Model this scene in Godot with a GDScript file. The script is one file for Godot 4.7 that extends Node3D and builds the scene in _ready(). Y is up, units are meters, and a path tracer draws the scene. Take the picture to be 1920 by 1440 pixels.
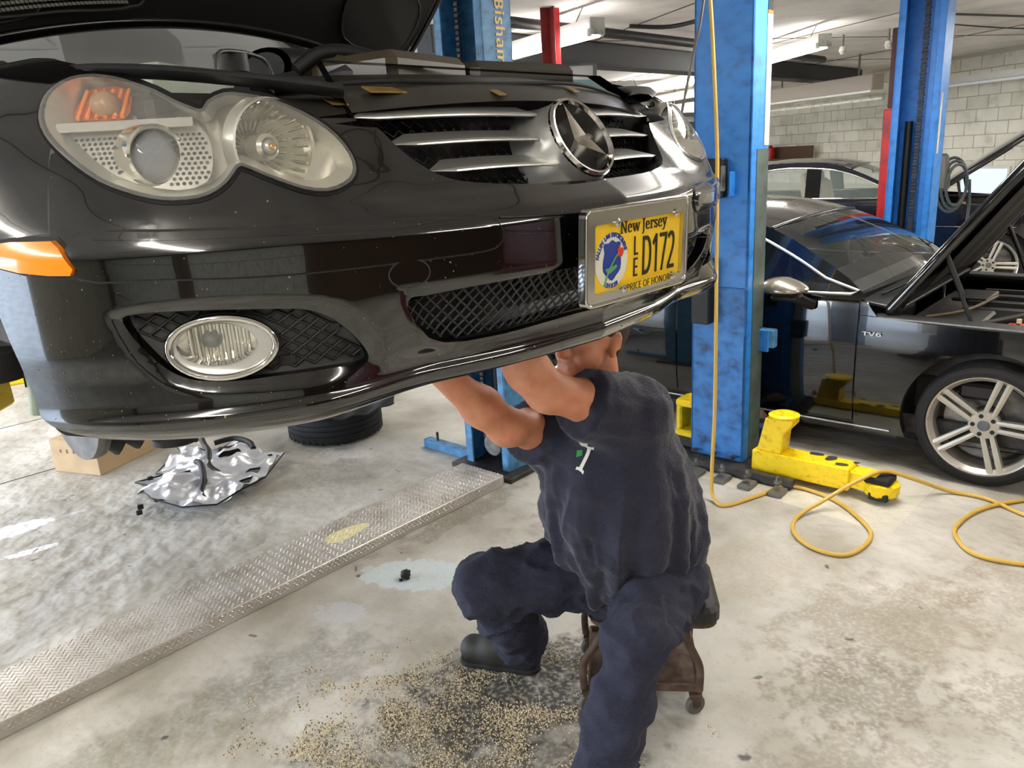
extends Node3D

const UP := Vector3.UP
const YAW := 0.829031          # both lifts and the cars on them stand turned by 47.5 degrees
var M := {}
var taken := {}
var rng := RandomNumberGenerator.new()

# ---------------------------------------------------------------- mesh builder
class MB:
	var v := PackedVector3Array()
	var n := PackedVector3Array()
	var u := PackedVector2Array()
	func tri(a: Vector3, b: Vector3, c: Vector3, na: Vector3, nb: Vector3, nc: Vector3, ua := Vector2.ZERO, ub := Vector2.ZERO, uc := Vector2.ZERO) -> void:
		if (c - a).cross(b - a).dot(na + nb + nc) < 0.0:
			v.append(a); v.append(c); v.append(b)
			n.append(na); n.append(nc); n.append(nb)
			u.append(ua); u.append(uc); u.append(ub)
		else:
			v.append(a); v.append(b); v.append(c)
			n.append(na); n.append(nb); n.append(nc)
			u.append(ua); u.append(ub); u.append(uc)
	func quad(a: Vector3, b: Vector3, c: Vector3, d: Vector3, nn: Vector3) -> MB:
		tri(a, b, c, nn, nn, nn, Vector2(0, 0), Vector2(1, 0), Vector2(1, 1))
		tri(a, c, d, nn, nn, nn, Vector2(0, 0), Vector2(1, 1), Vector2(0, 1))
		return self
	func flat(a: Vector3, b: Vector3, c: Vector3, towards: Vector3) -> void:
		var nn := (c - a).cross(b - a)
		if nn.length_squared() < 1e-14:
			return
		nn = nn.normalized()
		if nn.dot(towards) < 0.0:
			nn = -nn
		tri(a, b, c, nn, nn, nn)
	func box(size: Vector3, xf := Transform3D.IDENTITY, bevel := 0.0) -> MB:
		var h := size * 0.5
		var b := minf(bevel, minf(h.x, minf(h.y, h.z)) * 0.9)
		for ax in 3:
			for s in [-1.0, 1.0]:
				var nn := Vector3.ZERO
				nn[ax] = s
				var i := (ax + 1) % 3
				var j := (ax + 2) % 3
				var q := []
				for c in [[-1, -1], [1, -1], [1, 1], [-1, 1]]:
					var p := Vector3.ZERO
					p[ax] = s * h[ax]; p[i] = c[0] * (h[i] - b); p[j] = c[1] * (h[j] - b)
					q.append(xf * p)
				quad(q[0], q[1], q[2], q[3], (xf.basis * nn).normalized())
		if b > 0.0:
			for ax in 3:
				var i := (ax + 1) % 3
				var j := (ax + 2) % 3
				for si in [-1.0, 1.0]:
					for sj in [-1.0, 1.0]:
						var q := []
						for e in [[-1.0, 0], [1.0, 0], [1.0, 1], [-1.0, 1]]:
							var p := Vector3.ZERO
							p[ax] = e[0] * (h[ax] - b)
							p[i] = si * (h[i] - (b if e[1] == 1 else 0.0)); p[j] = sj * (h[j] - (0.0 if e[1] == 1 else b))
							q.append(xf * p)
						var nn := Vector3.ZERO
						nn[i] = si; nn[j] = sj
						quad(q[0], q[1], q[2], q[3], (xf.basis * nn).normalized())
			for sx in [-1.0, 1.0]:
				for sy in [-1.0, 1.0]:
					for sz in [-1.0, 1.0]:
						var s := Vector3(sx, sy, sz)
						flat(xf * (s * (h - Vector3(0, b, b))), xf * (s * (h - Vector3(b, 0, b))), xf * (s * (h - Vector3(b, b, 0))), xf.basis * s)
		return self
	func bar(a: Vector3, b: Vector3, w: float, t: float, bevel := 0.0, side := Vector3.UP) -> MB:
		var z := (b - a)
		var l := z.length()
		z = z / l
		var x := side.cross(z)
		if x.length() < 0.01:
			x = Vector3.RIGHT.cross(z)
		x = x.normalized()
		return box(Vector3(w, t, l), Transform3D(Basis(x, z.cross(x), z), (a + b) * 0.5), bevel)
	func tube(pts: Array, r, sides := 8, closed := false, caps := true) -> MB:
		var k := pts.size()
		var ref := Vector3.ZERO
		var rings := []
		var dirs := []
		for i in k:
			var a: Vector3 = pts[(i - 1 + k) % k] if (closed or i > 0) else pts[i]
			var b: Vector3 = pts[(i + 1) % k] if (closed or i < k - 1) else pts[i]
			var d: Vector3 = (b - a).normalized()
			if ref == Vector3.ZERO:
				ref = d.cross(Vector3.UP if absf(d.y) < 0.9 else Vector3.RIGHT).normalized()
			ref = (ref - d * ref.dot(d)).normalized()
			var o := d.cross(ref)
			var rr: float = r[i] if r is Array else r
			var ring := []
			for s in sides:
				var an := TAU * s / sides
				var nn := ref * cos(an) + o * sin(an)
				ring.append([pts[i] + nn * rr, nn])
			rings.append(ring)
			dirs.append(d)
		for i in (k if closed else k - 1):
			var A: Array = rings[i]
			var B: Array = rings[(i + 1) % k]
			for s in sides:
				var t := (s + 1) % sides
				tri(A[s][0], A[t][0], B[t][0], A[s][1], A[t][1], B[t][1])
				tri(A[s][0], B[t][0], B[s][0], A[s][1], B[t][1], B[s][1])
		if caps and not closed:
			for e in [[0, -1.0], [k - 1, 1.0]]:
				var nn: Vector3 = dirs[e[0]] * e[1]
				var R: Array = rings[e[0]]
				for s in range(1, sides - 1):
					tri(R[0][0], R[s][0], R[s + 1][0], nn, nn, nn)
		return self
	func lathe(prof: Array, xf := Transform3D.IDENTITY, segs := 24, smooth := false) -> MB:
		# profile of Vector2(radius, height) turned about the local y axis
		var k := prof.size()
		var pn := []
		for i in k - 1:
			var d: Vector2 = (prof[i + 1] - prof[i]).normalized()
			pn.append(Vector2(d.y, -d.x))
		for i in k - 1:
			var n0: Vector2 = pn[i]
			var n1: Vector2 = pn[i]
			if smooth:
				if i > 0: n0 = (pn[i] + pn[i - 1]).normalized()
				if i < k - 2: n1 = (pn[i] + pn[i + 1]).normalized()
			for s in segs:
				var a0 := TAU * s / segs
				var a1 := TAU * (s + 1) / segs
				var q := []
				for e in [[prof[i], n0, a0], [prof[i + 1], n1, a0], [prof[i + 1], n1, a1], [prof[i], n0, a1]]:
					var p: Vector2 = e[0]
					var nn: Vector2 = e[1]
					q.append([xf * Vector3(p.x * cos(e[2]), p.y, p.x * sin(e[2])), (xf.basis * Vector3(nn.x * cos(e[2]), nn.y, nn.x * sin(e[2]))).normalized()])
				if prof[i].x > 1e-6:
					tri(q[0][0], q[1][0], q[3][0], q[0][1], q[1][1], q[3][1])
				if prof[i + 1].x > 1e-6:
					tri(q[1][0], q[2][0], q[3][0], q[1][1], q[2][1], q[3][1])
		return self
	func prism(poly: PackedVector2Array, z0: float, z1: float, xf := Transform3D.IDENTITY, bevel := 0.0) -> MB:
		var k := poly.size()
		var top := poly
		if bevel > 0.0:
			top = PackedVector2Array()
			var cw := -1.0 if Geometry2D.is_polygon_clockwise(poly) else 1.0
			for i in k:
				var d0 := (poly[i] - poly[(i - 1 + k) % k]).normalized()
				var d1 := (poly[(i + 1) % k] - poly[i]).normalized()
				var m := (Vector2(-d0.y, d0.x) + Vector2(-d1.y, d1.x))
				m = m.normalized() * cw if m.length() > 0.01 else Vector2.ZERO
				top.append(poly[i] + m * bevel)
		var ids := Geometry2D.triangulate_polygon(poly)
		var zs := signf(z1 - z0)
		for t in ids.size() / 3:
			var a := ids[t * 3]
			var b := ids[t * 3 + 1]
			var c := ids[t * 3 + 2]
			var n1 := (xf.basis * Vector3(0, 0, zs)).normalized()
			tri(xf * Vector3(top[a].x, top[a].y, z1), xf * Vector3(top[b].x, top[b].y, z1), xf * Vector3(top[c].x, top[c].y, z1), n1, n1, n1, top[a], top[b], top[c])
			tri(xf * Vector3(poly[a].x, poly[a].y, z0), xf * Vector3(poly[b].x, poly[b].y, z0), xf * Vector3(poly[c].x, poly[c].y, z0), -n1, -n1, -n1, poly[a], poly[b], poly[c])
		var cwm := -1.0 if Geometry2D.is_polygon_clockwise(poly) else 1.0
		var zm := z1 - bevel * zs
		for i in k:
			var j := (i + 1) % k
			var d := (poly[j] - poly[i]).normalized()
			var o := (xf.basis * Vector3(d.y * cwm, -d.x * cwm, 0)).normalized()
			var a := xf * Vector3(poly[i].x, poly[i].y, z0)
			var b := xf * Vector3(poly[j].x, poly[j].y, z0)
			var c := xf * Vector3(poly[j].x, poly[j].y, zm)
			var e := xf * Vector3(poly[i].x, poly[i].y, zm)
			quad(a, b, c, e, o)
			if bevel > 0.0:
				var t0 := xf * Vector3(top[i].x, top[i].y, z1)
				var t1 := xf * Vector3(top[j].x, top[j].y, z1)
				quad(e, c, t1, t0, (o + (xf.basis * Vector3(0, 0, zs)).normalized()).normalized())
		return self
	func grid(nu: int, nv: int, fn: Callable, inside: Vector3, flip := false, loop_u := false) -> MB:
		# fn(a, b) with a, b in 0..1; normals point away from `inside` unless flipped
		var P := []
		for i in nu + 1:
			var row := PackedVector3Array()
			for j in nv + 1:
				row.append(fn.call(float(i) / nu, float(j) / nv))
			P.append(row)
		var N := []
		for i in nu + 1:
			var row := PackedVector3Array()
			for j in nv + 1:
				var i0 := i - 1
				var i1 := i + 1
				if loop_u:
					i0 = (i - 1 + nu) % nu; i1 = (i + 1) % nu
				else:
					i0 = maxi(i0, 0); i1 = mini(i1, nu)
				var du: Vector3 = P[i1][j] - P[i0][j]
				var dv: Vector3 = P[i][mini(j + 1, nv)] - P[i][maxi(j - 1, 0)]
				var c := du.cross(dv)
				c = c.normalized() if c.length_squared() > 1e-18 else (P[i][j] - inside).normalized()
				row.append(c)
			N.append(row)
		var sum := 0.0
		for i in nu + 1:
			for j in nv + 1:
				sum += N[i][j].dot((P[i][j] - inside).normalized())
		var sg := -1.0 if (sum < 0.0) != flip else 1.0
		for i in nu:
			for j in nv:
				var a: Vector3 = P[i][j]
				var b: Vector3 = P[i + 1][j]
				var c: Vector3 = P[i + 1][j + 1]
				var d: Vector3 = P[i][j + 1]
				var ua := Vector2(float(i) / nu, float(j) / nv)
				var uc := Vector2(float(i + 1) / nu, float(j + 1) / nv)
				tri(a, b, c, N[i][j] * sg, N[i + 1][j] * sg, N[i + 1][j + 1] * sg, ua, Vector2(uc.x, ua.y), uc)
				tri(a, c, d, N[i][j] * sg, N[i + 1][j + 1] * sg, N[i][j + 1] * sg, ua, uc, Vector2(ua.x, uc.y))
		return self
	func add(mesh: Mesh, xf := Transform3D.IDENTITY) -> MB:
		for s in mesh.get_surface_count():
			var arr := mesh.surface_get_arrays(s)
			var pv: PackedVector3Array = arr[Mesh.ARRAY_VERTEX]
			var pn: PackedVector3Array = arr[Mesh.ARRAY_NORMAL]
			var id = arr[Mesh.ARRAY_INDEX]
			var cnt: int = pv.size() if id == null or id.size() == 0 else id.size()
			for t in cnt / 3:
				var ix := []
				for k in 3:
					ix.append(t * 3 + k if id == null or id.size() == 0 else id[t * 3 + k])
				tri(xf * pv[ix[0]], xf * pv[ix[1]], xf * pv[ix[2]], (xf.basis * pn[ix[0]]).normalized(), (xf.basis * pn[ix[1]]).normalized(), (xf.basis * pn[ix[2]]).normalized())
		return self
	# part of a surface fn(u, v, lift) cut by outlines in its own (u, v)
	func patch(fn: Callable, r: Rect2, nu: int, nv: int, inc: PackedVector2Array, exc: Array, lift := 0.0, sgn := 1.0) -> MB:
		var du := r.size.x / nu
		var dv := r.size.y / nv
		var mark := PackedByteArray()
		mark.resize(nu * nv)
		var all := exc.duplicate()
		if inc.size() > 2:
			all.append(inc)
		for poly in all:
			var k: int = poly.size()
			for i in k:
				var a: Vector2 = poly[i]
				var b: Vector2 = poly[(i + 1) % k]
				var steps := int(ceil(maxf(absf(b.x - a.x) / du, absf(b.y - a.y) / dv) * 6.0)) + 1
				for s in steps + 1:
					var p := a.lerp(b, float(s) / steps)
					var ci := int(floor((p.x - r.position.x) / du))
					var cj := int(floor((p.y - r.position.y) / dv))
					if ci >= 0 and cj >= 0 and ci < nu and cj < nv:
						mark[ci * nv + cj] = 1
		var e := 0.0015
		var cache := {}
		for i in nu:
			for j in nv:
				var p0 := r.position + Vector2(i * du, j * dv)
				var cell := PackedVector2Array([p0, p0 + Vector2(du, 0), p0 + Vector2(du, dv), p0 + Vector2(0, dv)])
				var pieces := [cell]
				var mid := p0 + Vector2(du, dv) * 0.5
				if mark[i * nv + j] == 0:
					if inc.size() > 2 and not Geometry2D.is_point_in_polygon(mid, inc):
						continue
					var out := false
					for poly in exc:
						if Geometry2D.is_point_in_polygon(mid, poly):
							out = true
							break
					if out:
						continue
				else:
					if inc.size() > 2:
						pieces = Geometry2D.intersect_polygons(cell, inc)
					for poly in exc:
						var nx := []
						for pc in pieces:
							nx.append_array(Geometry2D.clip_polygons(pc, poly))
						pieces = nx
				for pc in pieces:
					if pc.size() < 3:
						continue
					var ids := Geometry2D.triangulate_polygon(pc)
					var pp := []
					var nn := []
					for q in pc:
						var key := Vector2i(roundi(q.x * 100000.0), roundi(q.y * 100000.0))
						if not cache.has(key):
							var tu: Vector3 = fn.call(q.x + e, q.y, lift) - fn.call(q.x - e, q.y, lift)
							var tv: Vector3 = fn.call(q.x, q.y + e, lift) - fn.call(q.x, q.y - e, lift)
							cache[key] = [fn.call(q.x, q.y, lift), tu.cross(tv).normalized() * sgn]
						var hit: Array = cache[key]
						pp.append(hit[0])
						nn.append(hit[1])
					for t in ids.size() / 3:
						var a := ids[t * 3]
						var b := ids[t * 3 + 1]
						var c := ids[t * 3 + 2]
						tri(pp[a], pp[b], pp[c], nn[a], nn[b], nn[c], pc[a], pc[b], pc[c])
		return self
	# wall along an outline of such a surface, from one lift to another, shrinking or growing by `grow` in (u, v)
	func wall(fn: Callable, poly: PackedVector2Array, l0: float, l1: float, inward := true, grow := 0.0, above := -9.0) -> MB:
		var k := poly.size()
		var mid := Vector2.ZERO
		for p in poly:
			mid += p / k
		var c: Vector3 = fn.call(mid.x, mid.y, (l0 + l1) * 0.5)
		var ring := []
		for i in k:
			var d := (poly[(i + 1) % k] - poly[(i - 1 + k) % k]).normalized()
			var o := Vector2(d.y, -d.x)
			if Geometry2D.is_polygon_clockwise(poly):
				o = -o
			var q := poly[i] + o * grow
			ring.append([fn.call(poly[i].x, poly[i].y, l0), fn.call(q.x, q.y, l1), o])
		var nr := []
		for i in k:
			var t: Vector3 = ring[(i + 1) % k][0] - ring[(i - 1 + k) % k][0]
			var nn: Vector3 = t.cross(ring[i][1] - ring[i][0]).normalized()
			var o3: Vector3 = fn.call(poly[i].x + ring[i][2].x * 0.004, poly[i].y + ring[i][2].y * 0.004, l0) - ring[i][0]
			if (nn.dot(o3) > 0.0) == inward:
				nn = -nn
			nr.append(nn)
		for i in k:
			var j := (i + 1) % k
			if poly[i].y < above or poly[j].y < above:
				continue
			tri(ring[i][0], ring[j][0], ring[j][1], nr[i], nr[j], nr[j])
			tri(ring[i][0], ring[j][1], ring[i][1], nr[i], nr[j], nr[i])
		return self
	func mesh() -> ArrayMesh:
		var m := ArrayMesh.new()
		if v.size() == 0:
			return m
		var arr := []
		arr.resize(Mesh.ARRAY_MAX)
		arr[Mesh.ARRAY_VERTEX] = v
		arr[Mesh.ARRAY_NORMAL] = n
		arr[Mesh.ARRAY_TEX_UV] = u
		m.add_surface_from_arrays(Mesh.PRIMITIVE_TRIANGLES, arr)
		return m

# ---------------------------------------------------------------- scene helpers
func numbered(called: String, parent: Node) -> String:
	var key := str(parent.get_instance_id()) + called
	var k: int = taken.get(key, 0)
	taken[key] = k + 1
	return called if k == 0 else "%s_%03d" % [called, k]

func tag(o: Node, label := "", category := "", group := "", kind := "") -> void:
	if label: o.set_meta("label", label)
	if category: o.set_meta("category", category)
	if group: o.set_meta("group", group)
	if kind: o.set_meta("kind", kind)

func thing(called: String, label: String, category: String, at := Vector3.ZERO, turn := 0.0, group := "") -> Node3D:
	var o := Node3D.new()
	o.name = numbered(called, self)
	add_child(o, true)
	o.position = at
	o.rotation.y = turn
	tag(o, label, category, group)
	return o

func part(called: String, b, mat: Material, parent: Node, xf := Transform3D.IDENTITY, label := "") -> MeshInstance3D:
	var o := MeshInstance3D.new()
	o.name = numbered(called, parent)
	o.mesh = b.mesh() if b is MB else b
	o.material_override = mat
	parent.add_child(o, true)
	o.transform = xf
	if label: o.set_meta("label", label)
	return o

func struct(called: String, b, mat: Material) -> MeshInstance3D:
	var o := part(called, b, mat, self)
	o.set_meta("kind", "structure")
	return o

func at(x: float, y: float, z: float, yaw := 0.0, pitch := 0.0, roll := 0.0) -> Transform3D:
	return Transform3D(Basis.from_euler(Vector3(pitch, yaw, roll)), Vector3(x, y, z))

# frame whose local y axis runs along d (for lathed shapes)
func along(o: Vector3, d: Vector3) -> Transform3D:
	var y := d.normalized()
	var x := y.cross(Vector3.FORWARD if absf(y.z) < 0.9 else Vector3.RIGHT).normalized()
	return Transform3D(Basis(x, y, x.cross(y)), o)

func poly(a: Array) -> PackedVector2Array:
	var p := PackedVector2Array()
	for i in a.size() / 2:
		p.append(Vector2(a[i * 2], a[i * 2 + 1]))
	return p

func mirror(p: PackedVector2Array) -> PackedVector2Array:
	var q := PackedVector2Array()
	for i in p.size():
		q.append(Vector2(-p[p.size() - 1 - i].x, p[p.size() - 1 - i].y))
	return q

func rounded(p: PackedVector2Array, per := 4) -> PackedVector2Array:
	var q := PackedVector2Array()
	var k := p.size()
	for i in k:
		for s in per:
			q.append(p[i].cubic_interpolate(p[(i + 1) % k], p[(i - 1 + k) % k], p[(i + 2) % k], float(s) / per))
	return q

func grown(p: PackedVector2Array, d: float) -> PackedVector2Array:
	var r := Geometry2D.offset_polygon(p, d, Geometry2D.JOIN_ROUND)
	return r[0] if r.size() > 0 else p

func ellipse(c: Vector2, rx: float, ry: float, k := 24, tilt := 0.0) -> PackedVector2Array:
	var q := PackedVector2Array()
	for i in k:
		var a := TAU * i / k
		q.append(c + Vector2(rx * cos(a), ry * sin(a)).rotated(tilt))
	return q

func round_rect(w: float, h: float, r: float, per := 4, c := Vector2.ZERO) -> PackedVector2Array:
	var q := PackedVector2Array()
	for e in [[1, 1, 0.0], [-1, 1, 0.5], [-1, -1, 1.0], [1, -1, 1.5]]:
		for s in per + 1:
			var a: float = PI * (e[2] + 0.5 * s / per)
			q.append(c + Vector2(e[0] * (w * 0.5 - r) + r * cos(a), e[1] * (h * 0.5 - r) + r * sin(a)))
	return q

func spline(pts: Array, per := 6, closed := false) -> Array:
	var q := []
	var k := pts.size()
	for i in (k if closed else k - 1):
		var p0: Vector3 = pts[(i - 1 + k) % k] if closed or i > 0 else pts[i]
		var p3: Vector3 = pts[(i + 2) % k] if closed or i < k - 2 else pts[(i + 1) % k]
		for s in per:
			q.append(pts[i].cubic_interpolate(pts[(i + 1) % k], p0, p3, float(s) / per))
	if not closed:
		q.append(pts[k - 1])
	return q

# monotone curve through (x, y) pairs
class Curve1:
	var x := PackedFloat32Array()
	var y := PackedFloat32Array()
	var m := PackedFloat32Array()
	func _init(xs: Array, ys: Array) -> void:
		for i in xs.size():
			x.append(xs[i]); y.append(ys[i])
		var d := []
		for i in x.size() - 1:
			d.append((y[i + 1] - y[i]) / (x[i + 1] - x[i]))
		for i in x.size():
			if i == 0: m.append(d[0])
			elif i == x.size() - 1: m.append(d[-1])
			else: m.append(0.0 if d[i - 1] * d[i] <= 0.0 else 2.0 * d[i - 1] * d[i] / (d[i - 1] + d[i]))
	func f(t: float) -> float:
		var k := x.size()
		t = clampf(t, x[0], x[k - 1])
		var i := clampi(x.bsearch(t) - 1, 0, k - 2)
		var h := x[i + 1] - x[i]
		var s := (t - x[i]) / h
		return (1 + 2 * s) * (1 - s) * (1 - s) * y[i] + s * (1 - s) * (1 - s) * h * m[i] + s * s * (3 - 2 * s) * y[i + 1] + s * s * (s - 1) * h * m[i + 1]

func font(serif := false) -> SystemFont:
	var f := SystemFont.new()
	f.font_names = PackedStringArray(["Droid Serif" if serif else "Droid Sans"])
	return f

func letters(text: String, high: float, deep := 0.001, serif := false, bold := false) -> TextMesh:
	var t := TextMesh.new()
	var f := font(serif)
	if bold: f.font_weight = 700
	t.font = f
	t.text = text
	t.font_size = 64
	t.pixel_size = high / 46.0
	t.depth = deep
	t.curve_step = 1.0
	return t

# ---------------------------------------------------------------- materials
func mat(color: Color, rough := 0.6, metal := 0.0, coat := 0.0) -> StandardMaterial3D:
	var m := StandardMaterial3D.new()
	m.albedo_color = color
	m.roughness = rough
	m.metallic = metal
	if coat > 0.0:
		m.clearcoat_enabled = true
		m.clearcoat = coat
		m.clearcoat_roughness = 0.02
	return m

func noise_tex(stops: Array, freq: float, size := 512, octaves := 4, seed_ := 1, kind := FastNoiseLite.TYPE_SIMPLEX_SMOOTH) -> NoiseTexture2D:
	var f := FastNoiseLite.new()
	f.noise_type = kind
	f.frequency = freq
	f.fractal_octaves = octaves
	f.seed = seed_
	var t := NoiseTexture2D.new()
	t.width = size
	t.height = size
	t.seamless = true
	t.noise = f
	var g := Gradient.new()
	var off := PackedFloat32Array()
	var col := PackedColorArray()
	for s in stops:
		off.append(s[0])
		col.append(s[1])
	g.offsets = off
	g.colors = col
	t.color_ramp = g
	return t

func grain_normal(freq: float, strength: float, size := 256, seed_ := 3) -> NoiseTexture2D:
	var t := noise_tex([[0.0, Color.BLACK], [1.0, Color.WHITE]], freq, size, 4, seed_)
	t.color_ramp = null
	t.as_normal_map = true
	t.bump_strength = strength
	return t

func surf(m: StandardMaterial3D, tex: Texture2D, scale: float, world := true) -> StandardMaterial3D:
	m.albedo_texture = tex
	m.uv1_triplanar = true
	m.uv1_world_triplanar = world
	m.uv1_scale = Vector3.ONE * scale
	return m

func bumpy(m: StandardMaterial3D, tex: Texture2D, scale := 1.0) -> StandardMaterial3D:
	m.normal_enabled = true
	m.normal_texture = tex
	m.normal_scale = scale
	return m

func glass(c: Color, alpha: float, rough := 0.02) -> StandardMaterial3D:
	var m := mat(Color(c.r, c.g, c.b, alpha), rough)
	m.transparency = BaseMaterial3D.TRANSPARENCY_ALPHA
	return m

func _ready() -> void:
	rng.seed = 20240
	# ---- camera, sky, exposure
	var cam := Camera3D.new()
	cam.name = "camera"
	cam.fov = 52.53
	cam.near = 0.05
	cam.far = 200.0
	add_child(cam)
	cam.position = Vector3(0, 1.70, 0)
	cam.rotation_degrees = Vector3(-16.3, 0, -3.4)
	cam.current = true
	var env := Environment.new()
	env.background_mode = Environment.BG_SKY
	var sky := Sky.new()
	var sm := ProceduralSkyMaterial.new()
	sm.sky_top_color = Color(0.72, 0.80, 0.92)
	sm.sky_horizon_color = Color(0.92, 0.94, 0.97)
	sm.ground_bottom_color = Color(0.42, 0.42, 0.42)
	sm.ground_horizon_color = Color(0.80, 0.82, 0.84)
	sky.sky_material = sm
	env.sky = sky
	env.background_energy_multiplier = 14.0
	env.tonemap_mode = Environment.TONE_MAPPER_LINEAR
	env.tonemap_exposure = 1.3
	env.sdfgi_enabled = true
	env.ssao_enabled = true
	env.ssil_enabled = true
	var we := WorldEnvironment.new()
	we.name = "environment"
	we.environment = env
	add_child(we)
	materials()
	room()
	lamps()
	floor_clutter()
	lifts()
	sports_car()
	coupe()
	sedan()
	mechanic()
	background()

# room axes: ex to the right along the back wall, ez back towards the viewer
const EX := Vector3(0.954, 0, -0.300)
const EZ := Vector3(0.300, 0, 0.954)
const CEIL := 2.85
func rp(a: float, y: float, b: float) -> Vector3:
	return EX * a + EZ * b + UP * y
func rframe(a: float, y: float, b: float) -> Transform3D:
	return Transform3D(Basis(EX, UP, EZ), rp(a, y, b))

func materials() -> void:
	var g := func(v: float) -> Color: return Color(v, v, v)
	M.paint = mat(Color(0.012, 0.012, 0.015), 0.12, 0.0, 1.0)
	M.paint_blue = mat(Color(0.03, 0.028, 0.085), 0.15, 0.0, 1.0)
	M.black = mat(Color(0.035, 0.036, 0.038), 0.55)
	M.black_gloss = mat(Color(0.02, 0.02, 0.022), 0.18)
	M.dark = mat(Color(0.10, 0.10, 0.10), 0.8)
	M.rubber = bumpy(mat(Color(0.055, 0.055, 0.058), 0.8), grain_normal(0.08, 3.0), 0.5)
	M.rubber.uv1_triplanar = true
	M.rubber.uv1_scale = Vector3.ONE * 8.0
	M.plastic = mat(Color(0.13, 0.135, 0.14), 0.5)
	M.plastic_grey = mat(Color(0.22, 0.215, 0.20), 0.38)
	M.chrome = mat(Color(0.80, 0.79, 0.77), 0.08, 1.0)
	M.star = mat(Color(0.88, 0.86, 0.82), 0.2, 0.8)
	M.silver = mat(Color(0.78, 0.78, 0.77), 0.3, 0.75)
	M.alloy = mat(Color(0.72, 0.70, 0.66), 0.32, 0.6)
	M.steel = surf(mat(Color(0.9, 0.9, 0.9), 0.45, 0.8), noise_tex([[0.2, Color(0.33, 0.33, 0.33)], [0.8, Color(0.62, 0.61, 0.59)]], 0.02, 256), 2.0)
	M.reflector = mat(Color(0.92, 0.91, 0.86), 0.1, 1.0)
	M.bezel = mat(Color(0.84, 0.83, 0.79), 0.28, 0.75)
	M.lens = glass(Color(0.98, 0.98, 0.94), 0.10, 0.03)
	M.lens_ball = glass(Color(0.62, 0.65, 0.70), 0.42, 0.02)
	M.amber = mat(Color(0.98, 0.52, 0.05), 0.16, 0.0, 0.7)
	M.amber_dim = mat(Color(0.72, 0.30, 0.05), 0.28, 0.15)
	M.glass_tint = glass(Color(0.10, 0.12, 0.12), 0.45, 0.01)
	M.glass_dark = glass(Color(0.03, 0.035, 0.04), 0.78, 0.01)
	M.glass_clear = glass(Color(0.75, 0.82, 0.80), 0.14, 0.01)
	M.windshield = glass(Color(0.62, 0.62, 0.60), 0.80, 0.22)
	M.plate_yellow = mat(Color(0.93, 0.77, 0.10), 0.42)
	M.plate_white = mat(Color(0.86, 0.85, 0.78), 0.45)
	M.plate_blue = mat(Color(0.05, 0.20, 0.56), 0.45)
	M.plate_red = mat(Color(0.80, 0.17, 0.10), 0.45)
	M.plate_green = mat(Color(0.35, 0.58, 0.36), 0.45)
	M.ink = mat(Color(0.025, 0.022, 0.02), 0.5)
	M.white = mat(Color(0.82, 0.82, 0.80), 0.55)
	M.white_worn = surf(mat(Color(1, 1, 1), 0.6), noise_tex([[0.0, Color(0.50, 0.50, 0.47)], [0.45, Color(0.76, 0.76, 0.72)], [1.0, Color(0.84, 0.84, 0.80)]], 0.03, 256, 5, 7), 1.2)
	M.cream = surf(mat(Color(1, 1, 1), 0.75), noise_tex([[0.0, Color(0.69, 0.67, 0.61)], [0.35, Color(0.83, 0.82, 0.765)], [1.0, Color(0.88, 0.87, 0.82)]], 0.012, 512, 5, 9), 0.45)
	M.cream2 = surf(mat(Color(0.98, 0.98, 0.98), 0.75), M.cream.albedo_texture, 0.45)
	M.cream3 = surf(mat(Color(0.95, 0.945, 0.93), 0.75), M.cream.albedo_texture, 0.45)
	M.cream_joint = mat(Color(0.72, 0.70, 0.63), 0.9)
	M.ceiling = surf(mat(Color(1, 1, 1), 0.85), noise_tex([[0.0, Color(0.75, 0.735, 0.725)], [0.5, Color(0.84, 0.825, 0.815)], [1.0, Color(0.88, 0.865, 0.855)]], 0.01, 512, 5, 19), 0.22)
	M.beam = mat(Color(0.20, 0.205, 0.22), 0.6)
	M.pipe = mat(Color(0.10, 0.10, 0.105), 0.5)
	M.sand = mat(Color(0.42, 0.40, 0.36), 0.6)
	M.conduit = mat(Color(0.40, 0.39, 0.37), 0.45, 0.3)
	var bl := noise_tex([[0.0, Color(0.08, 0.20, 0.34)], [0.16, Color(0.12, 0.38, 0.66)], [0.35, Color(0.15, 0.47, 0.80)], [1.0, Color(0.20, 0.54, 0.86)]], 0.02, 512, 5, 21)
	M.lift_blue = bumpy(surf(mat(Color(1, 1, 1), 0.42), bl, 1.1), grain_normal(0.03, 2.0), 0.25)
	M.lift_scuffed = bumpy(surf(mat(Color(1, 1, 1), 0.5), noise_tex([[0.0, Color(0.06, 0.08, 0.10)], [0.2, Color(0.11, 0.22, 0.33)], [0.36, Color(0.14, 0.38, 0.62)], [0.6, Color(0.18, 0.46, 0.74)], [1.0, Color(0.26, 0.52, 0.76)]], 0.012, 512, 8, 22), 1.9), grain_normal(0.03, 2.0), 0.25)
	M.lift_worn = surf(mat(Color(1, 1, 1), 0.55), noise_tex([[0.0, Color(0.16, 0.18, 0.20)], [0.3, Color(0.24, 0.42, 0.56)], [0.7, Color(0.28, 0.52, 0.70)], [1.0, Color(0.40, 0.56, 0.66)]], 0.02, 512, 5, 23), 1.4)
	M.lift_grey = surf(mat(Color(1, 1, 1), 0.55), noise_tex([[0.0, Color(0.14, 0.15, 0.14)], [0.4, Color(0.26, 0.31, 0.30)], [1.0, Color(0.34, 0.40, 0.38)]], 0.02, 256, 5, 25), 1.4)
	M.lift_navy = mat(Color(0.10, 0.20, 0.33), 0.55)
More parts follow.
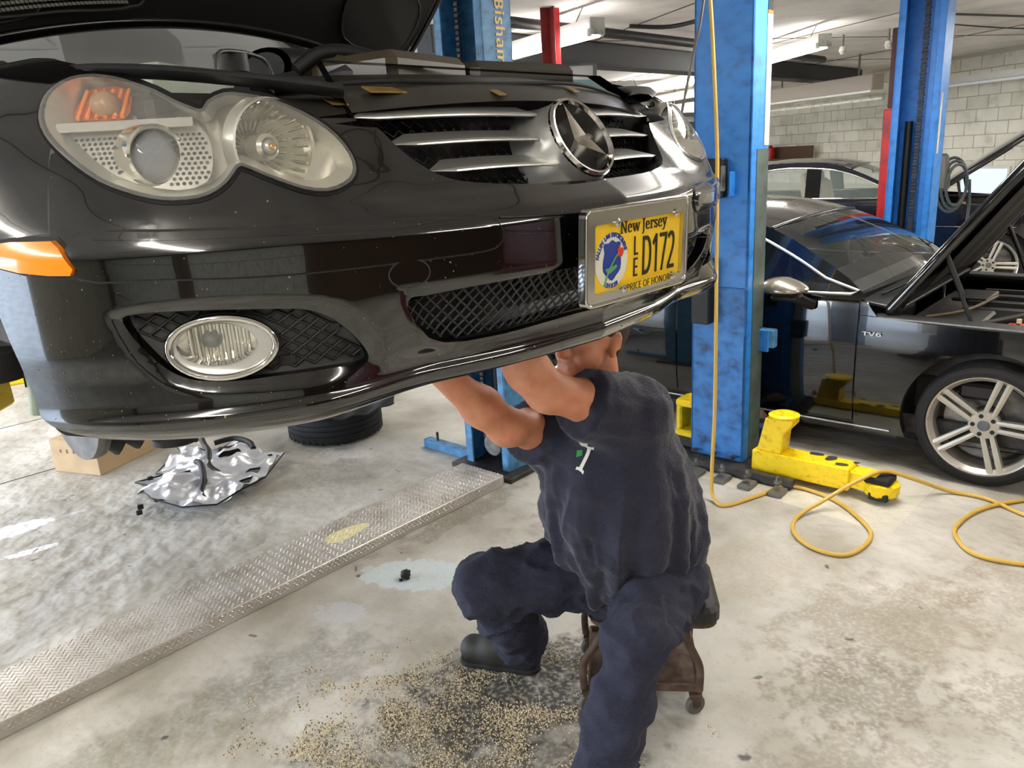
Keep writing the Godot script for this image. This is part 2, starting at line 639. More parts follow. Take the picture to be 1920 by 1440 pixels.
	M.lift_red = surf(mat(Color(1, 1, 1), 0.4), noise_tex([[0.0, Color(0.42, 0.05, 0.06)], [0.5, Color(0.70, 0.06, 0.09)], [1.0, Color(0.74, 0.10, 0.12)]], 0.02, 256, 4, 27), 1.0)
	M.red_worn = surf(mat(Color(1, 1, 1), 0.6), noise_tex([[0.0, Color(0.30, 0.16, 0.13)], [0.4, Color(0.48, 0.10, 0.09)], [1.0, Color(0.56, 0.13, 0.11)]], 0.02, 256, 4, 29), 1.0)
	M.yellow = surf(mat(Color(1, 1, 1), 0.4), noise_tex([[0.0, Color(0.40, 0.30, 0.06)], [0.17, Color(0.78, 0.62, 0.02)], [0.3, Color(0.92, 0.78, 0.03)], [1.0, Color(0.96, 0.84, 0.05)]], 0.03, 512, 5, 31), 1.5)
	M.iron = surf(mat(Color(1, 1, 1), 0.6, 0.2), noise_tex([[0.0, Color(0.10, 0.09, 0.08)], [0.6, Color(0.22, 0.21, 0.20)], [1.0, Color(0.34, 0.31, 0.28)]], 0.03, 256, 5, 33), 2.0)
	M.rust = surf(mat(Color(1, 1, 1), 0.7, 0.1), noise_tex([[0.0, Color(0.14, 0.09, 0.06)], [0.5, Color(0.27, 0.20, 0.15)], [1.0, Color(0.38, 0.32, 0.27)]], 0.03, 256, 5, 35), 2.0)
	M.plate_steel = surf(mat(Color(1, 1, 1), 0.42, 0.4), noise_tex([[0.0, Color(0.58, 0.55, 0.50)], [0.5, Color(0.70, 0.685, 0.66)], [1.0, Color(0.77, 0.76, 0.75)]], 0.012, 512, 5, 37), 0.6)
	M.hose = mat(Color(0.76, 0.62, 0.27), 0.42)
	M.cardboard = surf(mat(Color(1, 1, 1), 0.8), noise_tex([[0.0, Color(0.64, 0.54, 0.41)], [1.0, Color(0.74, 0.64, 0.50)]], 0.02, 256, 4, 39), 1.0)
	M.skin = surf(mat(Color(1, 1, 1), 0.5), noise_tex([[0.0, Color(0.74, 0.45, 0.33)], [0.5, Color(0.81, 0.55, 0.42)], [1.0, Color(0.85, 0.61, 0.48)]], 0.02, 256, 3, 61), 3.0)
	M.skin.subsurf_scatter_enabled = true
	M.skin.subsurf_scatter_strength = 0.12
	M.hair = mat(Color(0.22, 0.15, 0.10), 0.6)
	var cloth := grain_normal(0.25, 6.0, 256, 5)
	M.shirt = bumpy(surf(mat(Color(1, 1, 1), 0.9), noise_tex([[0.0, Color(0.075, 0.080, 0.150)], [1.0, Color(0.110, 0.115, 0.195)]], 0.05, 256, 4, 41), 3.0), cloth, 0.4)
	M.trousers = bumpy(surf(mat(Color(1, 1, 1), 0.9), noise_tex([[0.0, Color(0.080, 0.090, 0.155)], [1.0, Color(0.130, 0.142, 0.225)]], 0.05, 256, 4, 43), 3.0), cloth, 0.5)
	M.shirt.rim_enabled = true
	M.shirt.rim = 0.3
	M.boot = mat(Color(0.12, 0.12, 0.11), 0.65)
	M.sole = mat(Color(0.05, 0.05, 0.05), 0.8)
	M.lace = mat(Color(0.60, 0.42, 0.10), 0.7)
	M.print_white = mat(Color(0.80, 0.80, 0.76), 0.7)
	M.print_green = mat(Color(0.05, 0.50, 0.22), 0.7)
	M.foil = mat(Color(0.86, 0.87, 0.90), 0.38, 0.6)
	M.granule = mat(Color(0.84, 0.81, 0.72), 0.9)
	M.granule.vertex_color_use_as_albedo = true
	M.leather = mat(Color(0.05, 0.055, 0.055), 0.4)
	M.beige = mat(Color(0.62, 0.56, 0.47), 0.7)
	M.grey_box = mat(Color(0.33, 0.34, 0.36), 0.6)
	M.tool_red = mat(Color(0.42, 0.03, 0.03), 0.3, 0.0, 0.5)
	M.brick_brown = mat(Color(0.34, 0.26, 0.19), 0.8)
	# concrete floor: broad tones, then painted stains over the part that shows close up
	M.floor = mat(Color(1, 1, 1), 0.62)
	surf(M.floor, noise_tex([[0.0, Color(0.56, 0.54, 0.50)], [0.32, Color(0.645, 0.63, 0.59)], [0.5, Color(0.68, 0.668, 0.635)], [0.72, Color(0.72, 0.708, 0.678)], [1.0, Color(0.77, 0.758, 0.73)]], 0.006, 1024, 7, 51), 0.28)
	bumpy(M.floor, grain_normal(0.05, 5.0, 512, 8), 0.35)
	M.floor_near = M.floor.duplicate()

# ---------------------------------------------------------------- the building
func room() -> void:
	# floor in two slabs: the near one carries the stains
	var nb := MB.new()
	var a := Vector3(-3.4, 0, -4.9)
	var s := Vector2(6.2, 3.9)
	var quad := [a, a + Vector3(s.x, 0, 0), a + Vector3(s.x, 0, s.y), a + Vector3(0, 0, s.y)]
	nb.tri(quad[0], quad[1], quad[2], UP, UP, UP, Vector2(0, 0), Vector2(1, 0), Vector2(1, 1))
	nb.tri(quad[0], quad[2], quad[3], UP, UP, UP, Vector2(0, 0), Vector2(1, 1), Vector2(0, 1))
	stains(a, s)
	var near := struct("floor", nb, M.floor_near)
	var m := ArrayMesh.new()
	var arr := near.mesh.surface_get_arrays(0)
	arr[Mesh.ARRAY_TEX_UV2] = arr[Mesh.ARRAY_TEX_UV]
	m.add_surface_from_arrays(Mesh.PRIMITIVE_TRIANGLES, arr)
	near.mesh = m
	near.set_meta("label", "stained grey concrete floor around the mechanic")
	var fb := MB.new()
	for r in [Rect2(-30, -40, 60, 35.1), Rect2(-30, -1.0, 60, 16), Rect2(-30, -4.9, 26.6, 3.9), Rect2(2.8, -4.9, 27.2, 3.9)]:
		fb.quad(Vector3(r.position.x, 0, r.position.y), Vector3(r.end.x, 0, r.position.y), Vector3(r.end.x, 0, r.end.y), Vector3(r.position.x, 0, r.end.y), UP)
	fb.box(Vector3(60, 0.2, 55), at(0, -0.11, -12.5))
	var far := struct("floor", fb, M.floor)
	far.set_meta("label", "grey concrete shop floor")
	# saw joints in the slab
	for j in [[Vector3(-3.079, 0, -4.334), 0.7], [Vector3(-3.759, 0, -5.439), 1.2]]:
		var d := Vector3(0.70, 0, -0.714) * 1.0
		var o: Vector3 = j[0]
		struct("trim_1", MB.new().bar(o - d * 0.4 + UP * 0.0008, o + d * j[1] * 1.2 + UP * 0.0008, 0.012, 0.0012), M.dark)
	# ceiling with panel seams
	struct("ceiling", MB.new().box(Vector3(20, 0.2, 28), rframe(2.5, CEIL + 0.1, -8.0)), M.ceiling)
	for i in 9:
		struct("trim_2", MB.new().box(Vector3(19.5, 0.006, 0.012), rframe(2.5, CEIL - 0.003, -18.0 + i * 2.4)), M.brick_brown)
	for i in 6:
		struct("trim_3", MB.new().box(Vector3(0.012, 0.006, 25.0), rframe(-4.0 + i * 2.6, CEIL - 0.003, -8.0)), M.brick_brown)
	# right wall: painted blocks, built one by one where the photograph shows them
	var wall := struct("wall_right", MB.new().box(Vector3(0.2, CEIL, 28), rframe(11.42, CEIL * 0.5, -8.0)), M.cream_joint)
	var blk := MB.new().box(Vector3(0.03, 0.193, 0.392), Transform3D.IDENTITY, 0.004).mesh()
	for row in 14:
		var y := 0.1 + row * 0.2
		for k in 30:
			var b := -20.6 + k * 0.4 + (0.2 if row % 2 == 1 else 0.0)
			if row < 4 and k < 24: continue
			var mm: Material = [M.cream, M.cream2, M.cream, M.cream3][rng.randi() % 4]
			var o := part("block", blk, mm, wall, rframe(11.315 + rng.randf_range(-0.002, 0.002), y, b))
	# pilaster on that wall
	for row in 14:
		part("pilaster_block", MB.new().box(Vector3(0.3, 0.193, 0.55), rframe(11.2, 0.1 + row * 0.2, -16.9), 0.004), M.cream2, wall)
	# far wall, left wall with two open bay doors, wall behind the viewer
	struct("wall_back", MB.new().box(Vector3(20, CEIL, 0.2), rframe(2.5, CEIL * 0.5, -21.0)), M.cream3)
	var lw := MB.new()
	for seg in [[-21.0, -15.0], [-10.4, -9.8], [-5.2, -4.6], [0.0, 5.2]]:
		lw.box(Vector3(0.25, CEIL, seg[1] - seg[0]), rframe(-7.0, CEIL * 0.5, (seg[0] + seg[1]) * 0.5))
	lw.box(Vector3(0.25, 0.3, 27), rframe(-7.0, CEIL - 0.15, -7.5))
	struct("wall_left", lw, M.cream3)
	var fw := MB.new()
	fw.box(Vector3(20, CEIL, 0.2), rframe(2.5, CEIL * 0.5, 5.0))
	struct("wall_front", fw, M.brick_brown)
	# closed sectional bay doors behind the viewer
	for k in 2:
		var dr := struct("door_%d" % (k + 1), MB.new().box(Vector3(3.6, 2.5, 0.05), rframe(-4.6 + k * 4.2, 1.25, 4.86)), M.grey_box)
		for j in 5:
			part("door_panel", MB.new().box(Vector3(3.58, 0.485, 0.03), rframe(-4.6 + k * 4.2, 0.25 + j * 0.5, 4.83), 0.008), M.white_worn, dr)

func stains(a: Vector3, s: Vector2) -> void:
	var W := 2048
	var H := int(W * s.y / s.x)
	var img := Image.create(W, H, false, Image.FORMAT_RGBA8)
	img.fill(Color(0.5, 0.5, 0.5, 0.0))
	var nz := FastNoiseLite.new()
	nz.frequency = 1.0
	nz.fractal_octaves = 4
	nz.seed = 77
	# [x, z, reach x, reach z, turn, colour, opacity, raggedness, grain]
	var list := [
		# lighter pad of newer concrete round the second lift post
		# pale patches
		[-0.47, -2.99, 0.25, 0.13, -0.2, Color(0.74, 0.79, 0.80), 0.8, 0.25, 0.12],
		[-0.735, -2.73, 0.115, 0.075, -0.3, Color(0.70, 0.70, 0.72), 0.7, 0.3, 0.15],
		[-2.62, -3.67, 0.20, 0.085, 0.7, Color(0.93, 0.94, 0.95), 1.0, 0.25, 0.05],  # this and the next two: bright reflection in puddles painted into the colour
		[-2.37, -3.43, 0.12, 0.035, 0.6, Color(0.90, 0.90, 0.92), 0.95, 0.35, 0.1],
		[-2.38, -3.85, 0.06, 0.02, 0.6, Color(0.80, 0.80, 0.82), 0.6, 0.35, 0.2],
		# oil and dirt
		[-0.10, -2.15, 0.42, 0.30, 0.1, Color(0.13, 0.125, 0.12), 0.85, 0.7, 0.9],
		[0.10, -2.35, 0.25, 0.16, 0.3, Color(0.16, 0.15, 0.14), 0.75, 0.6, 0.8],
		[0.02, -1.80, 0.35, 0.20, 0.2, Color(0.22, 0.20, 0.18), 0.6, 0.7, 0.8],
		[-0.45, -1.85, 0.35, 0.25, 0.2, Color(0.30, 0.28, 0.25), 0.5, 0.8, 0.9],
		[-0.85, -2.35, 0.40, 0.22, 0.6, Color(0.44, 0.42, 0.40), 0.5, 0.6, 0.5],
		[-1.25, -2.0, 0.6, 0.18, 0.75, Color(0.40, 0.39, 0.33), 0.45, 0.7, 0.5],
		[-1.9, -2.95, 0.55, 0.28, 0.5, Color(0.50, 0.49, 0.47), 0.22, 0.8, 0.4],
		[-2.2, -3.15, 0.45, 0.2, 0.3, Color(0.50, 0.47, 0.43), 0.22, 0.9, 0.4],
		[-1.2, -4.2, 0.6, 0.25, 0.2, Color(0.42, 0.40, 0.38), 0.35, 0.7, 0.5],
		[0.25, -3.45, 0.35, 0.2, 0.8, Color(0.40, 0.38, 0.34), 0.4, 0.8, 0.6],
		[-0.30, -3.55, 0.55, 0.12, 0.85, Color(0.38, 0.35, 0.29), 0.5, 0.7, 0.6],
		[1.3, -2.45, 0.5, 0.3, 0.4, Color(0.46, 0.40, 0.31), 0.45, 0.9, 0.7],
		[1.05, -2.1, 0.30, 0.22, 0.2, Color(0.36, 0.30, 0.23), 0.45, 0.9, 0.8],
		[1.55, -2.0, 0.28, 0.2, 0.2, Color(0.38, 0.31, 0.23), 0.4, 0.9, 0.8],
		[0.85, -1.75, 0.4, 0.2, 0.2, Color(0.42, 0.36, 0.27), 0.35, 0.9, 0.8],
		[1.0, -2.9, 0.5, 0.3, 0.2, Color(0.60, 0.56, 0.48), 0.4, 0.9, 0.6],
		[2.0, -2.6, 0.5, 0.3, 0.2, Color(0.44, 0.38, 0.30), 0.35, 0.9, 0.7],
		[1.35, -3.75, 0.35, 0.2, -0.7, Color(0.70, 0.66, 0.56), 0.5, 0.7, 0.5],
	]
	for i in 46:
		list.append([rng.randf_range(-2.9, 2.3), rng.randf_range(-4.6, -1.6), rng.randf_range(0.006, 0.03), rng.randf_range(0.004, 0.018), rng.randf() * 3.0, Color(0.10, 0.09, 0.08), 0.75, 0.6, 0.3])
	# new concrete pad with a straight edge
	var pad := poly([0.86, -3.95, 1.63, -3.09, 2.15, -3.62, 1.40, -4.55])
	var x0 := int((0.80 - a.x) / s.x * W)
	for px in range(x0, mini(W, int((2.2 - a.x) / s.x * W))):
		for py in range(maxi(0, int((-4.6 - a.z) / s.y * H)), mini(H, int((-3.05 - a.z) / s.y * H))):
			var p := Vector2(a.x + s.x * px / W, a.z + s.y * py / H)
			if Geometry2D.is_point_in_polygon(p, pad):
				var q := nz.get_noise_2d(p.x * 5.0, p.y * 5.0)
				img.set_pixel(px, py, Color(0.75 + q * 0.06, 0.735 + q * 0.06, 0.685 + q * 0.06, 0.75))
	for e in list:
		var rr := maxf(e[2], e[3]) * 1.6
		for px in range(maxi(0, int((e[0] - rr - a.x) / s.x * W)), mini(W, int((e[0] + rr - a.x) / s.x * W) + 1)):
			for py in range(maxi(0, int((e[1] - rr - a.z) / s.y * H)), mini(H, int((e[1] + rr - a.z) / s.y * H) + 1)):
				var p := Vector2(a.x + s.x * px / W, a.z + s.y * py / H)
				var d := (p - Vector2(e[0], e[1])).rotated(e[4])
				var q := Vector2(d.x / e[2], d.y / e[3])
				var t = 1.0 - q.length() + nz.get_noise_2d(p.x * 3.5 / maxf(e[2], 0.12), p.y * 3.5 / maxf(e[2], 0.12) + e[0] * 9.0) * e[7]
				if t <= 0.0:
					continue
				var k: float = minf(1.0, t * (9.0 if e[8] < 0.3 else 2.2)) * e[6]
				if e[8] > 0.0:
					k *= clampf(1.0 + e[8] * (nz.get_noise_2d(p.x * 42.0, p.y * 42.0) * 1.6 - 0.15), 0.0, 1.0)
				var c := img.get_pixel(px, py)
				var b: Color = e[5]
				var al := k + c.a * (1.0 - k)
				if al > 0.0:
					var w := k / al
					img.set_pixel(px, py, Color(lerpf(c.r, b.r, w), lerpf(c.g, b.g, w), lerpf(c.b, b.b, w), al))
	# grit and pits of the concrete
	for i in 70000:
		var px := rng.randi() % W
		var py := rng.randi() % H
		var c := img.get_pixel(px, py)
		var tone := Color(0.20, 0.18, 0.15) if rng.randf() < 0.6 else Color(0.84, 0.81, 0.74)
		var k := rng.randf_range(0.12, 0.5)
		var al := k + c.a * (1.0 - k)
		img.set_pixel(px, py, Color(lerpf(c.r, tone.r, k / al), lerpf(c.g, tone.g, k / al), lerpf(c.b, tone.b, k / al), al))
		if i % 5 == 0 and px + 1 < W:
			img.set_pixel(px + 1, py, Color(tone.r, tone.g, tone.b, maxf(c.a, k)) if c.a < 0.3 else c)
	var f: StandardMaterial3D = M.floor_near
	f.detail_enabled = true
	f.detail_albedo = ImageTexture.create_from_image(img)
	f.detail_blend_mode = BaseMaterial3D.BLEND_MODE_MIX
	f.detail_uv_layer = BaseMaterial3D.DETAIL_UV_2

# ---------------------------------------------------------------- fluorescent lamps
func lamp(p0: Vector3, p1: Vector3, lit: bool, label: String, energy := 5.5) -> void:
	var mid := (p0 + p1) * 0.5
	var d := p1 - p0
	var l := d.length()
	var o := thing("fluorescent_lamp", label, "ceiling lamp", mid, atan2(d.x, d.z))
	var prof := poly([-0.045, -0.02, -0.05, 0.0, -0.05, 0.075, 0.05, 0.075, 0.05, 0.0, 0.045, -0.02])
	part("housing", MB.new().prism(prof, -l * 0.5, l * 0.5), M.white, o)
	for e in [-1, 1]:
		part("end_cap", MB.new().box(Vector3(0.15, 0.13, 0.012), at(0, 0.01, e * (l * 0.5 + 0.004)), 0.004), M.white_worn, o)
		var wire := MB.new().tube([Vector3(0, 0.05, e * l * 0.36), Vector3(0.03 * e, CEIL - mid.y, e * l * 0.40)], 0.004, 5)
		part("hanger", wire, M.pipe, o)
	var tube_mat := mat(Color(0.95, 0.96, 0.97), 0.3)
	if lit:
		tube_mat.emission_enabled = true
		tube_mat.emission = Color(1.0, 0.985, 0.95)
		tube_mat.emission_energy_multiplier = 26.0
	for s in [-0.06, 0.06]:
		part("tube", MB.new().tube([Vector3(s, -0.045, -l * 0.48), Vector3(s, -0.045, l * 0.48)], 0.019, 10), tube_mat, o)
		for e in [-1, 1]:
			part("lamp_holder", MB.new().box(Vector3(0.035, 0.06, 0.03), at(s, -0.035, e * l * 0.488), 0.004), M.white, o)
	if lit:
		var a := AreaLight3D.new()
		a.name = "tube_light"
		a.area_size = Vector2(0.14, l * 0.95)
		a.light_energy = energy
		a.light_color = Color(1.0, 0.97, 0.92)
		a.shadow_enabled = true
		a.set("area_range", 40.0)
		o.add_child(a)
		a.rotation_degrees = Vector3(-90, 0, 0)
		a.position = Vector3(0, -0.085, 0)

func lamps() -> void:
	lamp(Vector3(-0.30, 2.66, -8.9), Vector3(0.86, 2.66, -6.85), true, "lit fluorescent lamp hanging behind the worn red column")
	lamp(Vector3(3.20, 2.66, -11.2), Vector3(3.46, 2.66, -8.72), true, "lit fluorescent lamp on thin wires between the two blue lift posts")
	lamp(Vector3(2.35, 2.66, -14.6), Vector3(3.10, 2.66, -12.1), true, "lit fluorescent lamp beyond the hanging air hose, first of the far pair")
	lamp(Vector3(3.1, 2.66, -18.2), Vector3(3.9, 2.66, -15.6), true, "lit fluorescent lamp beyond the hanging air hose, second of the far pair")
	lamp(Vector3(7.15, 2.42, -13.5), Vector3(7.85, 2.42, -11.3), false, "unlit white fluorescent lamp hanging by the painted block wall")
	# further lamps of the same rows, above and behind the viewer, mirrored in the paint; last four added out of view to brighten floor and wall
	var k := 0
	for q in [[Vector3(1.6, 2.70, -3.9), "over the stool"], [Vector3(4.7, 2.70, -4.3), "over the black coupe"], [Vector3(3.6, 2.70, 0.4), "over the red tool chest"], [Vector3(-0.6, 2.70, 1.5), "behind the raised car's nose"], [Vector3(-3.4, 2.70, 0.3), "by the open bay doors"], [Vector3(-3.3, 2.70, -2.9), "over the checker plate bridge"], [Vector3(-4.9, 2.70, -6.3), "added out of view over the cabinet with the yellow base"], [Vector3(6.9, 2.70, -7.6), "added out of view over the sedan's nose"], [Vector3(9.3, 2.70, -10.2), "added out of view near the corner of the block wall"]]:
		var c: Vector3 = q[0]
		lamp(c - EZ * 1.2, c + EZ * 1.2, true, "lit fluorescent lamp " + q[1])
		k += 1

# ---------------------------------------------------------------- things lying on the floor
func tread(parent: Node, called: String, o: Vector3, ax: Vector3, az: Vector3, la: float, lz: float, n: Vector3, m: Material) -> void:
	# raised lozenges of checker plate
	var b := MB.new()
	var r := 0.0105
	var pk := Vector3(0, 0.0036, 0)
	for q in [[Vector3(-r, 0, 0), Vector3(0, 0, -r * 0.42)], [Vector3(0, 0, -r * 0.42), Vector3(r, 0, 0)], [Vector3(r, 0, 0), Vector3(0, 0, r * 0.42)], [Vector3(0, 0, r * 0.42), Vector3(-r, 0, 0)]]:
		b.flat(q[0], q[1], pk, UP + (q[0] + q[1]) * 20.0)
	var mm := MultiMesh.new()
	mm.transform_format = MultiMesh.TRANSFORM_3D
	mm.mesh = b.mesh()
	var px := 0.021
	var pz := 0.0125
	var ni := int(la / px)
	var nj := int(lz / pz)
	mm.instance_count = ni * nj
	for i in ni:
		for j in nj:
			var p := o + ax * ((i + 0.5 + (0.5 if j % 2 else 0.0)) * px) + az * ((j + 0.5) * pz)
			var bs := Basis(ax, n, ax.cross(n)).rotated(n, 0.6 if (i + j) % 2 else -0.6)
			mm.set_instance_transform(i * nj + j, Transform3D(bs, p))
	var mi := MultiMeshInstance3D.new()
	mi.name = called
	mi.multimesh = mm
	mi.material_override = m
	parent.add_child(mi, true)
	mi.set_meta("kind", "stuff")

func tyre(parent: Node, xf: Transform3D, R := 0.30, w := 0.20, bore := 0.62) -> void:
	# ring about the local y axis with grooved tread
	var prof := []
	for p in [[0.62, -0.42], [0.68, -0.5], [0.85, -0.5], [0.95, -0.44], [0.985, -0.36], [0.995, -0.20], [0.97, -0.19], [0.97, -0.15], [0.998, -0.14], [0.998, -0.02], [0.972, -0.01], [0.972, 0.03], [0.998, 0.04], [0.998, 0.15], [0.97, 0.16], [0.97, 0.20], [0.995, 0.21], [0.985, 0.36], [0.95, 0.44], [0.85, 0.5], [0.68, 0.5], [0.62, 0.42], [0.60, 0.3], [0.60, -0.3], [0.62, -0.42]]:
		prof.append(Vector2((p[0] if p[0] > 0.9 else lerpf(bore, 0.90, (p[0] - 0.60) / 0.30)) * R, p[1] * w))
	part("tread", MB.new().lathe(prof, Transform3D.IDENTITY, 40), M.rubber, parent, xf)
	var lug := MB.new()
	for i in 44:
		for s in [-1, 1]:
			var a := TAU * (i + (0.5 if s > 0 else 0.0)) / 44.0
			lug.box(Vector3(0.004, w * 0.2, 0.02), Transform3D(Basis(UP, -a), Vector3(cos(a) * R * 0.985, s * w * 0.34, sin(a) * R * 0.985)))
	if bore < 0.7:
		part("shoulder_lugs", lug, M.rubber, parent, xf)

func floor_clutter() -> void:
	# loose tyres
	var t := thing("loose_tyre", "black tyre lying flat on the floor under a black plastic liner", "tyre", Vector3(-1.19, 0.105, -4.93), 0.3, "")
	tyre(t, Transform3D.IDENTITY, 0.31, 0.20)
	t = thing("loose_tyre", "black tyre lying flat behind the cardboard box and the liner tyre", "tyre", Vector3(-1.80, 0.10, -5.45), 0.9, "")
	tyre(t, Transform3D.IDENTITY, 0.30, 0.19)
	# wheel-arch liner lying on the tyre
	var liner := func(a: float, b: float) -> Vector3:
		# a long arched sheet: flat over the tyre, kicked up at its free end
		var x := lerpf(-0.26, 0.27, a)
		var y := 0.012 + 0.09 * a * a * a + 0.05 * sin(b * PI) * (1.0 - a * 0.4) + 0.008 * sin(a * 21.0 + b * 3.0)
		return Vector3(x, y, lerpf(-0.20, 0.12, b) * (1.0 - 0.55 * a) + 0.06 * a - 0.05)
	var lb := MB.new().grid(24, 8, liner, Vector3(0, -1, 0))
	var lo := thing("wheel_arch_liner", "torn black plastic wheel arch liner lying across a tyre", "car part", Vector3(-1.00, 0.20, -4.62), 0.0)
	part("sheet", lb, M.black, lo)
	part("rolled_edge", MB.new().tube(range(0, 25).map(func(i): return liner.call(i / 24.0, 1.0)), 0.008, 6), M.black, lo)
	# cardboard box
	var bx := thing("cardboard_box", "tan cardboard box on the floor beyond the raised car", "box", Vector3(-2.571, 0, -4.696), -0.347)
	var cb := MB.new()
	part("carton", cb.box(Vector3(0.36, 0.205, 0.56), at(0, 0.1035, 0), 0.003), M.cardboard, bx)
	for s in [-1, 1]:
		part("flap", MB.new().box(Vector3(0.176, 0.004, 0.555), at(s * 0.0895, 0.2085, 0)), M.cardboard, bx)
	part("tape", MB.new().box(Vector3(0.05, 0.0012, 0.56), at(0, 0.2115, 0)), mat(Color(0.62, 0.50, 0.34), 0.3), bx)
	for k in 4:
		part("printed_mark", MB.new().box(Vector3(0.014, 0.02 + 0.006 * (k % 2), 0.0006), at(-0.10 + k * 0.052, 0.14, 0.2805)), mat(Color(0.42, 0.31, 0.19), 0.8), bx)
	# crumpled foil heat shield with black hoses
	var nz := FastNoiseLite.new()
	nz.frequency = 5.0
	nz.seed = 4
	nz.fractal_type = FastNoiseLite.FRACTAL_RIDGED
	nz.fractal_octaves = 2
	var foil := func(x: float, z: float, l: float) -> Vector3:
		var h := 0.045 + 0.04 * nz.get_noise_2d(x * 0.5, z * 0.5) + 0.05 * clampf(1.0 - absf(x * 0.9 + z * 0.4) * 5.0, 0.0, 1.0) + 0.006 * nz.get_noise_2d(x * 1.3 + 9.0, z * 1.3)
		return Vector3(x, maxf(h, 0.006) + l, z)
	var sh := thing("heat_shield", "crumpled silver foil heat shield with black hoses on the floor", "car part", Vector3(-1.78, 0, -4.20), 0.0)
	var out := poly([-0.28, 0.29, -0.20, 0.36, -0.13, 0.44, 0.03, 0.47, 0.16, 0.46, 0.20, 0.44, 0.28, 0.30, 0.34, 0.05, 0.375, -0.24, 0.33, -0.28, 0.26, -0.20, 0.18, -0.31, 0.03, -0.386, -0.04, -0.34, -0.10, -0.30, -0.24, -0.42, -0.33, -0.50, -0.385, -0.48, -0.30, -0.36, -0.33, -0.20, -0.31, -0.01, -0.22, 0.06, -0.36, 0.14, -0.24, 0.18])
	var slots := []
	for k in 3:
		slots.append(poly([0.215 + k * 0.018, 0.16 - k * 0.10, 0.275 + k * 0.016, 0.14 - k * 0.10, 0.285 + k * 0.016, 0.09 - k * 0.10, 0.225 + k * 0.018, 0.11 - k * 0.10]))
	slots.append(poly([-0.16, 0.10, -0.08, 0.05, -0.05, 0.12, -0.13, 0.16]))
	slots.append(poly([0.02, -0.12, 0.12, -0.20, 0.15, -0.16, 0.05, -0.07]))
	var r := Rect2(-0.42, -0.52, 0.84, 1.02)
	part("foil_sheet", MB.new().patch(foil, r, 44, 54, out, slots, 0.0, -1.0), M.foil, sh)
	part("sheet_edge", MB.new().wall(foil, out, 0.0, -0.010, false), M.black, sh)
	for s in slots:
		part("slot_edge", MB.new().wall(foil, s, 0.0, -0.012), M.black, sh)
	for q in [[[-0.23, 0.10, -0.44], [-0.17, 0.16, -0.36], [-0.08, 0.15, -0.20], [-0.02, 0.14, -0.10], [0.02, 0.10, 0.02], [0.10, 0.08, 0.10]], [[-0.06, 0.12, 0.00], [0.0, 0.13, 0.08], [0.06, 0.10, 0.22], [0.08, 0.06, 0.32], [0.10, 0.05, 0.36]], [[-0.06, 0.12, -0.30], [0.05, 0.13, -0.34], [0.16, 0.12, -0.28], [0.2, 0.10, -0.22]]]:
		var pp := []
		for p in q:
			pp.append(Vector3(p[0], p[1], p[2]))
		part("black_hose", MB.new().tube(spline(pp, 5), 0.017, 8), M.black, sh)
	for p in [[-0.20, 0.03, 0.46], [-0.22, 0.035, 0.40], [-0.33, 0.04, 0.02], [0.30, 0.05, -0.20]]:
		part("clip", MB.new().box(Vector3(0.03, 0.025, 0.022), at(p[0], p[1], p[2], 0.5), 0.004), M.black, sh)
	part("bracket", MB.new().box(Vector3(0.16, 0.05, 0.06), at(0.06, 0.09, -0.24, 0.4), 0.01), M.black, sh)
	part("bracket", MB.new().box(Vector3(0.10, 0.03, 0.05), at(-0.13, 0.05, 0.32, 0.5), 0.008), M.plastic, sh)
	# lump in the pale patch
	part_lump(Vector3(-0.50, 0.0, -2.96))
	# absorbent granules
	granules()
	# air hose: down the post, loops over the floor
	var path := [Vector3(0.99, CEIL - 0.02, -4.0), Vector3(1.007, 2.33, -3.882), Vector3(1.025, 1.95, -3.85), Vector3(1.037, 1.626, -3.833), Vector3(1.022, 1.2, -3.76), Vector3(1.000, 0.887, -3.67), Vector3(0.982, 0.45, -3.60), Vector3(0.962, 0.15, -3.56), Vector3(0.962, 0.03, -3.53)]
	for p in [[1.001, -3.455], [1.185, -3.54], [1.376, -3.63], [1.524, -3.461], [1.561, -3.197], [1.522, -3.047], [1.37, -2.923], [1.259, -2.983], [1.223, -3.136], [1.291, -3.288], [1.45, -3.37], [1.62, -3.41], [1.757, -3.435], [1.90, -3.44], [2.08, -3.46], [2.221, -3.363], [2.281, -3.183], [2.42, -2.95], [2.62, -2.9], [2.68, -3.1], [2.60, -3.32], [2.373, -3.324], [2.133, -3.259], [1.943, -3.12], [1.877, -3.003], [1.874, -2.862], [2.012, -2.767], [2.25, -2.72], [2.6, -2.68], [3.1, -2.3]]:
		path.append(Vector3(p[0], 0.010, p[1]))
	for e in [[19, 0.05], [20, 0.12], [21, 0.150], [22, 0.10], [23, 0.02]]:
		path[e[0]].y = e[1]
	var hs := thing("air_hose", "orange-yellow air hose hanging by the blue post and looping over the floor", "hose", Vector3.ZERO)
	part("hose", MB.new().tube(spline(path, 8), 0.0095, 8), M.hose, hs)
	# hanging grey cord
	var cd := thing("pull_cord", "grey cord hanging slack beside the blue lift post", "cord", Vector3.ZERO)
	part("cord", MB.new().tube(spline([Vector3(1.06, CEIL, -4.05), Vector3(0.991, 2.34, -3.938), Vector3(0.935, 2.09, -3.915), Vector3(0.880, 1.842, -3.897), Vector3(0.86, 1.70, -3.89), Vector3(0.87, 1.50, -3.88)], 5), 0.007, 6), M.conduit, cd)
	part("handle", MB.new().lathe([Vector2(0, -0.05), Vector2(0.012, -0.045), Vector2(0.014, 0.0), Vector2(0.008, 0.01), Vector2(0, 0.012)], at(0.87, 1.49, -3.88), 10), M.black, cd)

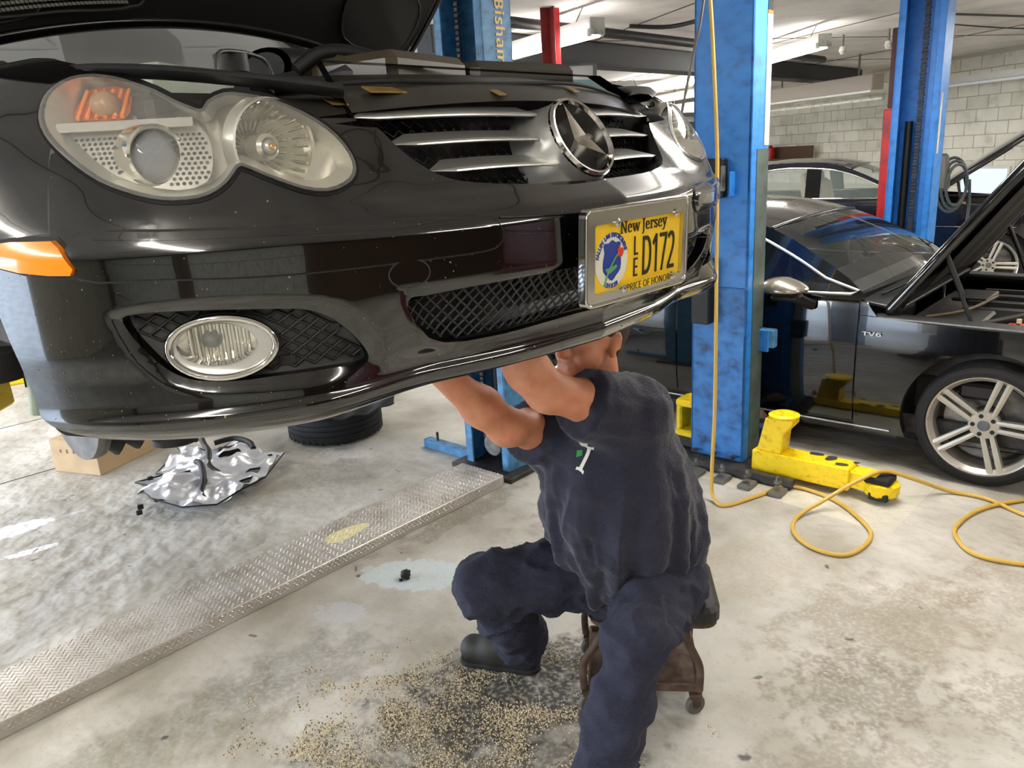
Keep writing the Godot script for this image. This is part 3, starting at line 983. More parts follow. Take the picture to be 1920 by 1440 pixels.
func part_lump(p: Vector3) -> void:
	var o := thing("oily_rag_scrap", "small black oily scrap lying in the pale patch", "debris", p)
	var b := MB.new()
	var nz := FastNoiseLite.new()
	nz.frequency = 30.0
	var fn := func(a: float, c: float) -> Vector3:
		var th := a * TAU
		var ph := c * PI
		var d := Vector3(sin(ph) * cos(th), cos(ph), sin(ph) * sin(th))
		return d * (0.021 + 0.012 * nz.get_noise_3dv(d * 0.05)) * Vector3(1, 0.95, 1.1) + UP * 0.02
	part("scrap", b.grid(18, 12, fn, UP * 0.02, false, true), M.dark, o)
	part("crumb", MB.new().box(Vector3(0.014, 0.01, 0.016), at(-0.02, 0.005, 0.018, 0.4), 0.003), M.dark, o)

func granules() -> void:
	var b := MB.new()
	var oct := [Vector3(1, 0, 0), Vector3(-1, 0, 0), Vector3(0, 0, 1), Vector3(0, 0, -1)]
	for s in [Vector3.UP, Vector3.DOWN]:
		for k in [[0, 2], [2, 1], [1, 3], [3, 0]]:
			b.flat(oct[k[0]] * 0.5, oct[k[1]] * 0.5, s * 0.4, oct[k[0]] + oct[k[1]] + s)
	var nz := FastNoiseLite.new()
	nz.frequency = 2.6
	nz.seed = 12
	nz.fractal_octaves = 4
	var spots := []
	var tries := 0
	while spots.size() < 26000 and tries < 160000:
		tries += 1
		var x := rng.randf_range(-0.95, 0.55)
		var z := rng.randf_range(-2.75, -1.55)
		var d := Vector2((x + 0.28) / 0.52, (z + 1.98) / 0.42).length()
		var den := 0.95 - d * 0.85 + nz.get_noise_2d(x * 1.6, z * 1.6) * 1.1
		if x < -0.45 and z < -2.1: den += 0.1
		if rng.randf() < den * den * signf(den):
			spots.append(Vector2(x, z))
	var mm := MultiMesh.new()
	mm.transform_format = MultiMesh.TRANSFORM_3D
	mm.use_colors = true
	mm.mesh = b.mesh()
	mm.instance_count = spots.size()
	for i in spots.size():
		var s := rng.randf_range(0.0030, 0.0070)
		mm.set_instance_transform(i, Transform3D(Basis.from_euler(Vector3(rng.randf() * 3, rng.randf() * 6, rng.randf() * 3)).scaled(Vector3.ONE * s), Vector3(spots[i].x, s * 0.3, spots[i].y)))
		var dirty := rng.randf() < 0.30
		var t := rng.randf_range(0.75, 1.2)
		mm.set_instance_color(i, Color(0.16, 0.14, 0.11) if dirty else Color(0.92 * t, 0.88 * t, 0.80 * t))
	var mi := MultiMeshInstance3D.new()
	mi.name = "absorbent_granules"
	mi.multimesh = mm
	mi.material_override = M.granule
	add_child(mi)
	tag(mi, "beige oil absorbent granules scattered over a dark oil stain", "granules", "", "stuff")

# ---------------------------------------------------------------- two-post lifts
# post in its own frame: opening towards -x (open = -1) or +x, z along the cars
func post(o: Node3D, c: Vector3, open: float, w: float, deep: float, high: float, outer: Material) -> Node3D:
	var p := Node3D.new()
	p.name = numbered("post", o)
	o.add_child(p, true)
	p.position = c
	var th := 0.014
	part("back_plate", MB.new().box(Vector3(th, high - 0.95, w), at(-open * (deep * 0.5 - th * 0.5), 0.475 + high * 0.5, 0), 0.003), outer, p)
	part("lower_back_plate", MB.new().box(Vector3(th, 0.95, w), at(-open * (deep * 0.5 - th * 0.5), 0.475, 0), 0.003), M.lift_scuffed if outer == M.lift_blue else outer, p)
	for s in [-1, 1]:
		part("side_plate", MB.new().box(Vector3(deep, high, th), at(0, high * 0.5, s * (w * 0.5 - th * 0.5)), 0.003), outer, p)
		part("flange", MB.new().box(Vector3(th, high, 0.05), at(open * (deep * 0.5 - th * 0.5), high * 0.5, s * (w * 0.5 - 0.028)), 0.003), outer, p)
	return p

func chain(p: Node3D, x: float, z: float, y0: float, y1: float, w := 0.03) -> void:
	var b := MB.new()
	var n := int((y1 - y0) / 0.026)
	for i in n:
		var y := y0 + (i + 0.5) * 0.026
		b.box(Vector3(0.016, 0.021, w if i % 2 else w * 0.8), at(x, y, z), 0.003)
	part("chain", b, M.iron, p)

func foot(o: Node3D, p: Vector3, d: Vector3) -> void:
	part("anchor_pad", MB.new().bar(p - d * 0.05 + UP * 0.012, p + d * 0.05 + UP * 0.012, 0.07, 0.024, 0.005), M.conduit, o)
	part("anchor_bolt", MB.new().lathe([Vector2(0.02, 0.0), Vector2(0.02, 0.012), Vector2(0.012, 0.014), Vector2(0.011, 0.035), Vector2(0, 0.037)], at(p.x, 0.024, p.z), 6), M.steel, o)

func lifts() -> void:
	# --- lift under the raised sports car
	var o := thing("car_lift", "blue two-post car lift raising the black sports car", "car lift", Vector3(-0.092, 0, -4.164), YAW)
	var hi := 2.80
	for k in 2:
		var x0 := 0.0 if k == 0 else -3.55
		var op := -1.0 if k == 0 else 1.0
		var p := post(o, Vector3(x0, 0.03, 0), op, 0.33, 0.21, hi, M.lift_blue if k == 1 else M.lift_worn)
		part("base_plate", MB.new().box(Vector3(0.34, 0.028, 0.46), at(0.0, -0.015, 0), 0.004), M.iron, p)
		part("lift_cylinder", MB.new().tube([Vector3(0.0, 0.25, 0.02), Vector3(0.0, 1.6, 0.02)], 0.032, 12), M.black_gloss, p)
		chain(p, -0.05 * -op, -0.05, 0.12, 2.6)
		part("pulley", MB.new().lathe([Vector2(0, -0.018), Vector2(0.062, -0.018), Vector2(0.066, -0.010), Vector2(0.05, 0.0), Vector2(0.066, 0.010), Vector2(0.062, 0.018), Vector2(0, 0.018)], Transform3D(Basis(Vector3.RIGHT, PI / 2 * 0.0) * Basis(Vector3.FORWARD, PI / 2), Vector3(op * 0.07, 0.13, 0.03)), 24), M.steel, p)
		part("pulley_bracket", MB.new().box(Vector3(0.03, 0.22, 0.07), at(op * 0.05, 0.2, 0.03), 0.004), M.black, p)
		part("carriage", MB.new().box(Vector3(0.14, 0.55, 0.24), at(op * 0.02, 1.42, 0), 0.01), M.black, p)
		for s in [-1, 1]:
			var ang: float = 0.55
			var a0 := Vector3(op * 0.10, 1.215, s * 0.13)
			var a1 := Vector3(op * (1.0), 1.235, s * 0.95)
			part("swing_arm", MB.new().bar(a0, a1, 0.10, 0.07, 0.006), M.yellow, p)
			part("arm_pad", MB.new().lathe([Vector2(0, 0), Vector2(0.06, 0), Vector2(0.06, 0.06), Vector2(0, 0.06)], at(a1.x, 1.27, a1.z), 16), M.rubber, p)
		if k == 0:
			# maker's name in cast letters down the outer face, as painted on the lift
			var tm := MB.new().add(letters("Bishamon", 0.062, 0.004, false, true))
			part("lettering", tm, mat(Color(0.78, 0.66, 0.42), 0.5), p, Transform3D(Basis(Vector3(0, -1, 0), Vector3(1, 0, 0), Vector3(0, 0, 1)), Vector3(0.015, 2.19, 0.167)))
			part("logo_mark", MB.new().box(Vector3(0.05, 0.05, 0.004), at(0.03, 2.47, 0.167), 0.001).box(Vector3(0.03, 0.03, 0.004), at(-0.01, 2.46, 0.167), 0.001), mat(Color(0.78, 0.66, 0.42), 0.5), p)
	part("floor_leg", MB.new().box(Vector3(0.06, 0.055, 0.46), at(-0.02, 0.0285, -0.37), 0.004), M.lift_worn, o)
	part("leg_pin", MB.new().tube([Vector3(-0.02, 0.05, -0.50), Vector3(-0.02, 0.11, -0.50)], 0.008, 8), M.iron, o)
	part("floor_leg", MB.new().box(Vector3(0.05, 0.05, 0.36), at(0.16, 0.026, 0.36), 0.004), M.iron, o)
	# checker plate bridge between the posts
	var pl := Vector3(-0.19, 0, 0.04)
	part("bridge_plate", MB.new().box(Vector3(3.2, 0.06, 0.315), at(-1.80, 0.0305, 0.052), 0.004), M.plate_steel, o)
	tread(o, "bridge_tread", Vector3(-3.40, 0.0605, -0.10), Vector3.RIGHT, Vector3.BACK, 3.2, 0.305, UP, M.plate_steel)
	tread(o, "bridge_side_tread", Vector3(-3.40, 0.055, 0.2097), Vector3.RIGHT, Vector3.DOWN, 3.2, 0.048, Vector3.BACK, M.plate_steel)
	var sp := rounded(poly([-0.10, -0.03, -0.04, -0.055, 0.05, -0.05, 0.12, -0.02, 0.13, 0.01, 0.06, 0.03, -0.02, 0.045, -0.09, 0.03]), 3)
	part("pale_patch", MB.new().prism(sp, 0.0, 0.0012, Transform3D(Basis(Vector3(1, 0, 0), Vector3(0, 0, 1), Vector3(0, -1, 0)), Vector3(-1.13, 0.0615, 0.06))), mat(Color(0.86, 0.83, 0.62), 0.5), o)  # thin pale yellow patch on the bridge plate
	# --- lift of the black coupe
	o = thing("car_lift", "blue two-post car lift with yellow arms beside the black coupe", "car lift", Vector3(1.173, 0, -4.086), YAW)
	var p1 := post(o, Vector3(0, 0.035, 0), 1.0, 0.31, 0.20, hi, M.lift_blue)
	part("side_face", MB.new().box(Vector3(0.13, 1.62, 0.003), at(0.03, 0.82, 0.1565)), M.lift_grey, p1)
	part("base_plate", MB.new().box(Vector3(0.42, 0.032, 0.50), at(0.03, -0.018, -0.03), 0.004), M.iron, p1)
	part("base_rail", MB.new().box(Vector3(0.05, 0.05, 0.76), at(-0.205, -0.008, 0.10), 0.005), M.iron, p1)
	var dec := part("warning_decal", MB.new().box(Vector3(0.055, 0.60, 0.0015), at(0.068, 1.945, 0.157)), M.white_worn, p1)
	part("decal_header", MB.new().box(Vector3(0.055, 0.06, 0.002), at(0.068, 2.29, 0.157)), M.ink, dec)
	part("decal_stripe", MB.new().box(Vector3(0.055, 0.018, 0.002), at(0.068, 2.252, 0.157)), mat(Color(0.85, 0.33, 0.08), 0.5), dec)
	# latch housing and carriage on the back of the post
	part("latch_box", MB.new().box(Vector3(0.06, 0.19, 0.13), at(-0.12, 1.50, -0.03), 0.006), M.black, p1)
	part("latch_label", MB.new().box(Vector3(0.004, 0.11, 0.04), at(-0.152, 1.49, -0.06)), M.beige, p1)
	part("latch_bracket", MB.new().box(Vector3(0.05, 0.12, 0.012), at(-0.12, 1.47, 0.07), 0.003), M.lift_blue, p1)
	part("latch_roller", MB.new().tube([Vector3(-0.155, 1.44, 0.04), Vector3(-0.155, 1.56, 0.04)], 0.012, 10), M.steel, p1)
	part("release_box", MB.new().box(Vector3(0.09, 0.34, 0.10), at(-0.13, 0.93, -0.07), 0.006), M.black, p1)
	part("stop_bracket", MB.new().box(Vector3(0.05, 0.10, 0.09), at(0.09, 0.66, 0.19), 0.006), M.lift_worn, p1)
	part("stop_plate", MB.new().box(Vector3(0.012, 0.12, 0.06), at(0.06, 0.65, 0.18), 0.004), M.lift_blue, p1)
	for q in [-0.01, 0.14, 0.28, 0.44]:
		foot(p1, Vector3(-0.30, -0.035, q), Vector3(1, 0, 0))
	for q in [-0.11, 0.0, 0.11]:
		part("weld_nut", MB.new().lathe([Vector2(0.016, 0), Vector2(0.016, 0.012), Vector2(0, 0.014)], at(-0.128, 0.026, q), 6), M.iron, p1)
	# yellow swing arm with a raised bracket and a rubber pad
	var arm := Node3D.new()
	arm.name = "swing_arm"
	p1.add_child(arm)
	arm.position = Vector3(-0.085, -0.03, 0.23)
	part("arm_tube", MB.new().box(Vector3(0.13, 0.115, 0.50), at(0.0, 0.085, 0.25), 0.006), M.yellow, arm)
	part("inner_tube", MB.new().box(Vector3(0.10, 0.085, 0.18), at(0.0, 0.085, 0.53), 0.006), M.yellow, arm)
	part("arm_bracket", MB.new().prism(poly([0.02, 0.14, 0.06, 0.32, 0.13, 0.335, 0.20, 0.335, 0.20, 0.30, 0.16, 0.25, 0.15, 0.14]), -0.05, 0.05, Transform3D(Basis(Vector3(0, 0, 1), UP, Vector3(-1, 0, 0)), Vector3.ZERO), 0.006), M.yellow, arm)
	part("bracket_cap", MB.new().lathe([Vector2(0, 0), Vector2(0.075, 0), Vector2(0.078, 0.012), Vector2(0.06, 0.02), Vector2(0, 0.022)], at(0.0, 0.33, 0.14), 20), M.yellow, arm)
	part("pad_holder", MB.new().lathe([Vector2(0, 0.02), Vector2(0.075, 0.02), Vector2(0.08, 0.03), Vector2(0.08, 0.075), Vector2(0.05, 0.08), Vector2(0, 0.08)], at(0, 0.01, 0.635), 24), M.yellow, arm)
	part("rubber_pad", MB.new().box(Vector3(0.115, 0.035, 0.12), at(0, 0.105, 0.625), 0.008), M.rubber, arm)
	part("arm_end", MB.new().box(Vector3(0.05, 0.04, 0.09), at(-0.05, 0.035, 0.64), 0.006), M.black, arm)
	for q in [[0.05, 0.30, 0.07, 0.02], [0.03, 0.38, 0.05, 0.035], [-0.02, 0.45, 0.06, 0.02], [0.04, 0.50, 0.03, 0.012]]:
		part("bare_patch", MB.new().prism(rounded(poly([-q[3], -q[2] * 0.4, q[3] * 0.6, -q[2] * 0.5, q[3], q[2] * 0.3, 0.0, q[2] * 0.5, -q[3] * 0.8, q[2] * 0.2]), 2), 0.0, 0.0006, Transform3D(Basis(Vector3(1, 0, 0), Vector3(0, 0, 1), Vector3(0, -1, 0)), Vector3(q[0], 0.1434, q[1]))), M.iron, arm)
	# rear arm: open yellow yoke
	var yk := Node3D.new()
	yk.name = "swing_arm_001"
	p1.add_child(yk)
	yk.position = Vector3(0.02, 0.0, -0.20)
	part("yoke_top", MB.new().box(Vector3(0.16, 0.04, 0.16), at(0, 0.26, 0), 0.01), M.yellow, yk)
	part("yoke_foot", MB.new().box(Vector3(0.16, 0.04, 0.16), at(0, 0.08, 0), 0.01), M.yellow, yk)
	part("yoke_back", MB.new().box(Vector3(0.12, 0.22, 0.035), at(0, 0.17, -0.07), 0.01), M.yellow, yk)
	part("yoke_pin", MB.new().box(Vector3(0.09, 0.14, 0.06), at(0.01, 0.17, 0.03), 0.006), M.lift_blue, yk)
	part("lower_rail", MB.new().box(Vector3(0.14, 0.06, 0.2), at(0, 0.03, 0), 0.006), M.iron, yk)
	# far post, open towards us, with chain, red guard and worn flanges
	var p2 := post(o, Vector3(3.2, 0.035, 0), -1.0, 0.34, 0.22, hi, M.lift_blue)
	chain(p2, -0.05, 0.02, 0.6, 2.75, 0.045)
	part("lift_cylinder", MB.new().tube([Vector3(0.02, 0.3, -0.07), Vector3(0.02, 1.75, -0.07)], 0.03, 12), M.black, p2)
	part("safety_bar", MB.new().box(Vector3(0.02, 2.5, 0.05), at(-0.02, 1.45, 0.08), 0.003), M.lift_blue, p2)
	part("red_guard", MB.new().box(Vector3(0.05, 1.35, 0.075), at(-0.02, 1.18, -0.215), 0.006), M.lift_red, p2)
	part("guard_top", MB.new().box(Vector3(0.04, 0.6, 0.07), at(0.03, 2.16, -0.21), 0.006), mat(Color(0.30, 0.17, 0.16), 0.7), p2)
	part("decal", MB.new().box(Vector3(0.05, 0.45, 0.0015), at(-0.06, 1.72, 0.1715)), M.white_worn, p2)
	part("bridge_plate", MB.new().box(Vector3(2.95, 0.05, 0.36), at(1.62, 0.0255, -0.05), 0.004), M.iron, o)
	tread(o, "bridge_tread", Vector3(0.2, 0.0505, -0.22), Vector3.RIGHT, Vector3.BACK, 1.4, 0.34, UP, M.iron)
	part("hub_valve", MB.new().lathe([Vector2(0, 0), Vector2(0.05, 0), Vector2(0.055, 0.03), Vector2(0.03, 0.06), Vector2(0, 0.065)], at(0.20, 0.18, 0.10), 12), M.rust, o)
	part("hub_block", MB.new().box(Vector3(0.14, 0.16, 0.16), at(0.18, 0.10, 0.10), 0.008), M.lift_navy, o)

# ---------------------------------------------------------------- raised black sports car
# own axes: x across (towards its left side), y up, z forward; skin(s, y, lift) with s the way round the plan outline
var plan_a: Curve1
var plan_f: Curve1
var plan_len := 0.0
var off_front: Curve1
var off_corner: Curve1
var off_side: Curve1
var mix_corner: Curve1
var mix_side: Curve1
var dents := []

func setup_skin() -> void:
	var pl := [[0, 0], [0.2, -0.018], [0.4, -0.068], [0.55, -0.122], [0.65, -0.175], [0.72, -0.228], [0.78, -0.292], [0.83, -0.372], [0.87, -0.475], [0.897, -0.62], [0.91, -0.8], [0.918, -1.2], [0.92, -2.0], [0.92, -3.3], [0.89, -3.8], [0.80, -4.15], [0.6, -4.33], [0.3, -4.40], [0.0, -4.41]]
	var t := [0.0]
	var a := []
	var f := []
	for i in pl.size():
		a.append(float(pl[i][0])); f.append(float(pl[i][1]))
		if i > 0:
			t.append(t[-1] + Vector2(pl[i][0] - pl[i - 1][0], pl[i][1] - pl[i - 1][1]).length())
	plan_a = Curve1.new(t, a)
	plan_f = Curve1.new(t, f)
	plan_len = t[-1]
	off_front = Curve1.new([1.34, 1.355, 1.365, 1.375, 1.387, 1.398, 1.41, 1.44, 1.48, 1.53, 1.60, 1.62, 1.645, 1.66, 1.69, 1.72, 1.755, 1.79, 1.83, 1.88], [-0.12, -0.085, -0.068, -0.06, -0.055, -0.06, -0.055, -0.03, -0.01, 0.0, 0.0, -0.008, -0.04, -0.062, -0.088, -0.11, -0.133, -0.157, -0.2, -0.30])
	off_corner = Curve1.new([1.34, 1.355, 1.365, 1.375, 1.387, 1.398, 1.41, 1.44, 1.48, 1.53, 1.60, 1.64, 1.68, 1.72, 1.76, 1.80, 1.83, 1.88], [-0.06, -0.025, -0.01, 0.0, 0.004, 0.0, -0.002, -0.002, 0.0, 0.0, 0.0, -0.012, -0.03, -0.05, -0.078, -0.115, -0.15, -0.26])
	off_side = Curve1.new([1.34, 1.37, 1.40, 1.5, 1.6, 1.7, 1.76, 1.80, 1.83, 1.855, 1.88], [-0.05, -0.02, -0.005, 0.0, 0.0, -0.01, -0.025, -0.045, -0.07, -0.11, -0.2])
	mix_corner = Curve1.new([0, 0.38, 0.62, 12.0], [0, 0, 1, 1])
	mix_side = Curve1.new([0, 0.80, 1.15, 12.0], [0, 0, 1, 1])

func depth_inside(p: Vector2, pg: PackedVector2Array) -> float:
	if not Geometry2D.is_point_in_polygon(p, pg):
		return 0.0
	var d := 9.0
	for i in pg.size():
		d = minf(d, p.distance_to(Geometry2D.get_closest_point_to_segment(p, pg[i], pg[(i + 1) % pg.size()])))
	return d

func skin(s: float, y: float, lift := 0.0) -> Vector3:
	var x := absf(s)
	var g := signf(s)
	var w1 := mix_corner.f(x)
	var w2 := mix_side.f(x)
	var o := 0.0
	if w1 < 1.0: o += (1.0 - w1) * off_front.f(y)
	if w1 > 0.0: o += w1 * ((1.0 - w2) * off_corner.f(y) + w2 * off_side.f(y))
	for d in dents:
		var bb: Rect2 = d[2]
		var q := Vector2(x * -1.0, y)
		if bb.has_point(q):
			var k := depth_inside(q, d[0])
			o -= d[1] * smoothstep(0.0, 0.045, k)
	var e := 0.01
	var tx := plan_a.f(x + e) - (plan_a.f(x - e) if x > e else -plan_a.f(e - x))
	var tf := plan_f.f(x + e) - plan_f.f(absf(x - e))
	var l := sqrt(tx * tx + tf * tf)
	o += lift
	return Vector3(g * (plan_a.f(x) - tf / l * o), y, plan_f.f(x) + tx / l * o) if s != 0.0 else Vector3(0, y, o)

func skin_normal(s: float, y: float) -> Vector3:
	return (skin(s + 0.002, y) - skin(s - 0.002, y)).cross(skin(s, y + 0.002) - skin(s, y - 0.002)).normalized()

func add_dent(pg: PackedVector2Array, deep: float) -> void:
	var r := Rect2(pg[0], Vector2.ZERO)
	for p in pg:
		r = r.expand(p)
	dents.append([pg, deep, r])

func sub(called: String, parent: Node, label := "") -> Node3D:
	var o := Node3D.new()
	o.name = numbered(called, parent)
	parent.add_child(o, true)
	if label: o.set_meta("label", label)
	return o

func sports_car() -> void:
	setup_skin()
	var car := thing("sports_car", "black convertible sports car raised on the lift with its hood open", "car", Vector3(0.2187, 0, -1.3643), YAW)
	var K := skin
	var HL := rounded(poly([-0.916, 1.838, -0.877, 1.837, -0.826, 1.828, -0.771, 1.812, -0.737, 1.797, -0.706, 1.785, -0.694, 1.783, -0.685, 1.794, -0.659, 1.804, -0.63, 1.802, -0.587, 1.793, -0.546, 1.776, -0.512, 1.754, -0.491, 1.73, -0.483, 1.705, -0.49, 1.687, -0.51, 1.675, -0.539, 1.669, -0.572, 1.674, -0.602, 1.686, -0.626, 1.697, -0.649, 1.708, -0.658, 1.702, -0.669, 1.69, -0.686, 1.679, -0.709, 1.672, -0.739, 1.671, -0.768, 1.675, -0.801, 1.685, -0.835, 1.699, -0.87, 1.72, -0.902, 1.743, -0.923, 1.761, -0.939, 1.781, -0.946, 1.801, -0.945, 1.816, -0.935, 1.83]), 2)
	var GR := rounded(poly([-0.455, 1.762, -0.42, 1.752, -0.402, 1.73, -0.384, 1.709, -0.365, 1.692, -0.344, 1.678, -0.312, 1.668, -0.248, 1.66, -0.157, 1.655, -0.05, 1.653, 0.05, 1.653, 0.157, 1.655, 0.248, 1.66, 0.312, 1.668, 0.344, 1.678, 0.365, 1.692, 0.384, 1.709, 0.402, 1.73, 0.42, 1.752, 0.455, 1.762]), 2)
	GR.resize(GR.size() - 2)
	GR.append(Vector2(0.46, 1.86)); GR.append(Vector2(-0.46, 1.86))
	var FG := rounded(poly([-0.825, 1.529, -0.80, 1.534, -0.764, 1.534, -0.712, 1.531, -0.634, 1.524, -0.594, 1.518, -0.565, 1.505, -0.541, 1.484, -0.521, 1.459, -0.510, 1.437, -0.518, 1.428, -0.561, 1.43, -0.647, 1.432, -0.69, 1.432, -0.738, 1.437, -0.766, 1.446, -0.787, 1.462, -0.804, 1.483, -0.819, 1.507]), 3)
	var IN := poly([-0.451, 1.508, -0.42, 1.514, -0.333, 1.518, -0.235, 1.52, -0.12, 1.521, 0.0, 1.521, 0.12, 1.521, 0.235, 1.52, 0.333, 1.518, 0.42, 1.514, 0.451, 1.508, 0.450, 1.499, 0.438, 1.474, 0.411, 1.446, 0.38, 1.432, 0.335, 1.425, 0.256, 1.424, 0.172, 1.427, 0.084, 1.429, 0.0, 1.430, -0.084, 1.429, -0.172, 1.427, -0.256, 1.424, -0.335, 1.425, -0.38, 1.432, -0.411, 1.446, -0.438, 1.474, -0.450, 1.499])
	add_dent(rounded(poly([-0.838, 1.541, -0.846, 1.532, -0.842, 1.514, -0.835, 1.496, -0.819, 1.464, -0.792, 1.436, -0.757, 1.419, -0.705, 1.41, -0.595, 1.403, -0.50, 1.402, -0.478, 1.416, -0.484, 1.45, -0.505, 1.495, -0.545, 1.528, -0.60, 1.542, -0.70, 1.551, -0.80, 1.548]), 2), 0.014)
	add_dent(poly([-0.468, 1.535, -0.462, 1.50, -0.447, 1.468, -0.415, 1.432, -0.362, 1.406, -0.30, 1.397, 0.02, 1.396, 0.02, 1.535]), 0.016)
	var holes := [grown(HL, 0.005), grown(mirror(HL), 0.005), GR, FG, mirror(FG), IN]
	# bumper cover
	var half := [0.0, 1.362, -0.2, 1.366, -0.45, 1.362, -0.6, 1.353, -0.75, 1.348, -0.9, 1.362, -0.955, 1.378, -0.978, 1.396, -0.984, 1.438, -0.990, 1.472, -0.998, 1.502, -1.005, 1.534, -1.018, 1.58, -1.03, 1.629, -0.979, 1.631, -0.928, 1.634, -0.903, 1.636, -0.906, 1.677, -0.911, 1.709, -0.911, 1.735, -0.86, 1.76, -0.56, 1.766, -0.47, 1.766]
	var out := poly(half)
	var mo := mirror(out)
	mo.resize(mo.size() - 1)
	out.append_array(mo)
	var bc := MB.new().patch(K, Rect2(-1.04, 1.345, 2.08, 0.43), 240, 100, out, holes)
	part("bumper_cover", bc, M.paint, car)
	for h in [FG, mirror(FG), IN]:
		part("opening_rim", MB.new().wall(K, h, 0.0, -0.022), M.black_gloss, car)
	part("grille_rim", MB.new().wall(K, GR, 0.0, -0.03), M.black_gloss, car)
	# lower edge rolled under the lip
	var le := MB.new().grid(120, 4, func(a, b): 
		var s := lerpf(-0.955, 0.955, a)
		var y := 1.362
		var p := skin(s, lerpf(1.366, 1.350, b))
		p.z -= b * 0.10
		return p, Vector3(0, 1.6, -0.6))
	part("lip_underside", le, M.black, car)
	# body sides with the wheel arches cut out
	for sg in [-1, 1]:
		var fp := poly([-0.905, 1.640, -0.93, 1.638, -0.979, 1.635, -1.034, 1.632, -1.10, 1.40, -1.5, 1.375, -4.9, 1.375, -5.05, 1.42, -5.05, 1.875, -1.10, 1.875, -1.02, 1.868, -0.956, 1.856, -0.915, 1.842, -0.90, 1.80, -0.913, 1.74])
		var arch := ellipse(Vector2(-1.388, 1.50), 0.40, 0.40, 40)
		var arch2 := ellipse(Vector2(-3.95, 1.50), 0.38, 0.38, 40)
		var hl := grown(HL, 0.005)
		if sg > 0:
			fp = mirror(fp); arch = mirror(arch); arch2 = mirror(arch2); hl = mirror(hl)
		var r := Rect2(-5.1 if sg < 0 else 0.88, 1.37, 4.22, 0.51)
		part("fender", MB.new().patch(K, r, 150, 36, fp, [arch, arch2, hl]), M.paint, car)
		part("arch_lip", MB.new().wall(K, arch, 0.0, -0.03, true, 0.0, 1.39), M.black, car)
		# pale inner edge of the wheel-arch liner
		var lip := []
		for i in 15:
			var an := PI + lerpf(-0.30, 0.26, i / 14.0)
			lip.append(skin(sg * (1.388 + cos(an) * 0.402), 1.50 + sin(an) * 0.402, -0.012))
		part("liner_edge", MB.new().tube(lip, 0.010, 8), mat(Color(0.55, 0.60, 0.54), 0.5), car)
		# side moulding with rounded end
		var md := rounded(poly([-0.868, 1.636, -0.76, 1.634, -0.629, 1.629, -0.487, 1.624, -0.366, 1.618, -0.312, 1.614, -0.294, 1.602, -0.290, 1.588, -0.300, 1.574, -0.33, 1.569, -0.42, 1.568, -0.54, 1.568, -0.65, 1.570, -0.767, 1.577, -0.868, 1.584]), 3)
		var mi := grown(md, -0.010)
		var sm := poly([-1.02, 1.628, -0.979, 1.630, -0.955, 1.632, -0.894, 1.631, -0.884, 1.622, -0.868, 1.596, -0.873, 1.588, -0.902, 1.589, -0.945, 1.594, -0.985, 1.603, -1.02, 1.614])
		var tow := ellipse(Vector2(-0.445, 1.550), 0.031, 0.020, 28)
		if sg > 0:
			md = mirror(md); mi = mirror(mi); sm = mirror(sm)
		var mr := Rect2(-0.88 if sg < 0 else 0.28, 1.56, 0.60, 0.08)
		var mo2 := sub("bumper_moulding", car)
		part("base", MB.new().patch(K, mr, 60, 8, md, [], 0.0035).wall(K, md, -0.002, 0.0035, false), M.paint, mo2)
		part("face", MB.new().patch(K, mr, 60, 8, mi, [], 0.0075).wall(K, mi, 0.003, 0.0075, false, 0.0), M.paint, mo2)
		part("groove", MB.new().patch(K, mr, 60, 8, grown(md, 0.003), [md], 0.0008), M.dark, mo2)
		var sr := Rect2(-1.03 if sg < 0 else 0.86, 1.58, 0.17, 0.06)
		var smk := sub("side_marker", car, "amber side marker lamp")
		part("amber_lens", MB.new().patch(K, sr, 20, 8, sm, [], 0.010).wall(K, sm, -0.002, 0.010, false), M.amber, smk)
		part("marker_seat", MB.new().patch(K, sr, 20, 8, grown(sm, 0.005), [sm], 0.001), M.dark, smk)
		if sg < 0:
			var tc := sub("tow_eye_cover", car)
			part("cap", MB.new().patch(K, Rect2(-0.49, 1.52, 0.09, 0.06), 14, 10, grown(tow, -0.0012), [], 0.0016), M.paint, tc)
			part("cap_gap", MB.new().patch(K, Rect2(-0.49, 1.52, 0.09, 0.06), 14, 10, grown(tow, 0.0012), [grown(tow, -0.0012)], 0.0009), M.plastic, tc)
		headlight(car, HL, sg)
		fog(car, FG, sg)
	var seam := []
	for i in 33:
		var s := lerpf(-0.290, 0.290, i / 32.0)
		seam.append(skin(s, 1.604 + 0.12 * s * s, 0.0012))
	part("bumper_seam", MB.new().tube(seam, 0.0016, 6), M.black_gloss, car)
	# dried dirt flecks on the paint
	var fleck := MB.new().box(Vector3(1, 0.3, 1)).mesh()
	var spots := []
	while spots.size() < 520:
		var s := rng.randf_range(-0.97, 0.6)
		var y := rng.randf_range(1.37, 1.76)
		if rng.randf() < 0.4 * (1.0 - smoothstep(1.40, 1.62, y)) + 0.15:
			var ok := Geometry2D.is_point_in_polygon(Vector2(s, y), out)
			for h in holes:
				ok = ok and not Geometry2D.is_point_in_polygon(Vector2(s, y), h)
			if ok: spots.append(Vector2(s, y))
	var fm := MultiMesh.new()
	fm.transform_format = MultiMesh.TRANSFORM_3D
	fm.mesh = fleck
	fm.instance_count = spots.size()
	for i in spots.size():
		var p: Vector2 = spots[i]
		var lift := 0.0085 if p.y > 1.57 and p.y < 1.636 and absf(p.x) > 0.29 else 0.0006
		var sz := rng.randf_range(0.0006, 0.0013) * (2.0 if rng.randf() < 0.06 else 1.0)
		var fx := along(skin(p.x, p.y, lift), skin_normal(p.x, p.y))
		fm.set_instance_transform(i, Transform3D(fx.basis.rotated(fx.basis.y, rng.randf() * 3.0).scaled_local(Vector3(sz, sz, sz * rng.randf_range(0.6, 1.6))), fx.origin))
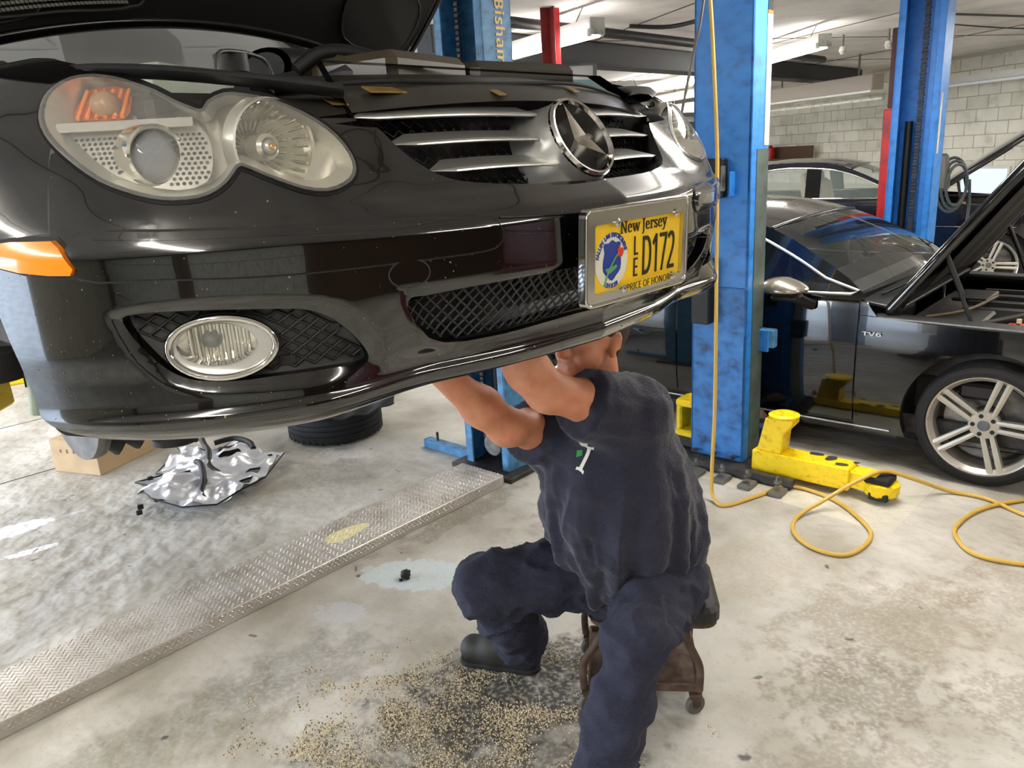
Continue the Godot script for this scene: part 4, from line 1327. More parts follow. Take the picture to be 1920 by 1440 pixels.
	var fi := MultiMeshInstance3D.new()
	fi.name = "dirt_flecks"
	fi.multimesh = fm
	fi.material_override = mat(Color(0.50, 0.46, 0.34), 0.9)
	fi.set_meta("kind", "stuff")
	car.add_child(fi)
	grille(car, GR, IN)
	plate(car)
	hood(car)
	engine_bay(car)
	rest_of_car(car)

func headlight(car: Node3D, HL: PackedVector2Array, sg: int) -> void:
	var K := skin
	var o := sub("headlight", car, "clear double-lobed headlight with amber indicator")
	var hl := HL if sg < 0 else mirror(HL)
	var q := func(p: PackedVector2Array) -> PackedVector2Array: return p if sg < 0 else mirror(p)
	var r := Rect2(-0.96 if sg < 0 else 0.46, 1.655, 0.50, 0.195)
	part("gasket", MB.new().patch(K, r, 50, 20, grown(hl, 0.006), [grown(hl, -0.004)], 0.001), M.black_gloss, o)
	part("lens", MB.new().patch(K, r, 50, 20, hl, [], 0.006), M.lens, o)
	part("lens_rim", MB.new().wall(K, hl, -0.02, 0.006, false), M.lens, o)
	part("housing_wall", MB.new().wall(K, grown(hl, -0.003), 0.0, -0.062, true, -0.012), M.bezel, o)
	# floor of the housing; the bowl of the round lobe is let into it
	var bowl_c := Vector2(0.598 * sg, 1.732)
	part("housing_back", MB.new().patch(K, r, 50, 20, grown(hl, -0.003), [ellipse(bowl_c, 0.066, 0.060, 28)], -0.055), M.bezel, o)
	# outer lobe: shelf, perforated mask, projector, amber indicator
	var shelf := MB.new()
	shelf.grid(24, 4, func(a, b): return skin(sg * lerpf(0.925, 0.712, a), 1.774, lerpf(-0.055, -0.012, b)), skin(sg * 0.82, 1.60))
	shelf.grid(24, 2, func(a, b): return skin(sg * lerpf(0.925, 0.712, a), lerpf(1.774, 1.762, b), -0.012), skin(sg * 0.82, 1.77, -0.3))
	part("divider_shelf", shelf, M.bezel, o)
	var mask: PackedVector2Array = q.call(rounded(poly([-0.925, 1.762, -0.85, 1.764, -0.76, 1.764, -0.705, 1.762, -0.690, 1.740, -0.688, 1.715, -0.70, 1.690, -0.74, 1.682, -0.80, 1.694, -0.85, 1.715, -0.89, 1.738]), 2))
	var pc := Vector2(0.776 * sg, 1.7265)
	part("perforated_mask", MB.new().patch(K, r, 44, 18, mask, [ellipse(pc, 0.041, 0.038, 28)], -0.026), M.bezel, o)
	var dots := MB.new()
	for i in 30:
		for j in 11:
			var s := -0.925 + i * 0.0088 + (0.0044 if j % 2 else 0.0)
			var y := 1.690 + j * 0.0062
			var pp := Vector2(s * -sg, y)
			pp.x = absf(s) * sg
			if Geometry2D.is_point_in_polygon(pp, grown(mask, -0.004)) and (Vector2(absf(s), y) - Vector2(0.776, 1.7265)).length() > 0.043:
				var c := skin(pp.x, y, -0.0253)
				var nn := skin_normal(pp.x, y)
				var tx := UP.cross(nn).normalized()
				var ty := nn.cross(tx)
				for k in 7:
					var a0 := TAU * k / 7.0
					var a1 := TAU * (k + 1) / 7.0
					dots.tri(c, c + (tx * cos(a0) + ty * sin(a0)) * 0.0026, c + (tx * cos(a1) + ty * sin(a1)) * 0.0026, nn, nn, nn)
	part("perforations", dots, M.dark, o)
	var f0 := skin(pc.x, pc.y, -0.03)
	var fx := Transform3D(Basis(Vector3(1, 0, 0), Vector3(0, 0, 1), Vector3(0, -1, 0)), f0)
	part("projector_ring", MB.new().lathe([Vector2(0.034, -0.02), Vector2(0.034, 0.012), Vector2(0.037, 0.016), Vector2(0.040, 0.012), Vector2(0.042, -0.02)], fx, 36), M.reflector, o)
	part("projector_tunnel", MB.new().lathe([Vector2(0, -0.028), Vector2(0.034, -0.022), Vector2(0.034, 0.01)], fx, 32, true), M.plastic, o)
	part("projector_lens", MB.new().lathe([Vector2(0, 0.021), Vector2(0.010, 0.0195), Vector2(0.020, 0.015), Vector2(0.028, 0.008), Vector2(0.033, 0.0)], fx, 32, true), M.lens_ball, o)
	var am: PackedVector2Array = q.call(rounded(poly([-0.925, 1.782, -0.90, 1.778, -0.838, 1.778, -0.832, 1.795, -0.84, 1.812, -0.87, 1.824, -0.915, 1.822, -0.928, 1.805]), 2))
	part("indicator_reflector", MB.new().patch(K, r, 40, 16, am, [], -0.040), M.amber_dim, o)
	var flutes := MB.new()
	for k in 6:
		var s := 0.842 + k * 0.015
		flutes.tube([skin(sg * s, 1.780, -0.038), skin(sg * (s + 0.004), 1.818, -0.038)], 0.0032, 5)
	part("indicator_flutes", flutes, M.amber, o)
	var bx := Transform3D(fx.basis, skin(sg * 0.876, 1.797, -0.036))
	part("indicator_bulb", MB.new().lathe([Vector2(0, 0.020), Vector2(0.010, 0.018), Vector2(0.017, 0.010), Vector2(0.019, 0.0), Vector2(0.019, -0.008)], bx, 24, true), mat(Color(0.62, 0.47, 0.33), 0.3), o)
	var sq := MB.new()
	for k in 3:
		sq.box(Vector3(0.008, 0.006, 0.004), Transform3D(Basis.IDENTITY, skin(sg * (0.800 - 0.012 * (k % 2)), 1.786 + 0.009 * k, -0.05)), 0.001)
	part("indicator_sockets", sq, M.reflector, o)
	var wing: PackedVector2Array = q.call(poly([-0.80, 1.785, -0.745, 1.778, -0.715, 1.776, -0.722, 1.79, -0.76, 1.80]))
	part("dark_blade", MB.new().patch(K, r, 30, 12, wing, [], -0.046), M.plastic_grey, o)
	# inner lobe: bowl reflector and bulb
	var cx := Transform3D(Basis(Vector3(1, 0, 0), Vector3(0, 0, 1), Vector3(0, -1, 0)), skin(bowl_c.x, bowl_c.y, -0.058))
	part("bowl_reflector", MB.new().lathe([Vector2(0.004, -0.052), Vector2(0.02, -0.048), Vector2(0.038, -0.034), Vector2(0.053, -0.012), Vector2(0.061, 0.012)], cx, 40, true), M.reflector, o)
	part("bowl_ring", MB.new().lathe([Vector2(0.060, 0.010), Vector2(0.062, 0.014), Vector2(0.064, 0.011), Vector2(0.068, -0.01)], cx, 40), M.bezel, o)
	var fl := MB.new()
	for k in 28:
		var a := TAU * k / 28.0
		fl.tube([cx * Vector3(cos(a) * 0.022, -0.045, sin(a) * 0.022), cx * Vector3(cos(a) * 0.046, -0.026, sin(a) * 0.046), cx * Vector3(cos(a) * 0.058, 0.004, sin(a) * 0.058)], [0.0010, 0.002, 0.0028], 4)
	part("bowl_flutes", fl, M.reflector, o)
	part("bulb", MB.new().lathe([Vector2(0, 0.002), Vector2(0.008, 0.0), Vector2(0.010, -0.006), Vector2(0.009, -0.02), Vector2(0.009, -0.05)], cx, 20, true), M.silver, o)
	part("bulb_cap", MB.new().lathe([Vector2(0, 0.006), Vector2(0.004, 0.005), Vector2(0.005, 0.0)], cx, 16, true), mat(Color(0.85, 0.62, 0.22), 0.15, 0.8), o)
	part("bulb_ring", MB.new().lathe([Vector2(0.010, -0.010), Vector2(0.013, -0.004), Vector2(0.018, -0.010), Vector2(0.018, -0.04)], cx, 24), M.bezel, o)

func fog(car: Node3D, FG: PackedVector2Array, sg: int) -> void:
	var K := skin
	var fg := FG if sg < 0 else mirror(FG)
	var r := Rect2(-0.84 if sg < 0 else 0.49, 1.42, 0.35, 0.12)
	var ring := ellipse(Vector2(sg * 0.7085, 1.4785), 0.070, 0.0405, 36, 0.03 * sg)
	var lens := ellipse(Vector2(sg * 0.7155, 1.4830), 0.052, 0.0285, 32, 0.03 * sg)
	var fgr := sub("fog_grille", car)
	part("grille_back", MB.new().patch(K, r, 30, 12, fg, [grown(ring, 0.004)], -0.020), M.plastic, fgr)
	# diamond ribs
	var ribs := MB.new()
	for dirn in [-1.0, 1.0]:
		for k in range(-14, 30):
			var pts := []
			for j in 25:
				var s := 0.50 + j * 0.0145
				var y: float = 1.42 + dirn * (s - 0.66) * 0.62 + k * 0.018 - 0.10
				var p := Vector2(sg * s, y)
				if Geometry2D.is_point_in_polygon(p, fg) and not Geometry2D.is_point_in_polygon(p, ring):
					pts.append(skin(sg * s, y, -0.018))
				else:
					if pts.size() > 1: ribs.tube(pts, 0.0022, 5)
					pts = []
			if pts.size() > 1: ribs.tube(pts, 0.0022, 5)
	part("diamond_ribs", ribs, M.black, fgr)
	part("grille_window", MB.new().box(Vector3(0.02, 0.012, 0.004), Transform3D(Basis(UP, 0.5 * sg), skin(sg * 0.625, 1.447, -0.017))), M.dark, fgr)
	part("grille_window", MB.new().box(Vector3(0.012, 0.009, 0.004), Transform3D(Basis(UP, 0.5 * sg), skin(sg * 0.552, 1.485, -0.017))), M.dark, fgr)
	var o := sub("fog_lamp", car, "oval chrome-ringed fog lamp")
	part("surround", MB.new().patch(K, r, 40, 16, grown(ring, 0.004), [lens], -0.006).wall(K, grown(ring, 0.004), -0.02, -0.006, false), M.plastic_grey, o)
	var rb := []
	for p in ring:
		rb.append(skin(p.x, p.y, 0.0))
	part("chrome_ring", MB.new().tube(rb, 0.0052, 8, true), M.chrome, o)
	part("inner_cone", MB.new().wall(K, lens, 0.0, -0.03, true, 0.0), M.chrome, o)
	part("bezel", MB.new().patch(K, r, 40, 16, grown(ring, -0.003), [lens], -0.003), M.silver, o)
	part("reflector", MB.new().patch(K, r, 36, 16, lens, [], -0.030), M.reflector, o)
	var fl := MB.new()
	for k in 9:
		var s := 0.675 + k * 0.010
		fl.tube([skin(sg * s, 1.456, -0.026), skin(sg * s, 1.510, -0.026)], 0.0032, 5)
	part("flutes", fl, M.reflector, o)
	part("bulb", MB.new().lathe([Vector2(0, 0.008), Vector2(0.010, 0.004), Vector2(0.012, -0.01)], Transform3D(Basis(Vector3(1, 0, 0), Vector3(0, 0, 1), Vector3(0, -1, 0)), skin(sg * 0.722, 1.486, -0.02)), 18, true), M.plastic, o)
	part("lens", MB.new().patch(K, r, 36, 16, lens, [], -0.002), M.lens, o)

func grille(car: Node3D, GR: PackedVector2Array, IN: PackedVector2Array) -> void:
	var K := skin
	var o := sub("grille", car)
	part("radiator_core", MB.new().patch(K, Rect2(-0.47, 1.64, 0.94, 0.17), 50, 14, GR, [], -0.15), M.steel, o)
	var net := MB.new()
	for row in 9:
		var pts := []
		for k in 75:
			if absf(-0.44 + k * 0.0119) < 0.115:
				if pts.size() > 1:
					net.tube(pts, 0.0016, 4)
				pts = []
				continue
			pts.append(skin(-0.44 + k * 0.0119, 1.657 + row * 0.0145 + (0.0048 if (k + row) % 2 else -0.0048), -0.062))
		net.tube(pts, 0.0016, 4)
	part("grille_mesh", net, M.plastic, o)
	# three silver bars either side of the star
	for sg in [-1, 1]:
		for e in [[1.768, 0.452], [1.727, 0.402], [1.685, 0.352]]:
			var y: float = e[0]
			var sec := [[-0.006, -0.0055], [0.006, -0.004], [0.0075, -0.0015], [0.004, 0.0015], [-0.003, 0.0028], [-0.034, 0.0145], [-0.036, 0.011], [-0.012, 0.000], [-0.006, -0.0055]]
			var n := 40
			var b := MB.new()
			for i in n:
				var q := []
				for t in [i, i + 1]:
					var s: float = sg * lerpf(0.066, e[1], float(t) / n)
					var w := minf(1.0, (e[1] - absf(s)) / 0.05 + 0.12)
					var row := []
					for c in sec:
						row.append(skin(s, y + c[1] * w + 0.003 * sin(float(t) / n * PI), c[0] * w - 0.012))
					q.append(row)
				for k in sec.size() - 1:
					var a: Vector3 = q[0][k]
					var nn: Vector3 = (q[1][k] - a).cross(q[0][k + 1] - a).normalized() * sg
					b.quad(a, q[1][k], q[1][k + 1], q[0][k + 1], nn)
			part("grille_bar", b, M.silver, o)
	# star badge
	var c := Vector3(0, 1.7235, -0.098)
	var yv := Vector3(0, 0.130, -0.071).normalized()
	var zv := Vector3(0, 0.071, 0.130).normalized()
	var fx := Transform3D(Basis(Vector3.RIGHT, yv, zv), c)
	var fy := Transform3D(Basis(Vector3.RIGHT, zv, -yv), c)
	var bd := sub("star_badge", car)
	part("badge_housing", MB.new().lathe([Vector2(0.102, -0.075), Vector2(0.088, -0.045), Vector2(0.079, -0.018), Vector2(0.0765, 0.0)], fy, 48, true), M.silver, bd)
	part("badge_ring", MB.new().lathe([Vector2(0.0765, -0.004), Vector2(0.0765, 0.004), Vector2(0.073, 0.010), Vector2(0.069, 0.009), Vector2(0.0665, 0.003), Vector2(0.0660, -0.030)], fy, 56), M.chrome, bd)
	part("badge_dish", MB.new().lathe([Vector2(0, -0.030), Vector2(0.0660, -0.028)], fy, 40), mat(Color(0.03, 0.033, 0.045), 0.35), bd)
	var st := MB.new()
	for k in 3:
		var a := PI / 2 + TAU * k / 3.0
		var tip := fx * (Vector3(cos(a), sin(a), 0) * 0.068 + Vector3(0, 0, -0.003))
		var apex := fx * Vector3(0, 0, 0.012)
		for s in [-1.0, 1.0]:
			var b: float = a + s * PI / 3.0
			var vv := fx * (Vector3(cos(b), sin(b), 0) * 0.0080 + Vector3(0, 0, -0.008))
			st.flat(apex, tip, vv, zv)
	part("three_pointed_star", st, M.star, bd)
	# lower intake behind the number plate
	var lo := sub("lower_intake", car)
	part("cooler_core", MB.new().patch(K, Rect2(-0.46, 1.42, 0.92, 0.11), 40, 10, IN, [], -0.15), M.steel, lo)
	var ln := MB.new()
	for dirn in [-1.0, 1.0]:
		for k in range(-30, 31):
			var pts := []
			for j in 13:
				var y := 1.42 + j * 0.0088
				var s: float = k * 0.0215 + dirn * (y - 1.47) * 1.05
				if Geometry2D.is_point_in_polygon(Vector2(s, y), IN):
					pts.append(skin(s, y, -0.022))
			if pts.size() > 1:
				ln.tube(pts, 0.0021, 4)
	part("intake_mesh", ln, M.plastic, lo)

func plate(car: Node3D) -> void:
	var o := sub("license_plate", car, "yellow number plate in a chrome frame")
	# plate leans a little; local frame: x across, y up, z forward
	o.transform = Transform3D(Basis(UP, -0.018) * Basis(Vector3.RIGHT, 0.046), Vector3(0.0, 1.5338, 0.012))
	var outer := round_rect(0.311, 0.159, 0.014)
	var inner := round_rect(0.268, 0.112, 0.004, 3, Vector2(0.004, -0.003))
	var fr := MB.new()
	var ring := Geometry2D.clip_polygons(outer, inner)
	# frame as four bevelled rails round the opening
	var cut := PackedVector2Array()
	for p in outer: cut.append(p)
	cut.append(outer[0])
	cut.append(inner[0])
	for i in inner.size():
		cut.append(inner[inner.size() - 1 - i])
	var base := Geometry2D.triangulate_polygon(cut)
	for t in base.size() / 3:
		var a := cut[base[t * 3]]
		var b := cut[base[t * 3 + 1]]
		var c := cut[base[t * 3 + 2]]
		fr.tri(Vector3(a.x, a.y, 0.010), Vector3(b.x, b.y, 0.010), Vector3(c.x, c.y, 0.010), Vector3.BACK, Vector3.BACK, Vector3.BACK)
	for i in outer.size():
		var a := outer[i]
		var b := outer[(i + 1) % outer.size()]
		var d := (b - a)
		fr.quad(Vector3(a.x, a.y, -0.004), Vector3(b.x, b.y, -0.004), Vector3(b.x, b.y, 0.010), Vector3(a.x, a.y, 0.010), Vector3(d.y, -d.x, 0).normalized())
	for i in inner.size():
		var a := inner[i]
		var b := inner[(i + 1) % inner.size()]
		var d := (b - a)
		fr.quad(Vector3(a.x, a.y, 0.0), Vector3(b.x, b.y, 0.0), Vector3(b.x, b.y, 0.010), Vector3(a.x, a.y, 0.010), Vector3(-d.y, d.x, 0).normalized())
	part("chrome_frame", fr, M.chrome, o)
	var rim := []
	for p in outer:
		rim.append(Vector3(p.x * 0.985, p.y * 0.975, 0.010))
	part("frame_bead", MB.new().tube(rim, 0.0032, 6, true), M.chrome, o)
	part("plate_back", MB.new().prism(round_rect(0.30, 0.15, 0.01), -0.006, 0.0), M.dark, o)
	part("yellow_plate", MB.new().box(Vector3(0.292, 0.142, 0.0016), at(0, 0, 0.002)), M.plate_yellow, o)
	part("state_name", MB.new().add(letters("New Jersey", 0.0195, 0.0012, true), at(0.020, 0.0405, 0.004)), M.ink, o)
	var num := MB.new()
	var xs := [0.030, 0.058, 0.083, 0.110]
	for i in 4:
		num.add(letters("D172"[i], 0.068, 0.0014), Transform3D(Basis.from_scale(Vector3(0.54, 1.0, 1.0)), Vector3(xs[i], -0.015, 0.004)))
	part("number", num, M.ink, o)
	var le := MB.new()
	le.add(letters("L", 0.032, 0.0014), Transform3D(Basis.from_scale(Vector3(0.68, 1.0, 1.0)), Vector3(-0.005, 0.006, 0.004)))
	le.add(letters("E", 0.032, 0.0014), Transform3D(Basis.from_scale(Vector3(0.68, 1.0, 1.0)), Vector3(-0.005, -0.031, 0.004)))
	part("series_letters", le, M.ink, o)
	# emblem: shield and rose in a pale oval with lettering round it
	var ec := Vector2(-0.075, -0.010)
	part("emblem_oval", MB.new().prism(ellipse(ec, 0.046, 0.046, 36), 0.0028, 0.0036), M.plate_white, o)
	var shd := rounded(poly([-0.024, 0.026, -0.018, 0.030, -0.010, 0.029, 0.0, 0.034, 0.010, 0.029, 0.018, 0.030, 0.024, 0.026, 0.021, 0.014, 0.025, 0.0, 0.024, -0.016, 0.012, -0.026, 0.0, -0.034, -0.012, -0.026, -0.024, -0.016, -0.025, 0.0, -0.021, 0.014]), 2)
	part("emblem_shield", MB.new().prism(shd, 0.0036, 0.0046, at(ec.x, ec.y, 0)), M.plate_blue, o)
	part("emblem_stem", MB.new().tube([Vector3(ec.x - 0.022, ec.y - 0.040, 0.005), Vector3(ec.x - 0.012, ec.y - 0.018, 0.0052), Vector3(ec.x + 0.006, ec.y + 0.002, 0.0052), Vector3(ec.x + 0.018, ec.y + 0.012, 0.005)], 0.0016, 6), M.plate_green, o)
	part("emblem_leaf", MB.new().prism(rounded(poly([-0.020, -0.012, -0.004, -0.011, 0.010, -0.008, 0.012, -0.012, -0.002, -0.019, -0.012, -0.021]), 2), 0.0048, 0.0056, at(ec.x, ec.y, 0)), M.plate_green, o)
	part("emblem_rose", MB.new().prism(rounded(poly([0.016, 0.006, 0.014, 0.016, 0.019, 0.024, 0.023, 0.017, 0.029, 0.019, 0.030, 0.010, 0.025, 0.004]), 2), 0.0048, 0.0060, at(ec.x, ec.y, 0)), M.plate_red, o)
	var arc := MB.new()
	var txt := "FALLEN LAW ENFORCEMENT"
	for i in txt.length():
		if txt[i] == " ": continue
		var a := lerpf(2.95, 0.35, float(i) / (txt.length() - 1))
		arc.add(letters(txt[i], 0.0078, 0.0008, false, true), Transform3D(Basis(Vector3.BACK, a - PI / 2), Vector3(ec.x + cos(a) * 0.0410, ec.y + sin(a) * 0.0425, 0.0042)))
	txt = "OFFICER"
	for i in txt.length():
		var a := lerpf(-1.95, -1.2, float(i) / (txt.length() - 1))
		arc.add(letters(txt[i], 0.0078, 0.0008, false, true), Transform3D(Basis(Vector3.BACK, a + PI / 2), Vector3(ec.x + cos(a) * 0.0405, ec.y + sin(a) * 0.0425, 0.0042)))
	part("emblem_lettering", arc, M.plate_blue, o)
	part("motto", MB.new().add(letters("PRICE OF HONOR", 0.0125, 0.0008), at(0.028, -0.0610, 0.0108)), M.ink, o)
	part("motto_strip", MB.new().box(Vector3(0.135, 0.014, 0.0006), at(0.028, -0.0605, 0.0101)), M.plate_yellow, o)
	for x in [-0.072, 0.112, -0.050, 0.104]:
		var y := 0.052 if x == -0.072 or x == 0.112 else -0.0605
		part("plate_bolt", MB.new().lathe([Vector2(0.0075, 0), Vector2(0.0075, 0.003), Vector2(0.004, 0.006), Vector2(0, 0.0065)], Transform3D(Basis(Vector3(1, 0, 0), Vector3(0, 0, 1), Vector3(0, -1, 0)), Vector3(x, y, 0.010)), 14), M.chrome, o)

func hood(car: Node3D) -> void:
	var o := sub("hood", car, "open black hood seen from its underside")
	var L := 0.84
	var ang := deg_to_rad(60.0)
	var sheet := func(u: float, v: float, lift: float) -> Vector3:
		var w := lerpf(0.62, 0.86, pow(v, 0.55))
		var x := u * w
		var y := 2.072 - 0.100 * u * u * (1.0 - v) + L * v * sin(ang)
		var z := -1.28 + L * v * cos(ang) - 0.02 * u * u + 0.05 * sin(v * PI) * 0.6
		return Vector3(x - 0.02 * (1.0 - v), y - lift * cos(ang), z + lift * sin(ang))
	part("outer_skin", MB.new().grid(40, 24, func(a, b): return sheet.call(a * 2.0 - 1.0, b, -0.02), Vector3(0, 2.2, 0)), M.paint, o)
	part("inner_panel", MB.new().grid(40, 24, func(a, b): return sheet.call(a * 2.0 - 1.0, b, 0.0 + 0.012 * sin(b * 9.0) * sin(a * PI)), Vector3(0, 2.5, -1.6)), mat(Color(0.022, 0.022, 0.024), 0.6), o)
	var edge := []
	for i in 41:
		edge.append(sheet.call(i / 20.0 - 1.0, 0.0, -0.008))
	part("rear_edge", MB.new().tube(edge, 0.017, 8), M.black_gloss, o)
	for s in [-1, 1]:
		var e2 := []
		for i in 21:
			e2.append(sheet.call(s, i / 20.0, -0.008))
		part("side_edge", MB.new().tube(e2, 0.016, 8), M.black_gloss, o)
		var pn := ellipse(Vector2.ZERO, 1, 1, 4)
		pn = rounded(poly([s * 0.62, 0.05, s * 0.86, 0.045, s * 0.93, 0.09, s * 0.90, 0.22, s * 0.66, 0.28, s * 0.56, 0.18]), 4)
		part("inner_pocket", MB.new().patch(sheet, Rect2(-1, 0, 2, 0.4), 40, 12, pn, [], 0.016, -1.0), mat(Color(0.045, 0.045, 0.048), 0.5), o)
		var ln := []
		for p in pn:
			ln.append(sheet.call(p.x, p.y, 0.017))
		part("pocket_bead", MB.new().tube(ln, 0.0025, 5, true), M.plastic, o)
		part("hinge", MB.new().bar(Vector3(s * 0.60, 2.00, -1.27), Vector3(s * 0.62, 1.86, -1.10), 0.02, 0.035, 0.004), M.black, o)
	# insulation pad; pale squares paint in the bright ceiling through its mesh
	var pad := rounded(poly([-0.84, 0.085, -0.80, 0.058, -0.70, 0.048, -0.55, 0.048, -0.42, 0.045, -0.32, 0.052, -0.26, 0.09, -0.25, 0.34, -0.82, 0.36, -0.86, 0.2]), 4)
	var bead := []
	for p in pad:
		bead.append(sheet.call(clampf(p.x, -0.97, 0.97), p.y, 0.022))
	part("pad_bead", MB.new().tube(bead, 0.004, 6, true), M.plastic, o)
	var net := MB.new()
	for i in 46:
		for j in 18:
			var p := Vector2(-0.86 + i * 0.0135 + (0.0067 if j % 2 else 0.0), 0.05 + j * 0.0135)
			if Geometry2D.is_point_in_polygon(p, grown(pad, -0.012)):
				net.box(Vector3(0.0075, 0.0075, 0.002), Transform3D(Basis(Vector3.RIGHT, -0.5), sheet.call(p.x, p.y, 0.020)))
	part("pad_light_squares", net, mat(Color(0.46, 0.46, 0.43), 0.5), o)

func engine_bay(car: Node3D) -> void:
	# panel over the radiator
	var fr := func(a: float) -> Vector3: return Vector3(a, 1.792 - 0.11 * a * a, -0.178 - 0.36 * a * a)
	var bk := func(a: float) -> Vector3: return Vector3(a, 1.846 - 0.05 * a * a, -0.300 - 0.30 * a * a)
	var sup := func(u: float, v: float) -> Vector3:
		var a := lerpf(-0.47, 0.47, u)
		var p: Vector3 = fr.call(a).lerp(bk.call(a), v)
		p.y += 0.010 * sin(v * PI)
		return p
	part("radiator_panel", MB.new().grid(48, 10, sup, Vector3(0, 1.5, -0.4)), mat(Color(0.19, 0.18, 0.165), 0.3), car)
	var seam := []
	for i in 33:
		var p: Vector3 = sup.call(i / 32.0, 0.46)
		seam.append(p + Vector3(0, 0.002 + 0.004 * sin(i * 0.35), 0.002))
	part("panel_seam", MB.new().tube(seam, 0.0035, 5), M.dark, car)
	part("panel_back", MB.new().grid(40, 3, func(u, v): return bk.call(lerpf(-0.47, 0.47, u)) + Vector3(0, -0.10 * v, -0.02 * v), Vector3(0, 1.7, 0.5)), M.black, car)
	for e in [[-0.31, 0.30, 0.075], [-0.10, 0.14, 0.02], [-0.40, 0.16, 0.03], [0.14, 0.30, 0.02]]:
		var p: Vector3 = sup.call((e[0] + 0.47) / 0.94, e[1])
		part("foil_label", MB.new().box(Vector3(e[2], 0.003, 0.024), Transform3D(Basis(Vector3.RIGHT, 0.42), p + Vector3(0, 0.003, 0.002)), 0.001), mat(Color(0.66, 0.54, 0.30), 0.3, 0.6), car)
	for sg in [-1, 1]:
		# strip along the top of the headlight
		var strip := spline([Vector3(sg * 0.40, 1.806, -0.235), Vector3(sg * 0.50, 1.822, -0.285), Vector3(sg * 0.60, 1.838, -0.36), Vector3(sg * 0.655, 1.846, -0.43), Vector3(sg * 0.68, 1.848, -0.47)], 6)
		var n := strip.size() - 1
		var b := MB.new().grid(n * 2, 8, func(u, v):
			var t: float = u * n
			var i := mini(int(t), n - 1)
			var c: Vector3 = strip[i].lerp(strip[i + 1], t - i)
			var a: float = v * TAU
			return c + Vector3(0.026 * cos(a) * 0.6 * sg, 0.010 * sin(a), 0.026 * cos(a)), strip[n / 2] + Vector3(0, -0.3, 0))
		part("headlight_seal", b, M.plastic, car)
		part("strut_tower", MB.new().lathe([Vector2(0.09, -0.06), Vector2(0.085, 0.0), Vector2(0.05, 0.012), Vector2(0.02, 0.02), Vector2(0, 0.022)], at(sg * 0.56, 1.865, -0.78), 24), M.black, car)
		part("inner_wing", MB.new().grid(12, 6, func(u, v): return Vector3(sg * lerpf(0.625, 0.58, v), 1.858 - 0.10 * v, lerpf(-0.60, -1.15, u)), Vector3(sg * 2.0, 1.8, -0.8)), M.paint, car)
		part("wing_top", MB.new().grid(16, 4, func(u, v): return Vector3(sg * lerpf(0.62, 0.705, v), 1.858 + 0.006 * sin(v * PI), lerpf(-0.60, -1.20, u)), Vector3(sg * 0.7, 1.5, -0.8)), M.paint, car)
	# black air duct, covers, hoses and reservoir
	var duct := func(u: float, v: float) -> Vector3:
		var a := u * TAU
		var x := lerpf(-0.22, 0.36, v)
		var rr := Vector2(0.10 * cos(a), 0.040 * sin(a))
		return Vector3(x, 1.895 + rr.y + 0.01 * sin(v * PI), -0.72 + rr.x - 0.10 * v)
	part("air_duct", MB.new().grid(24, 10, duct, Vector3(0.05, 1.895, -0.77), false, true), M.black, car)
	part("duct_mouth", MB.new().lathe([Vector2(0.0, 0.0), Vector2(0.035, 0.0)], Transform3D(Basis(Vector3(0, 0, 1), Vector3(-1, 0, 0), Vector3(0, -1, 0)) * Basis.from_scale(Vector3(2.2, 1, 0.9)), Vector3(-0.222, 1.895, -0.72)), 20), M.dark, car)
	part("engine_cover", MB.new().box(Vector3(0.50, 0.05, 0.42), at(0.0, 1.855, -0.62), 0.02), M.plastic, car)
	part("cover_rib", MB.new().box(Vector3(0.44, 0.02, 0.05), at(0.0, 1.885, -0.50), 0.006), M.plastic_grey, car)
	part("air_box", MB.new().box(Vector3(0.24, 0.06, 0.20), at(-0.12, 1.858, -0.45, 0.2), 0.015), mat(Color(0.24, 0.21, 0.15), 0.35), car)
	part("air_box", MB.new().box(Vector3(0.30, 0.06, 0.18), at(0.20, 1.858, -0.46, -0.1), 0.015), mat(Color(0.20, 0.19, 0.16), 0.35), car)
	part("reservoir", MB.new().box(Vector3(0.20, 0.07, 0.12), at(-0.47, 1.842, -0.62, 0.5), 0.02), mat(Color(0.62, 0.66, 0.60), 0.4), car)
	part("reservoir_cap", MB.new().lathe([Vector2(0.03, 0), Vector2(0.03, 0.03), Vector2(0, 0.032)], at(-0.36, 1.872, -0.60), 16), M.black, car)
	var hose := [Vector3(-0.28, 1.87, -0.52), Vector3(-0.23, 1.90, -0.50), Vector3(-0.16, 1.895, -0.47), Vector3(-0.10, 1.86, -0.42)]
	part("coolant_hose", MB.new().tube(spline(hose, 6), 0.013, 8), M.black, car)
	part("wire_frame", MB.new().tube(spline([Vector3(-0.42, 1.865, -0.55), Vector3(-0.40, 1.90, -0.56), Vector3(-0.30, 1.90, -0.60), Vector3(-0.28, 1.87, -0.60)], 5), 0.004, 6), M.plastic_grey, car)
	part("mirror_plate", MB.new().box(Vector3(0.10, 0.045, 0.004), at(0.43, 1.842, -0.40, -0.5, -0.4), 0.001), mat(Color(0.55, 0.68, 0.70), 0.2, 0.4), car)
	part("mirror_plate", MB.new().box(Vector3(0.06, 0.05, 0.004), at(0.52, 1.838, -0.43, -0.6, -0.4), 0.001), mat(Color(0.55, 0.68, 0.70), 0.2, 0.4), car)
	part("wiring_knot", MB.new().tube(spline([Vector3(0.55, 1.80, -0.38), Vector3(0.57, 1.835, -0.40), Vector3(0.60, 1.82, -0.41), Vector3(0.585, 1.80, -0.39), Vector3(0.56, 1.83, -0.385), Vector3(0.62, 1.81, -0.43)], 6), 0.004, 5), mat(Color(0.45, 0.43, 0.38), 0.6), car)
	part("bay_floor", MB.new().box(Vector3(1.30, 0.22, 0.86), at(0, 1.70, -0.76), 0.01), M.iron, car)
